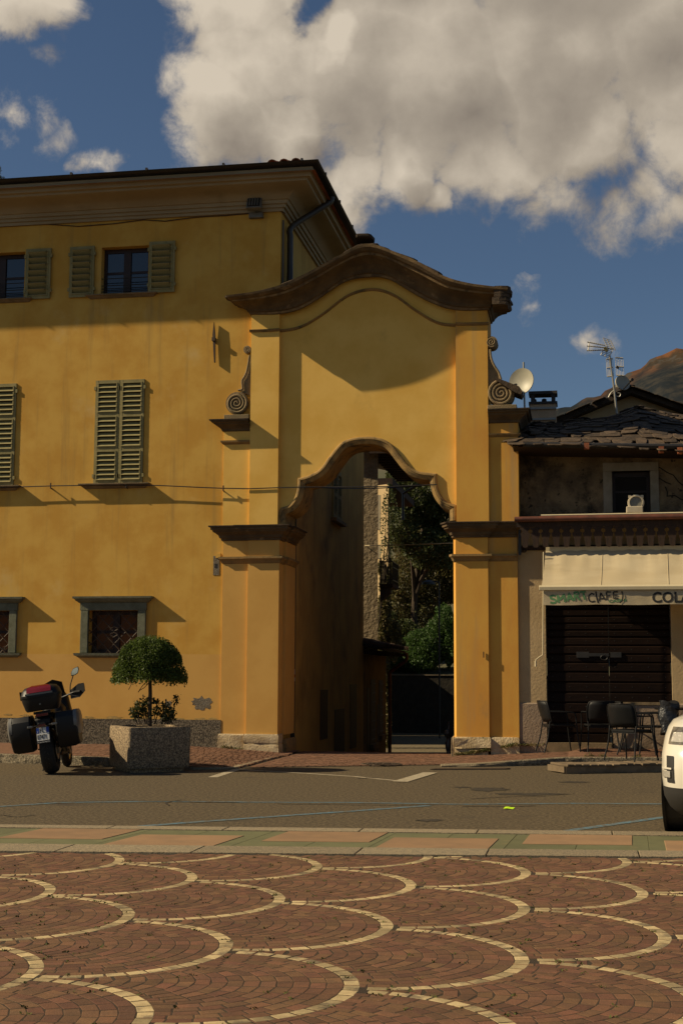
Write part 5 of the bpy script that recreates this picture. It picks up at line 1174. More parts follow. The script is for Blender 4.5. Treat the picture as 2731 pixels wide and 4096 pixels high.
# shutters high on the alley side of the ochre house
y0 = PX(762, 1150, XC).y; y1 = PX(781, 1150, XC).y; z1 = PX(770, 1085, XC).z; z0 = PX(770, 1193, XC).z
for k in range(2):
    a = y0+(y1-y0)*k/2+.01; b = y0+(y1-y0)*(k+1)/2-.01
    o = MB(); o.box(XC, XC+.045, a, a+.07, z0, z1); o.box(XC, XC+.045, b-.07, b, z0, z1)
    for q in (0, .47, .97): o.box(XC, XC+.042, a+.07, b-.07, z0+(z1-z0)*q, z0+(z1-z0)*q+.09)
    s = o.build('shutter', SHUT, house); s['label'] = 'alley side shutter leaf seen through the arch'
    me = MB().box(-.006, .006, -(b-a)/2+.07, (b-a)/2-.07, -.035, .035).mesh('slat', SHUT)
    n = 22
    for i in range(n): inst(me, 'slat', s, Matrix.Translation((XC+.022, (a+b)/2, z0+.12+(z1-z0-.2)*i/n)) @ Matrix.Rotation(R(-38), 4, 'Y'))
MB().box(XC, XC+.14, y0-.15, y1+.15, z0-.10, z0-.02).build('sill', SILL, house)
# low annex against the house, with barrel-tile eaves and a red downpipe
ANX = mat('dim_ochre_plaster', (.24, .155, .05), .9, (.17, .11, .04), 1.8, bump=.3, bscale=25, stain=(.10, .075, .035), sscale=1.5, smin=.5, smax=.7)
ya0 = HY1; ya1 = PX(886, 1600, XC).y
annex = thing('annex', 'low ochre outbuilding with tiled eaves halfway down the alley', 'outbuilding', (XC-2, ya0+2, gz(ya0)))
za = PX(884, 1504, XC).z
hol = []
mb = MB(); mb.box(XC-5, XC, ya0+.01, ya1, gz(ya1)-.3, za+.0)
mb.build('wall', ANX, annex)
for (u0, u1, v0, v1, nm) in ((842, 847.5, 1580, 1740, 'door'), (850, 860.5, 1560, 1706, 'window'), (869, 878, 1562, 1686, 'window')):
    a = PX(u0, 1600, XC).y; b = PX(u1, 1600, XC).y; zt = PX(u0, v0, XC).z; zb = PX(u1, v1, XC).z
    o = MB().box(XC-.02, XC+.012, a, b, zb, zt).build(nm, WOODD, annex)
    if nm == 'window':
        for k in range(7): z = zb+(zt-zb)*(k+.5)/7; MB().tube([(XC+.03, a, z), (XC+.03, b, z)], .010, 5).build('bar', BLACKM, o)
        MB().box(XC, XC+.12, a-.1, b+.1, zb-.14, zb).build('sill', SILL, o)
a = PX(866, 1640, XC); MB().box(XC, XC+.03, a.y-.03, a.y+.05, gz(14)-.2, PX(866, 1618, XC).z).build('painted_lit_strip', mat('lit_strip_colour', (.26, .22, .16), .6), annex)  # pale strip standing in for a thin sunlit streak on the wall
xe = XC+.55
MB().add([(XC-5, ya0-.1, za+1.3), (xe, ya0-.1, za+.05), (xe, ya1+.35, za+.05), (XC-5, ya1+.35, za+1.3), (XC-5, ya0-.1, za+1.36), (xe, ya0-.1, za+.11), (xe, ya1+.35, za+.11), (XC-5, ya1+.35, za+1.36)], [(0, 3, 2, 1), (4, 5, 6, 7), (0, 1, 5, 4), (1, 2, 6, 5), (2, 3, 7, 6), (3, 0, 4, 7)]).build('roof', PELM, annex)
n = 15
TB = barrel(.5, .10, .12); TB.materials.clear(); TB.materials.append(TERRD)
for k in range(n):
    y = ya0+.05+(ya1+.3-ya0)*k/(n-1)
    for row in range(3): inst(TB, 'roof_tile', annex, Matrix.Translation((xe+.06-.42*row, y, za+.13+.42*row*.22)) @ Matrix.Rotation(R(90), 4, 'Z') @ Matrix.Rotation(R(12), 4, 'X'))
    MB().box(XC, xe-.04, y-.05, y+.05, za-.04, za+.045).build('rafter', PELM, annex)
yd = ya1+.16
MB().tube(smooth_pts([(xe+.02, yd, za+.06), (xe+.02, yd, za-.15), (XC+.12, yd, za-.5), (XC+.09, yd, za-.8), (XC+.09, yd, gz(14)-.1)], 5), .055, 10).build('downpipe', mat('red_brown_pipe', (.16, .045, .025), .5, (.10, .035, .02), 4), annex, smooth=50)
# tall roughcast house behind the annex, eaves over the alley, balcony
YR0 = ya1+.3; xr_ = P(867.5, 1300, YR0).x
RC = mat('pale_roughcast', (.27, .21, .13), .95, (.20, .155, .095), 3, bump=1.0, bscale=10, bdist=.09, detail=5)
rh = thing('roughcast_house', 'tall grey roughcast house with deep eaves and balcony beyond the annex', 'house', (xr_-3, YR0+3, -1))
zr1 = P(850, 1036, YR0).z; yr1 = YR0+5.4
xrb = P(862, 1300, yr1).x
MB().prism([Vector((xr_-6, YR0, -1.3)), Vector((xr_, YR0, -1.3)), Vector((xrb, yr1, -1.3)), Vector((xr_-6, yr1, -1.3))], (0, 0, zr1+1.3)).build('wall', RC, rh)
xo = xr_+.75
MB().add([(xr_-6.5, YR0-.5, zr1+1.6), (xo, YR0-.5, zr1-.02), (xo, yr1+.4, zr1-.02), (xr_-6.5, yr1+.4, zr1+1.6), (xr_-6.5, YR0-.5, zr1+1.72), (xo, YR0-.5, zr1+.1), (xo, yr1+.4, zr1+.1), (xr_-6.5, yr1+.4, zr1+1.72)], [(0, 3, 2, 1), (4, 5, 6, 7), (0, 1, 5, 4), (1, 2, 6, 5), (2, 3, 7, 6), (3, 0, 4, 7)]).build('roof', PELM, rh)
for k in range(13): y = YR0-.4+.5*k; MB().box(xr_-.2, xo-.03, y-.05, y+.05, zr1-.15, zr1-.02).build('rafter', PELM, rh)
for k in range(22): inst(TB, 'roof_tile', rh, Matrix.Translation((xo+.06, YR0-.45+.29*k, zr1+.12)) @ Matrix.Rotation(R(90), 4, 'Z') @ Matrix.Rotation(R(14), 4, 'X'))
MB().tube([(xo+.1, YR0-.5, zr1+.0), (xo+.1, yr1+.4, zr1-.05)], .07, 8).build('gutter', PIPE, rh)
MB().tube([(xo+.1, yr1+.2, zr1-.1), (xr_+.05, yr1+.1, zr1-.6), (xr_+.05, yr1+.1, zr1-1.5)], .045, 8).build('downpipe', PIPE, rh)
yb0 = YR0+.35; yb1 = YR0+1.7; xb_ = P(902, 1320, yb0).x; zbF = P(885, 1341, yb0).z; zbT = P(885, 1290, yb0).z
bal = MB(); bal.box(xr_, xb_, yb0, yb1, zbF-.10, zbF); bal = bal.build('balcony', PELM, rh)
mbx = MB(); mbx.prism([Vector((xr_, yb0+.1, zbF-.1)), Vector((xb_-.05, yb0+.1, zbF-.1)), Vector((xb_-.1, yb0+.1, zbF-.2)), Vector((xr_+.35, yb0+.1, zbF-.28)), Vector((xr_, yb0+.1, zbF-.55))], (0, .15, 0)); mbx.build('corbel', DK, bal)
for z in (zbT, zbF+.12, zbT-.16): MB().bar((xr_, yb0+.03, z), (xb_, yb0+.03, z), .035, .035).build('rail', BLACKM, bal); MB().bar((xb_-.02, yb0, z), (xb_-.02, yb1, z), .03, .03).build('rail', BLACKM, bal)
for k in range(7): x = xr_+.03+(xb_-xr_-.05)*k/6; MB().bar((x, yb0+.03, zbF), (x, yb0+.03, zbT+(.12 if k in (0, 5) else 0)), .02 if k not in (0, 5) else .05, .02).build('baluster', BLACKM, bal)
for k in range(1, 9): y = yb0+(yb1-yb0)*k/8; MB().bar((xb_-.02, y, zbF), (xb_-.02, y, zbT), .02, .02).build('baluster', BLACKM, bal)
# a lit house wall further back, and an unseen house added to shade the far end of the alley
YL = 27.0; a = P(866, 1300, YL); b = P(891.5, 1300, YL); LITW = mat('pale_yellow_plaster', (.52, .38, .20), .9, (.46, .33, .165), 1, bump=.2, bscale=20)
lh = thing('far_house', 'sunlit cream house front glimpsed between eaves and branches', 'house', (a.x-4, YL+2, -1))
zt = P(880, 1112, YL).z; MB().prism([Vector((b.x, YL, -1.4)), Vector((b.x-1.15, YL+7, -1.4)), Vector((b.x-6, YL+7, -1.4)), Vector((a.x-3.5, YL+2.6, -1.4)), Vector((b.x-.02, YL, -1.4))][:4], (0, 0, zt+1.4)).build('wall', LITW, lh)
MB().box(a.x-1.5, b.x+.12, YL+.3, YL+7.4, zt+.01, zt+.28).build('roof', PELM, lh)
for v0, v1 in ((1135, 1215), (1250, 1282)):
    h = rect(862, v0, 869, v1, YL); fa = Vector((b.x, YL, 0)); fb = Vector((a.x-3.5, YL+2.6, 0)); d_ = (fb-fa).normalized(); s0 = (h[1]-b.x)/d_.x; q0 = fa+d_*s0; q1 = fa+d_*(s0+.8)
    o = MB().bar((q0.x, q0.y, (h[2]+h[3])/2), (q1.x, q1.y, (h[2]+h[3])/2), .03, h[3]-h[2]).build('window', WOODD, lh); MB().bar((q0.x, q0.y, h[2]), (q0.x, q0.y, h[3]), .08, .08).build('frame', CREAMB, o)
xs_ = P(846, 1300, 35).x-.3
sh = thing('unseen_shade_house', 'unseen house added left of the alley to shade its far end, behind the roughcast one', 'house', (-14, 38, -1)); MB().box(-30, xs_, 35, 46, -1.3, 3.0).build('wall', LITW, sh); MB().prism([Vector((-30.5, 34.6, 3.01)), Vector((xs_+.4, 34.6, 3.01)), Vector(((xs_-30)/2, 34.6, 4.4))], (0, 12, 0)).build('roof', TERRA, sh)
nh_ = thing('unseen_narrow_house', 'narrow unseen house added right of the alley to cut its skylight, hidden by the pier', 'house', (Xm0+.8, 8, -1)); xn0 = Xm0+.22  # added out of sight to keep skylight off the alley wall
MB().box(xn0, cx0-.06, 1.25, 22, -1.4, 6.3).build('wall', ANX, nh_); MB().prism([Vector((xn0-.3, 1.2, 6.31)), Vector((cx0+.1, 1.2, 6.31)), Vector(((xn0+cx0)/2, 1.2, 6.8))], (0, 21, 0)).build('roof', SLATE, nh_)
# retaining wall closing the alley, planted bank above it
YWL = 38.0; zw = P(960, 1549, YWL).z
rw = thing('retaining_wall', 'dark stone retaining wall with a pale coping closing the alley', 'wall', (6, YWL, -1))
RWM = mat('dark_rubble', (.038, .032, .021), .95, (.024, .020, .014), 4, bump=.6, bscale=5, bdist=.06); MB().box(-26, 14, YWL, YWL+.5, -1.4, zw-.05).build('wall', RWM, rw)
MB().box(-26, 14, YWL-.04, YWL+.54, zw-.05, zw).build('coping', mat('dim_coping', (.20, .155, .095), .95, (.13, .10, .065), 3, bump=.5, bscale=12), rw)
mb = MB(); mb.loft([[(x, y, z) for x in (-40, 0, 40)] for y, z in ((YWL+.5, zw-.1), (44, zw+.8), (52, 5), (70, 13), (110, 26), (300, 30))], closed=False); tag(mb.build('bank', EARTH), kind='structure')
# foliage
def leafmat(n, a, b, rnd=.3, tr=.35): return mat(n, a, .55, b, 3, trans=tr, rnd=rnd, spec=.3)
LF_D = leafmat('dark_leaf', (.058, .078, .020), (.070, .075, .022)); LF_O = leafmat('brown_green_leaf', (.100, .105, .028), (.120, .085, .035)); LF_B = leafmat('bright_leaf', (.060, .115, .022), (.042, .080, .018))
BARK = mat('bark', (.07, .05, .032), .95, (.045, .034, .022), 14, bump=.7, bscale=30, stretch=(3, 3, .6))
def blob_points(n, blobs, hollow=.55):
    w = np.array([b[3]*b[4]*b[5] for b in blobs], float); w /= w.sum(); out = []
    for b, k in zip(blobs, RNG.multinomial(n, w)):
        v = RNG.normal(size=(k, 3)); v /= np.linalg.norm(v, axis=1)[:, None]; r = RNG.uniform(hollow**3, 1, k)**(1/3); r *= 1+.16*np.sin(7*v[:, 0]+b[0])*np.cos(6*v[:, 2]+b[1])
        out.append(np.array(b[:3]) + v*r[:, None]*np.array(b[3:6]))
    return np.concatenate(out)
def tree(name, label, cat, base, trunk_pts, blobs, n, size, m, tr=.12, group=None, limbs=8, seed=1, asp=.55):
    t = thing(name, label, cat, base, group); rr = random.Random(seed)
    MB().tube(smooth_pts(trunk_pts, 4), [tr*(1-.6*i/(4*(len(trunk_pts)-1))) for i in range(4*(len(trunk_pts)-1)+1)], 8).build('trunk', BARK, t)
    mb = MB(); top = [Vector(p) for p in trunk_pts]
    for k in range(limbs):
        b = rr.choice(blobs); a = top[-1].lerp(top[-2], rr.random()); e = Vector(b[:3])+Vector((rr.uniform(-.6, .6)*b[3], rr.uniform(-.6, .6)*b[4], rr.uniform(-.5, .6)*b[5])); mid = a.lerp(e, .5)+Vector((0, 0, .12*(e-a).length)); mb.tube(smooth_pts([a, mid, e], 4), [tr*.4*(1-.085*i) for i in range(9)], 5)
    tag(mb.build('limbs', BARK, t), kind='stuff')
    C = blob_points(n, blobs); tag(leaves('crown', C, size, m, t, asp), kind='stuff'); return t
def B(u, v, y, ru, rv, ry):                             # a clump at a measured place
    p = P(u, v, y); k = (y-CAM.y)/F; return (p.x, p.y, p.z, ru*k, ry, rv*k)
p = P(960, 1500, 44); tree('shade_tree', 'dark spreading tree filling the upper part of the arch', 'tree', (p.x, 44, 1), [(p.x, 44, 1), (p.x-.2, 44, 5), (p.x+.3, 43.6, 9)], [B(970, 1140, 42, 70, 70, 2), B(920, 1200, 41, 45, 60, 1.6), B(1030, 1180, 43, 60, 80, 2), B(1000, 1260, 42, 70, 50, 2), B(905, 1130, 41, 28, 60, 1.2), B(1100, 1150, 43, 80, 100, 2)], 42000, .17, LF_D, .22, limbs=14)
p = P(940, 1400, 47); tree('ivy_thicket', 'brownish ivy and bramble thicket hanging down the bank', 'shrub', (p.x, 47, 2), [(p.x, 47, 2), (p.x, 47, 5), (p.x, 46.8, 8)], [B(930, 1330, 46, 60, 60, 2), B(1000, 1340, 47, 60, 60, 2), B(950, 1250, 47, 60, 40, 2), B(900, 1400, 45, 40, 50, 1.8), B(960, 1420, 46, 70, 50, 2), B(1080, 1300, 47, 70, 110, 2)], 42000, .15, LF_O, .10, limbs=12, seed=3)
p = P(985, 1500, 40.5); tree('lilac_bush', 'bright green leafy bush above the retaining wall, with faint lilac blossom', 'bush', (p.x, 40.5, zw), [(p.x, 40.5, zw-.1), (p.x, 40.4, zw+.8), (p.x+.2, 40.3, zw+1.6)], [B(985, 1485, 40, 46, 44, 1.2), B(1022, 1430, 40, 26, 44, 1.0), B(1035, 1480, 40, 24, 50, 1.0), B(955, 1470, 40, 26, 22, .8), B(1000, 1440, 40, 20, 20, .7), B(935, 1515, 40, 45, 28, 1.0), B(965, 1520, 39.6, 50, 26, .8), B(900, 1525, 40, 30, 20, .8), B(1060, 1470, 40.5, 40, 60, 1.2)], 36000, .11, LF_B, .06, limbs=10, seed=5)
p = P(905, 1480, 43); tree('undergrowth_bush', 'dark undergrowth in the shadow above the alley wall', 'bush', (p.x, 43, zw), [(p.x, 43, zw), (p.x, 43, zw+1), (p.x, 43, zw+2)], [B(890, 1460, 43, 40, 60, 1.2), B(930, 1460, 43, 45, 40, 1.2), B(950, 1530, 42, 60, 30, 1)], 14000, .12, LF_D, .05, limbs=6, seed=6)
p = P(880, 1560, 25); tree('alley_shrub', 'dark green shrubs in front of the sunlit far house', 'shrub', (p.x, 25, -1.2), [(p.x, 25, -1.2), (p.x, 25, 0), (p.x+.1, 25, 2)], [B(880, 1420, 24.5, 20, 60, .5), B(886, 1340, 24.5, 16, 36, .5), B(872, 1500, 24.5, 20, 40, .5), B(900, 1470, 25, 22, 50, .6), B(876, 1305, 24.6, 10, 18, .4), B(889, 1625, 24.4, 9, 120, .4), B(884, 1560, 24.4, 12, 60, .4)], 15000, .10, LF_O, .05, limbs=8, seed=8)
p = P(885, 1250, 23.5); tree('alley_twigs', 'thin leafy twigs crossing the sunlit far house', 'tree', (p.x-.6, 23.5, -1.2), [(p.x-.6, 23.5, -1.2), (p.x-.3, 23.5, 3), (p.x+.2, 23.5, 6)], [B(884, 1200, 23.5, 12, 60, .4), B(895, 1160, 23.5, 18, 50, .4), B(888, 1260, 23.5, 16, 30, .4)], 700, .09, LF_D, .04, limbs=10, seed=9)
# pale wire across the alley and the lamp post at its end
cable('cable', 'pale wire stretched across the alley between house and right pier', [P(838, 1253, YR0-.02), P(880, 1252, 9), P(940, 1251, 5.0), P(1000, 1249, 2.5), P(1046, 1247, .9)], .012, CREAMB)
cable('cable', 'black cable looping low across the inside of the arch', smooth_pts([P(700, 1118, .4), P(760, 1121, 1.5), P(850, 1122, 3.5), P(930, 1118, 5), P(1005, 1113, 5.5), P(1080, 1108, 6)], 3), .012)
yl = 33.0; a = P(1009, 1700, yl); lp2 = thing('street_lamp', 'thin dark street lamp against the foliage at the alley end', 'street lamp', (a.x, yl, -1.2))
zt = P(1009, 1336, yl).z; MB().tube([(a.x, yl, -1.2), (a.x, yl, zt)], .035, 8).build('post', BLACKM, lp2); x2 = P(976, 1336, yl).x; MB().tube([(a.x, yl, zt-.02), ((a.x+x2)/2, yl, zt+.03), (x2+.2, yl, zt)], .03, 6).build('arm', BLACKM, lp2); MB().lathe([(.10, .08), (.28, -.02), (.30, -.12), (.0, -.14)], (x2+.15, yl, zt), 'z', 14).build('lamp_head', BLACKM, lp2)
# black iron gate leaf folded back behind the right pier
ig = thing('iron_post', 'black ornamental iron post behind the foot of the right pier', 'post', P(1030, 1735, 1.5)); a = P(1031, 1700, 1.6)
MB().lathe([(.085, -.25), (.09, -.12), (.055, -.06), (.07, .0), (.085, .12), (.05, .2), (.075, .28), (.03, .36), (.012, .55)], (a.x, 1.6, 0.05), 'z', 12).build('post', BLACKM, ig, smooth=50); MB().lathe([(.0, .09), (.06, .06), (.085, 0), (.06, -.06), (.03, -.09)], (a.x-.02, 1.55, .36), 'z', 10).build('finial', BLACKM, ig)
# treetop that shows beyond the roof at the left edge
p = P(-18, 450, 14); tree('conifer', 'tip of a dark conifer rising behind the ochre roof at the left edge', 'tree', (p.x, 14, 0), [(p.x, 14, 0), (p.x, 14, 10), (p.x, 14, 14.6)], [B(-18, 388, 14, 22, 20, .4), B(-18, 415, 14, 36, 22, .8), B(-20, 450, 14, 55, 30, 1)], 9000, .10, LF_D, .2, limbs=6, asp=.2)
# ------------------------------------------------------------------ concrete planter with its standard tree
AGG = mat('exposed_aggregate', (.40, .30, .18), .95, (.17, .125, .08), 34, bump=.9, bscale=70, bdist=.02, speck=(.09, .07, .05), kscale=60, kmin=.54, detail=3, mid=(.38, .62))
fc = G(295, 1776); YAWP = YAW + R(26.8)                 # front face turned towards the right of the camera
ex = Vector((math.cos(YAWP), math.sin(YAWP), 0)); ey = Vector((-math.sin(YAWP), math.cos(YAWP), 0))
pc = Vector((fc.x, fc.y, 0)) + ex*.50 + ey*.50
plt = thing('planter', 'square exposed aggregate concrete planter at the kerb holding the clipped tree', 'planter', pc)
mP = Matrix.Translation(pc) @ Matrix.Rotation(YAWP, 4, 'Z')
def rrect(a, r, z, n=4):
    out = []
    for cx, cy, t0 in ((a-r, a-r, 0), (-a+r, a-r, 90), (-a+r, -a+r, 180), (a-r, -a+r, 270)):
        for k in range(n+1): t = R(t0+90*k/n); out.append(mP @ Vector((cx+r*math.cos(t), cy+r*math.sin(t), z)))
    return out
mb = MB(); mb.loft([rrect(.44, .05, .055), rrect(.485, .05, .06), rrect(.5, .05, .09), rrect(.505, .045, .66), rrect(.495, .04, .685), rrect(.43, .04, .69), rrect(.415, .04, .675), rrect(.41, .04, .58)], caps=False).build('bowl', AGG, plt, smooth=35)
MB().loft([rrect(.43, .04, .0), rrect(.43, .04, .07)]).build('foot', AGG, plt)
MB().add(rrect(.42, .04, .60), [tuple(range(20))]).build('soil', mat('dark_soil', (.04, .03, .02), 1, (.06, .045, .03), 12, bump=.6, bscale=40), plt)
ct = mP @ Vector((.02, .05, .6)); kt = (ct-CAM).dot(fwd0)/F
TOPL = leafmat('box_leaf', (.095, .135, .022), (.060, .090, .018), .45, .4)
tp = lambda u, v: CAM + ray(u, v)*((ct.y-CAM.y)/ray(u, v).y)
tt = thing('clipped_tree', 'mushroom shaped clipped tree on a thin stem in the concrete planter', 'tree', ct)
c0 = tp(342, 1563); top = tp(342, 1466); rad = 86*kt*.94; Hc = top.z-c0.z
st = [Vector((ct.x, ct.y, .58)), tp(344.5, 1640), tp(345.5, 1600), tp(345, 1565), tp(344, 1530)]
MB().tube(smooth_pts(st, 4), [.037-.0007*i for i in range(17)], 8).build('trunk', BARK, tt)
rr = random.Random(2); mb = MB()
for k in range(26):
    t = rr.uniform(0, 6.28); r = rad*rr.uniform(.35, .85); e = Vector((c0.x+r*math.cos(t), c0.y+r*math.sin(t), c0.z+Hc*rr.uniform(.08, .6)*(1-(r/rad)**2*.6))); a = st[-1].lerp(st[-2], rr.random()); mb.tube(smooth_pts([a, a.lerp(e, .5)+Vector((0, 0, .05)), e], 3), [.014, .012, .010, .009, .008, .006, .005], 5)
for uv in ([(338, 1566), (330, 1572), (322, 1583), (318, 1590)], [(344, 1567), (331, 1580), (322, 1585), (318, 1589)], [(300, 1563), (302, 1572), (296, 1584)]): mb.tube([tp(*q) for q in uv], .006, 5)
tag(mb.build('limbs', BARK, tt), kind='stuff')
n = 44000; v = RNG.normal(size=(n, 3)); v /= np.linalg.norm(v, axis=1)[:, None]; v[:, 2] = np.abs(v[:, 2])
r = RNG.uniform(.62**3, 1, n)**(1/3)
th = np.arctan2(v[:, 1], v[:, 0]); bump = 1+.05*np.sin(5*th+1)+.04*np.sin(9*th+v[:, 2]*6)+.03*np.sin(14*v[:, 2]+3*th)
C = np.stack([c0.x+v[:, 0]*rad*r*bump, c0.y+v[:, 1]*rad*r*bump, c0.z+.03+(np.abs(v[:, 2])**.80)*Hc*r*.99*(1+.03*np.sin(7*th))+RNG.normal(0, .012, n)-.06*(np.hypot(v[:, 0], v[:, 1])*r)**6+.05*(1-r)], 1)
gap = ((C[:, 0]-tp(393, 1530).x)**2*3+(C[:, 2]-tp(393, 1530).z)**2*40 < .10) & (RNG.random(n) < .72); C = C[~gap]
tag(leaves('crown', C, .033, TOPL, tt, .55), kind='stuff')
n = 900; t = RNG.uniform(0, 6.28, n); C2 = np.stack([c0.x+rad*1.04*np.cos(t)*RNG.uniform(.8, 1.06, n), c0.y+rad*np.sin(t)*RNG.uniform(.8, 1.06, n), c0.z+RNG.normal(0, .03, n)], 1)
tag(leaves('fringe', C2, .05, TOPL, tt, .4, .8), kind='stuff')
# rose-like shrubs round the stem: two things, left and right of the trunk
def shrub(label, tips, seed):
    s = thing('small_shrub', label, 'shrub', ct+Vector((0, 0, .02)), 'small shrubs in the planter'); rr = random.Random(seed); mb = MB(); pts = []
    for (bu, bv, u, v, dy) in tips:
        a = tp(bu, bv); b = tp(u, v); a.y += dy; b.y += dy; m = a.lerp(b, .55)+Vector((rr.uniform(-.05, .05), rr.uniform(-.04, .04), .02)); cv = smooth_pts([a, m, b], 5); mb.tube(cv, [.009-.0005*i for i in range(len(cv))], 5)
        for q in cv[4:]:
            for k in range(7): pts.append(q+Vector((rr.gauss(0, .035), rr.gauss(0, .035), rr.gauss(0, .03))))
        for k in range(26): pts.append(b+Vector((rr.gauss(0, .034), rr.gauss(0, .034), rr.gauss(0, .040))))
    tag(mb.build('stems', BARK, s), kind='stuff'); tag(leaves('leaves', np.array([tuple(p) for p in pts]), .050, leafmat('shrub_leaf', (.060, .070, .020), (.045, .050, .016), .5), s, .6), kind='stuff')
shrub('thin leafy shrub in the planter on the left of the stem', [(317, 1664, 306, 1633, 0), (319, 1664, 316, 1615, .05), (326, 1664, 321, 1622, -.05), (330, 1664, 331, 1610, .1), (334, 1664, 336, 1618, 0), (322, 1664, 311, 1640, .1), (338, 1664, 326, 1628, 0)], 1)
shrub('thin leafy shrub with one tall shoot right of the stem', [(352, 1664, 356, 1613, .05), (360, 1664, 363, 1628, 0), (371, 1664, 378, 1620, .05), (378, 1664, 386, 1632, 0), (386, 1664, 401, 1606, .1), (388, 1664, 392, 1628, -.05), (366, 1664, 370, 1642, .1), (384, 1664, 380, 1650, 0), (392, 1664, 388, 1646, .1)], 2)

# ------------------------------------------------------------------ motorcycle (local: x right, y ahead from the rear tyre's contact, z up)
RUB = mat('tyre_rubber', (.022, .020, .017), .8, (.016, .015, .013), 20, bump=.2, bscale=60); PLA = mat('black_plastic', (.012, .0115, .011), .5, (.009, .0085, .008), 8, spec=.3); SATB = mat('satin_black_case', (.012, .0115, .011), .45, spec=.3)
SILV = mat('silver_panel', (.17, .165, .15), .4, metal=.3); REDL = mat('red_lens', (.13, .006, .005), .2, spec=.7, coat=.6); DRED = mat('dark_red_lens', (.14, .006, .005), .2, spec=.5); GOLD = mat('gold_rim', (.60, .36, .09), .35, metal=.8); MIRR = mat('mirror_glass', (.75, .78, .80), .03, metal=1.0); CHR = mat('grey_metal', (.20, .19, .17), .4, metal=.7)
bike = thing('motorcycle', 'black touring motorcycle with top case and two panniers leaning on its stand', 'motorcycle')
def torus(c, Rr, r, rx, n=36, m=12, flat=1.0):
    mb = MB(); rings = []
    for i in range(n):
        t = 2*math.pi*i/n; ring = []
        for j in range(m): s = 2*math.pi*j/m; q = Rr+r*math.cos(s)*flat; ring.append(Vector((c[0]+rx*math.sin(s), c[1]+q*math.cos(t), c[2]+q*math.sin(t))))
        rings.append(ring)
    return mb.loft(rings+[rings[0]], caps=False)
def wheel(name, y, r, w, rimm):
    o = torus((0, y, r), r-.065, .065, w/2).build('tyre', RUB, None, smooth=60); t = bpy.data.objects.new(name, None); COL.objects.link(t); attach(t, bike); attach(o, t)
    mb = MB(); mb.lathe([(r-.12, -w*.32), (r-.10, -w*.36), (r-.105, 0), (r-.10, w*.36), (r-.12, w*.32), (r-.125, 0)], (0, y, r), 'x', 32); mb.build('rim', rimm, t, smooth=40)
    mb = MB()
    for k in range(10): a = 2*math.pi*k/10; mb.bar((0, y+.04*math.cos(a), r+.04*math.sin(a)), (0, y+(r-.115)*math.cos(a+.1), r+(r-.115)*math.sin(a+.1)), .022, .02, Vector((1, 0, 0)))
    mb.lathe([(.0, -.05), (.045, -.05), (.045, .05), (.0, .05)], (0, y, r), 'x', 14); mb.build('spokes', rimm, t)
    mb = MB(); mb.lathe([(.07, -.004), (.13, -.004), (.13, .004), (.07, .004)], (w*.42+.02, y, r), 'x', 24); mb.build('brake_disc', CHR, t)
    g = MB()
    for k in range(26):
        a = 2*math.pi*k/26
        for sx in (-1, 1):
            p = [Vector((sx*w*.5*(.12+.30*q), y+(r+.001-.020*q)*math.cos(a+sx*.04+.16*q), r+(r+.001-.020*q)*math.sin(a+sx*.04+.16*q))) for q in (0, .35, .7, 1)]; g.tube(p, .004, 4)
    tag(g.build('tread_groove', BLACKM, t), kind='stuff')
wheel('rear_wheel', 0, .322, .205, PLA); wheel('front_wheel', 1.5, .315, .125, GOLD)
def rbox(x0, x1, y0, y1, z0, z1, r=.03, taper=None):
    """box with rounded upright edges, rings from a list of (z, shrink x, shrink y)"""
    rings = []
    for z, sx, sy in (taper or [(z0, .9, .9), (z0+.02, 1, 1), (z1-.02, 1, 1), (z1, .9, .9)]):
        cx, cy = (x0+x1)/2, (y0+y1)/2; a, b = (x1-x0)/2*sx, (y1-y0)/2*sy; q = min(r, a*.8, b*.8); ring = []
        for px, py, t0 in ((a-q, b-q, 0), (-a+q, b-q, 90), (-a+q, -b+q, 180), (a-q, -b+q, 270)):
            for k in range(4): t = R(t0+30*k); ring.append(Vector((cx+px+q*math.cos(t), cy+py+q*math.sin(t), z)))
        rings.append(ring)
    return MB().loft(rings)
rbox(-.10, .10, .45, 1.15, .22, .62, .05).build('engine', PLA, bike); MB().bar((-.10, 0, .32), (-.09, .55, .42), .05, .09).build('swingarm', PLA, bike); MB().bar((.12, 0, .32), (.10, .55, .42), .04, .08).build('swingarm', CHR, bike)
for s in (-1, 1): MB().tube([(s*.09, 1.5, .31), (s*.09, 1.22, .98)], .026, 10).build('fork_leg', GOLD, bike)
rbox(-.16, .16, .62, 1.18, .66, 1.0, .10, [(.62, .7, .8), (.72, 1, 1), (.90, .95, .9), (1.0, .6, .6)]).build('fuel_tank', PLA, bike, smooth=60); rbox(-.15, .15, -.05, .72, .76, .86, .07).build('seat', PLA, bike, smooth=50)
rbox(-.12, .12, -.28, .10, .70, .80, .05).build('tail_fairing', PLA, bike); MB().box(-.085, .085, -.295, -.275, .83, .865).build('tail_light', DRED, bike)
rbox(-.20, .20, 1.05, 1.42, .72, 1.12, .10, [(.70, .7, .8), (.85, 1, 1), (1.05, .9, .8), (1.16, .6, .5)]).build('front_fairing', PLA, bike, smooth=60)
MB().loft([[(x, 1.28-.10*math.cos(x*6), 1.08), (x*.9, 1.13-.06*math.cos(x*6), 1.34-abs(x)*.35)] for x in (-.15, -.09, 0, .09, .15)], closed=False).build('windscreen', SATB, bike)
MB().tube(smooth_pts([(-.40, .93, 1.10), (-.30, .98, 1.10), (-.14, 1.06, 1.06), (0, 1.08, 1.04), (.14, 1.06, 1.06), (.30, .98, 1.10), (.40, .93, 1.10)], 4), .014, 8).build('handlebar', BLACKM, bike)
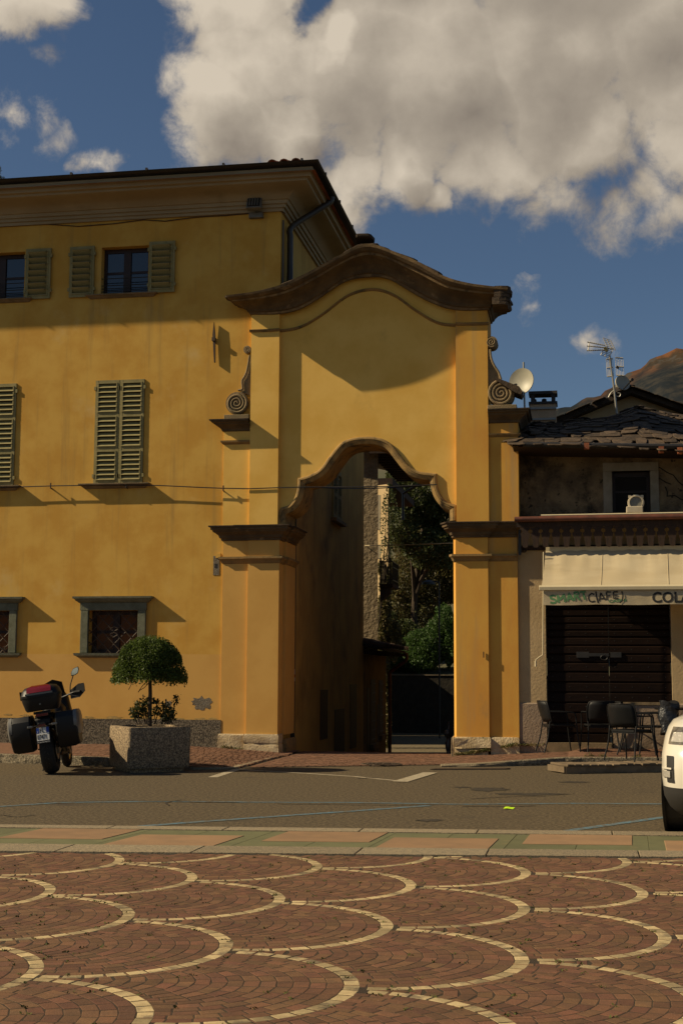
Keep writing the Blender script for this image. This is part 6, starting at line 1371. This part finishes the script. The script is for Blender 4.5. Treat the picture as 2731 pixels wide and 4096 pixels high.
for s in (-1, 1):
    MB().tube([(s*.31, .97, 1.10), (s*.41, .925, 1.10)], .022, 8).build('grip', RUB, bike)
    MB().loft([[Vector((s*x, y, z)) for x, y, z in ((.24, 1.05, 1.02), (.24, 1.06, 1.12), (.25, 1.03, 1.14), (.25, 1.02, 1.01))], [Vector((s*x, y, z)) for x, y, z in ((.38, 1.06, 1.02), (.38, 1.07, 1.18), (.39, .96, 1.22), (.39, .95, 1.02))], [Vector((s*x, y, z)) for x, y, z in ((.475, 1.0, 1.10), (.475, 1.0, 1.20), (.48, .90, 1.22), (.48, .90, 1.10))]]).build('handguard', PLA, bike, smooth=40)
    if s < 0: continue
    MB().tube(smooth_pts([(s*.25, 1.0, 1.11), (s*.27, .99, 1.22), (s*.335, .97, 1.36)], 4), .009, 6).build('mirror_stalk', BLACKM, bike)
    pts = [(.30, 1.345), (.305, 1.40), (.345, 1.455), (.42, 1.475), (.428, 1.435), (.405, 1.375), (.36, 1.352)]
    mr = MB().prism([Vector((s*x, .955, z)) for x, z in pts], (0, .035, 0)).build('mirror', PLA, bike, bevel=.006)
    c = Vector((.365, 1.41)); MB().prism([Vector((s*(c.x+(x-c.x)*.86), .950, c.y+(z-c.y)*.86)) for x, z in pts], (0, .003, 0)).build('mirror_glass', MIRR, mr)
MB().tube([(.26, .90, 1.07), (.40, .86, 1.02)], .007, 6).build('clutch_lever', BLACKM, bike)
# top case: base, lid, red reflector
def tcr(z, sx, sy, cy=-.12, n=28, p=3.2): return [Vector((.275*sx*math.copysign(abs(math.cos(t))**(2/p), math.cos(t)), cy+.215*sy*math.copysign(abs(math.sin(t))**(2/p), math.sin(t)), z)) for t in [2*math.pi*k/n for k in range(n)]]
tcase = MB().loft([tcr(.905, .78, .80), tcr(.93, .86, .88), tcr(1.05, .98, .98), tcr(1.10, 1.0, 1.0)]).build('top_case', SATB, bike, smooth=45)
MB().loft([tcr(1.102, 1.03, 1.03), tcr(1.135, 1.04, 1.05), tcr(1.15, 1.0, 1.0), tcr(1.20, .95, .93, -.11), tcr(1.245, .80, .76, -.095), tcr(1.262, .5, .5, -.08)]).build('lid', SATB, tcase, smooth=45)
MB().loft([[Vector((x, -.352+.02*abs(x)*4+.050*q, 1.168+.068*q)) for x in (-.17, -.08, 0, .08, .17)] for q in (0, .45, 1.0)]+[[Vector((x*.85, -.19, 1.268)) for x in (-.13, -.06, 0, .06, .13)]], closed=False).build('reflector', REDL, tcase, smooth=50)
MB().box(-.19, .19, -.352, -.325, 1.136, 1.162).build('reflector_strip', SILV, tcase); MB().lathe([(0, -.004), (.012, -.004), (.012, .0)], (0, -.332, 1.0), 'y', 12).build('lock', CHR, tcase)
MB().box(-.12, .12, -.25, .15, .862, .90).build('luggage_rack', PLA, bike)
for s in (-1, 1):                                       # panniers with silver outer panels
    def pr(x, k): return [Vector((s*x, -.10+dy*k, .62+dz*k)) for dy, dz in ((-.26, -.02), (-.235, .16), (-.17, .235), (.18, .235), (.25, .16), (.26, -.12), (.17, -.26), (-.12, -.27), (-.21, -.17))]
    pn = MB().loft([pr(.175, .93), pr(.19, 1), pr(.40, 1.0), pr(.455, .93), pr(.47, .86)]).build('pannier', SATB, bike, smooth=30)
    def pq(x, k): return [Vector((s*x, -.10+dy*k, .65+dz*k)) for dy, dz in ((-.25, .0), (-.22, .15), (-.15, .21), (.16, .21), (.23, .14), (.24, -.08), (.15, -.14), (-.18, -.14))]
    MB().loft([pq(.43, 1.0), pq(.475, .98), pq(.50, .80)]).build('pannier_lid', SILV, pn, smooth=40)
    MB().tube([(s*.14, -.05, .75), (s*.19, -.30, .74), (s*.19, -.33, .55), (s*.17, -.02, .40)], .012, 6).build('pannier_rail', BLACKM, bike)
    MB().tube([(s*.06, -.36, .70), (s*.15, -.37, .70)], .010, 6).build('indicator_stalk', BLACKM, bike); rbox(s*.17-.04, s*.17+.04, -.395, -.35, .685, .715, .01).build('indicator', CHR, bike)
MB().bar((0, -.05, .80), (0, -.38, .62), .09, .03).build('plate_holder', PLA, bike); rbox(-.06, .06, -.41, -.36, .705, .745, .015).build('light_unit', PLA, bike); MB().box(-.05, .05, -.415, -.405, .685, .718).build('rear_light', REDL, bike)
mt = Matrix.Translation((0, -.405, .575)) @ Matrix.Rotation(R(-14), 4, 'X')
pf = MB().box(-.095, .095, -.004, .004, -.125, .105, mt).build('plate_frame', PLA, bike); WPL = mat('plate_white', (.62, .61, .57), .4); BPL = mat('plate_blue', (.02, .05, .26), .4)
MB().box(-.086, .086, -.008, -.004, -.085, .098, mt).build('number_plate', WPL, pf); MB().box(-.086, -.050, -.0095, -.008, .022, .097, mt).build('blue_band', BPL, pf); MB().box(.050, .086, -.0095, -.008, .022, .097, mt).build('blue_band', BPL, pf)
font_text('FL', .088, INKB, 'plate_lettering', pf, mt @ Vector((-.045, -.0105, .028)), mt.to_3x3().to_4x4() @ RX @ Matrix.Scale(.8, 4, (1, 0, 0)), .0008, .001); font_text('07471', .094, INKB, 'plate_lettering', pf, mt @ Vector((-.080, -.0105, -.066)), mt.to_3x3().to_4x4() @ RX @ Matrix.Scale(.58, 4, (1, 0, 0)), .0008, .001)
font_text('I', .03, WPL, 'plate_lettering', pf, mt @ Vector((-.072, -.0115, .030)), mt.to_3x3().to_4x4() @ RX, .0005, .001); font_text('MORONI MOTO', .023, WPL, 'plate_lettering', pf, mt @ Vector((-.084, -.0058, -.115)), mt.to_3x3().to_4x4() @ RX, .0005)
MB().tube([(-.10, .62, .32), (-.24, .58, .01)], .012, 6).build('side_stand', BLACKM, bike); MB().box(-.27, -.22, .55, .61, 0, .012).build('stand_foot', BLACKM, bike)
MB().loft([[Vector((.085*math.cos(a), .0+.345*math.cos(b), .325+.345*math.sin(b))) for a in (0, math.pi/2, math.pi)] for b in [R(95+12*k) for k in range(6)]], closed=False).build('rear_mudguard', PLA, bike); MB().tube([(.14, .55, .30), (.17, .10, .42), (.18, -.12, .48)], .045, 10).build('silencer', PLA, bike)
for s in (-1, 1): MB().bar((s*.10, .35, .36), (s*.22, .33, .36), .03, .018).build('foot_peg', BLACKM, bike)
gr = G(122, 1777); gf = G(159, 1765.5); hd = math.atan2(-(gf-gr).x, (gf-gr).y)
BM = Matrix.Translation(gr) @ Matrix.Rotation(hd+R(4.5), 4, 'Z') @ Matrix.Rotation(R(-9.0), 4, 'Y') @ Matrix.Scale(1.06, 4)
bike.matrix_basis = BM
# ------------------------------------------------------------------ white car nosing in from the right
WCAR = mat('white_car_paint', (.66, .62, .52), .22, coat=.5, spec=.5); CLAD = mat('black_cladding', (.028, .026, .023), .65); CLEAR = mat('lamp_glass', (.50, .47, .40), .08, spec=.8, metal=.3, bump=.5, bscale=40, bdist=.03); SMOKE = mat('smoked_lamp', (.10, .09, .075), .06, (.26, .23, .18), 9, spec=.9, metal=.2, bump=.3, bscale=18, bdist=.03)
car = thing('parked_car', 'white car nose with black lower bumper entering at the right edge', 'car')
XF = [(.17, -.20), (.24, -.09), (.34, -.02), (.43, .0), (.50, .012), (.60, .02), (.70, .0), (.78, -.04), (.86, -.11), (.94, -.20), (1.0, -.30), (1.04, -.46)]
WZ = [(.17, .80), (.24, .86), (.34, .90), (.50, .915), (.70, .915), (.86, .895), (.94, .875), (1.0, .84), (1.04, .76)]
LCAR = 4.3
def cring(z, off=0.0, n=10):
    xf = interp(XF, z)+off; w = interp(WZ, z)+off; xr = -LCAR + (0.1 if z > .3 else .25); ring = []; rx, ry = .62, .50
    for k in range(n+1): t = math.pi/2*k/n; ring.append(Vector((xf-rx+rx*math.sin(t)**.75, w-ry+ry*math.cos(t)**.75, z)))      # left side (towards the camera) to nose
    for k in range(n, -1, -1): t = math.pi/2*k/n; ring.append(Vector((xf-rx+rx*math.sin(t)**.75, -(w-ry+ry*math.cos(t)**.75), z)))
    for k in range(6): t = math.pi/2*k/5; ring.append(Vector((xr+.3-.3*math.sin(t), -(w-.3+.3*math.cos(t)), z)))
    for k in range(5, -1, -1): t = math.pi/2*k/5; ring.append(Vector((xr+.3-.3*math.sin(t), w-.3+.3*math.cos(t), z)))
    return ring
MB().loft([cring(z, .004) for z in (.17, .20, .24, .29, .34, .39, .425)]).build('lower_bumper', CLAD, car, smooth=50)
MB().loft([cring(z) for z in (.427, .45, .50, .55, .60, .65, .70, .75, .80, .86, .90, .94, .97, 1.0, 1.025, 1.04)]).build('body', WCAR, car, smooth=50)
def cab(z, x0, x1, w): return [Vector(p+(z,)) for p in ((x0, w*.55), (x0+.12, -0+0*w), (x0, -w*.55), (x0-.35, -w), (x1+.2, -w), (x1, -w*.6), (x1, w*.6), (x1+.2, w), (x0-.35, w))]
MB().loft([cab(1.035, -1.0, -4.1, .80), cab(1.45, -1.75, -3.9, .70), cab(1.56, -2.0, -3.7, .62)]).build('windows', GLASS, car); MB().loft([cab(1.562, -1.9, -3.85, .64), cab(1.60, -2.1, -3.7, .55)]).build('roof', WCAR, car)
def patch(name, m, ks, zs, off, parent=car, off_in=-.02):
    """panel that follows the body surface between ring steps ks and heights zs"""
    def sp(k, z, o): a = cring(z, o, 40); return a[k]
    rows = [[sp(k, z, off) for k in ks] for z in zs]; mb = MB(); mb.loft(rows, closed=False); return mb.build(name, m, parent, smooth=50)
for sd in (0, 1):                                       # each side: wrap-round headlight, fog lamp in its recess
    K = (lambda *q: [81-k for k in range(*q)]) if sd == 0 else (lambda *q: list(range(*q)))
    hl = patch('headlight', SMOKE, K(17, 33, 3), (.80, .83, .87, .91, .945), .006); patch('headlight_lens', CLEAR, K(20, 30, 3), (.82, .86, .90), .012, hl)
    patch('fog_recess', CLAD, K(17, 24, 1), (.47, .50, .54, .58, .62, .66, .70), .004); patch('fog_lamp', CLEAR, K(12, 22, 1), (.515, .54, .57), .012); patch('fog_surround', WCAR, K(12, 23, 1), (.585, .60), .012)
patch('grille', CLAD, range(34, 48, 1), (.56, .62, .68, .74, .78), .005); patch('badge', CHR, range(38, 44, 1), (.82, .86), .008)
for sx, xw in ((1, -.86), (1, -3.45), (-1, -.86), (-1, -3.45)):
    t = bpy.data.objects.new('wheel', None); COL.objects.link(t); attach(t, car)
    y = sx*.80; mb = torus((0, 0, 0), .335-.07, .07, .115, 32, 10); mb.xf(Matrix.Translation((xw, y, .335)) @ Matrix.Rotation(R(90), 4, 'Z')); mb.build('tyre', RUB, t, smooth=60)
    mb = MB(); mb.lathe([(.0, .09), (.20, .085), (.225, .11), (.225, -.1), (0, -.1)], (xw, y, .335), 'y', 24); mb.build('rim', CHR, t)
    mb = MB(); mb.lathe([(r_, h_*sx) for r_, h_ in ((.40, .0), (.42, .025), (.37, .025), (.37, -.2), (.0, -.2))], (xw, sx*.895, .36), 'y', 28); mb.build('wheel_arch', CLAD, car)
hv = -right0*math.sin(R(20)) - fwd0*math.cos(R(20)); CR = Matrix.Rotation(math.atan2(hv.y, hv.x), 4, 'Z') @ Matrix.Scale(1.08, 4)
car.matrix_basis = Matrix.Translation(G(1563, 1904) - (CR @ Vector((-.86, -.80, 0)))) @ CR   # front wheel stands where measured
# ------------------------------------------------------------------ café furniture
CHB = mat('anthracite_metal', (.009, .0095, .010), .5, (.012, .012, .012), 9, spec=.18)
def make_chair(label):
    t = thing('cafe_chair', label, 'chair', (0, 0, 0), 'black metal armchairs outside the café'); s = 1.06
    m = Matrix.Scale(s, 4)
    # local: faces +y; seat 0.45 m
    seat = MB().loft([[(x*k, y, z) for x, y in ((-.22, .22), (.22, .22), (.24, -.02), (.20, -.22), (-.20, -.22), (-.24, -.02))] for k, z in ((.97, .435), (1, .445), (1, .458), (.97, .465))]).xf(m); seat.build('seat', CHB, t)
    rows = []
    for z, bow, w, y in ((.50, .02, .24, -.235), (.58, .035, .25, -.255), (.68, .05, .255, -.275), (.78, .055, .25, -.30), (.835, .05, .225, -.315), (.85, .045, .19, -.317)): rows.append([Vector((w*q, y-bow*(1-q*q)+.05*q*q, z)) for q in [-1+k/5 for k in range(11)]])
    MB().loft(rows, closed=False).xf(m).build('backrest', CHB, t, smooth=60).modifiers.new('thick', 'SOLIDIFY').thickness = .008
    rim = [rows[0][0], rows[1][0], rows[2][0], rows[3][0], rows[4][0]] + rows[5] + [rows[4][-1], rows[3][-1], rows[2][-1], rows[1][-1], rows[0][-1]]; MB().tube(rim, .011, 7).xf(m).build('back_frame', CHB, t, smooth=60)
    for sx in (-1, 1):
        MB().tube(smooth_pts([(sx*.275, -.33, 0), (sx*.245, -.255, .25), (sx*.235, -.225, .45), (sx*.24, -.21, .52)], 4), .0125, 7).xf(m).build('leg', CHB, t, smooth=60)
        MB().tube(smooth_pts([(sx*.285, .29, 0), (sx*.265, .245, .30), (sx*.262, .225, .56)], 3), .0125, 7).xf(m).build('leg', CHB, t, smooth=60)
        MB().tube(smooth_pts([(sx*.262, .225, .56), (sx*.266, .205, .645), (sx*.27, .13, .668), (sx*.272, -.1, .672), (sx*.262, -.22, .675)], 4), .0125, 7).xf(m).build('arm', CHB, t, smooth=60)
    MB().bar((-.235, .21, .425), (.235, .21, .425), .02, .03).xf(m).build('seat_rail', CHB, t); MB().bar((-.225, -.2, .425), (.225, -.2, .425), .02, .03).xf(m).build('seat_rail', CHB, t)
    return t
def put(o, u, v, z, camdir):
    p = G(u, v, z); o.location = p; d = right0*camdir[0]+fwd0*camdir[1]; o.rotation_euler = (0, 0, math.atan2(-d.x, d.y)); return o
ZPV = .15; ch0 = make_chair('black armchair facing right beside the cream wall, nearest the gateway')
put(ch0, 1283, 1727, ZPV, (1, .12))
def more(label, u, v, z, d): c = copy_thing(ch0, (0, 0, 0), 0, label); put(c, u, v, z, d); return c
ZDK = .15
more('black armchair seen from behind, hiding the small table', 1377, 1727, ZPV, (-.02, 1))
more('black armchair standing on the wooden deck, turned towards the wall', 1449, 1746, ZDK, (.72, .70))
more('black armchair behind the one on the deck, under the stone sill', 1466, 1732.5, ZPV, (.9, -.25))
more('black armchair facing left towards the others, beside the round table', 1506, 1731.5, ZPV, (-1, .15))
def table(label, u, v, z, round_):
    p = G(u, v, z); t = thing('cafe_table', label, 'table', p, 'small black café tables'); h = .80
    if round_: MB().lathe([(0, h-.03), (.36, h-.03), (.38, h-.015), (.38, h), (0, h)], p, 'z', 28).build('table_top', CHB, t)
    else: MB().box(p.x-.32, p.x+.32, p.y-.32, p.y+.32, p.z+h-.025, p.z+h).build('table_top', CHB, t, bevel=.008)
    MB().box(p.x-.04, p.x+.04, p.y-.04, p.y+.04, p.z+.03, p.z+h-.03).build('pedestal', CHB, t); MB().box(p.x-.24, p.x+.24, p.y-.24, p.y+.24, p.z, p.z+.03).build('base', CHB, t, bevel=.01); return p+Vector((0, 0, h))
t1 = table('small square black table behind the chair with its back turned', 1386, 1722, ZPV, False); t2 = table('round black table with dark jacket over its edge near the car', 1554, 1732, ZPV, True)
nh = thing('napkin_holder', 'small dark holder with crumpled white napkins on the square table', 'napkin holder', t1); q = P(1378, 1612, t1.y-.1)
MB().box(q.x-.06, q.x+.06, q.y-.04, q.y+.04, t1.z, q.z+.03).build('holder', CHB, nh); mb = MB(); rr = random.Random(8)
mb.loft([[(q.x+.055*k*math.cos(a)+rr.uniform(-.008, .008), q.y+.035*k*math.sin(a), q.z+.025+z+rr.uniform(-.012, .012)) for a in [2*math.pi*i/12 for i in range(12)]] for k, z in ((.9, 0), (1.1, .03), (.9, .055), (.4, .06))]); mb.build('napkins', mat('white_paper', (.66, .62, .54), .9), nh)
jk = MB(); rings = []; rr = random.Random(9); c = G(1534, 1733, ZPV)
for i in range(12):
    z = .36+.55*i/11; rings.append([Vector((c.x+.01+(.17-.03*abs(i-8)/8)*math.cos(a)*(1+.18*math.sin(3*a+i*.8)), c.y-.12+.10*math.sin(a)*(1+.2*math.sin(2*a+i)), c.z+z+.03*math.sin(2*a))) for a in [2*math.pi*k/20 for k in range(20)]])
tag(jk.loft(rings).build('jacket', mat('black_leather', (.020, .021, .024), .32, bump=.6, bscale=14, bdist=.05, spec=.5), smooth=70), 'shiny black jacket hanging beside the round table', 'jacket')
# wooden deck step
DECK = mat('grey_deck_wood', (.20, .145, .085), .9, (.145, .105, .062), 8, bump=.5, bscale=40, bdist=.01, stretch=(1, .2, 1), rnd=.22, stain=(.09, .07, .04), sscale=4, smin=.6, smax=.75)
a = G(1300.5, 1778); dk = thing('wooden_deck', 'low weathered wooden deck of short boards laid in the gutter by the chairs', 'deck', a)
b = G(1580, 1773); fx = (b-a).normalized(); fy = Vector((-fx.y, fx.x, 0)); L_ = 5.0; zt = .115
mD = Matrix(((fx.x, fy.x, 0, a.x), (fx.y, fy.y, 0, a.y), (0, 0, 1, 0), (0, 0, 0, 1))); dp = .62
MB().box(0, L_, .02, .055, .005, zt-.004, mD).build('front_board', DECK, dk); MB().box(-.03, .012, .03, dp, .02, zt-.002, mD).build('end_board', DECK, dk); MB().box(.1, L_, dp-.08, dp-.03, .0, zt-.004, mD).build('joist', DECK, dk)
k = 0; x = .012
while x < L_-.1:
    w = .128+random.uniform(-.006, .006); j = random.uniform(-.02, .02); t = random.uniform(-.004, .006)
    mb = MB(); mb.loft([[mD @ Vector((x+.008+(w-.016)*q, y, z)) for q, z in ((0, zt), (0, zt+.020+t), (.06, zt+.026+t), (.94, zt+.026+t), (1, zt+.018+t), (1, zt))] for y in (.0+j, .06+j*.5, dp)]); mb.build('deck_board', DECK, dk); x += w; k += 1
# bright scrap of paper on the road, grass along the wall foot
p = G(1167, 1856, .006); o = MB().loft([[(p.x-.055+.11*q+s, p.y+dy, p.z+.003+.004*math.sin(q*5+s*30)) for q in (0, .33, .66, 1)] for s, dy in ((0, -.10), (.006, 0), (.012, .11))], closed=False).build('paper_scrap', mat('neon_yellow_paper', (.55, .85, .02), .7)); tag(o, 'scrap of bright yellow green paper lying on the road', 'litter')
C = []; rr = random.Random(6)
for (u0, v0, u1, v1, n, y) in ((512, 1716, 636, 1738, 420, -.1), (1046, 1735, 1120, 1724, 420, -.16), (1150, 1717, 1188, 1711, 160, -.1), (1192, 1712, 1240, 1712, 130, -.05)):
    for k in range(n):
        t = rr.random(); q = P(u0+(u1-u0)*t, v0+(v1-v0)*t, y); C.append((q.x+rr.gauss(0, .03), q.y+rr.gauss(0, .02), q.z+abs(rr.gauss(0, .018))))
for k in range(420):
    x = random.uniform(G(1310, 1738).x, G(1530, 1738).x); q = G(1400, 1739, .13); cl = math.sin(x*9)+math.sin(x*23)
    if cl > .4: C.append((x, q.y+.1+random.gauss(0, .02), .13+abs(random.gauss(0, .02))))
tag(leaves('wall_foot_grass', np.array(C), .06, mat('wall_grass', (.085, .10, .022), .8, (.16, .12, .04), 6, trans=.3), None, .22, -.6), kind='stuff')
tag(bpy.data.objects['wall_foot_grass'], 'short grass and moss tufts along the foot of the gateway and kerb', 'grass')
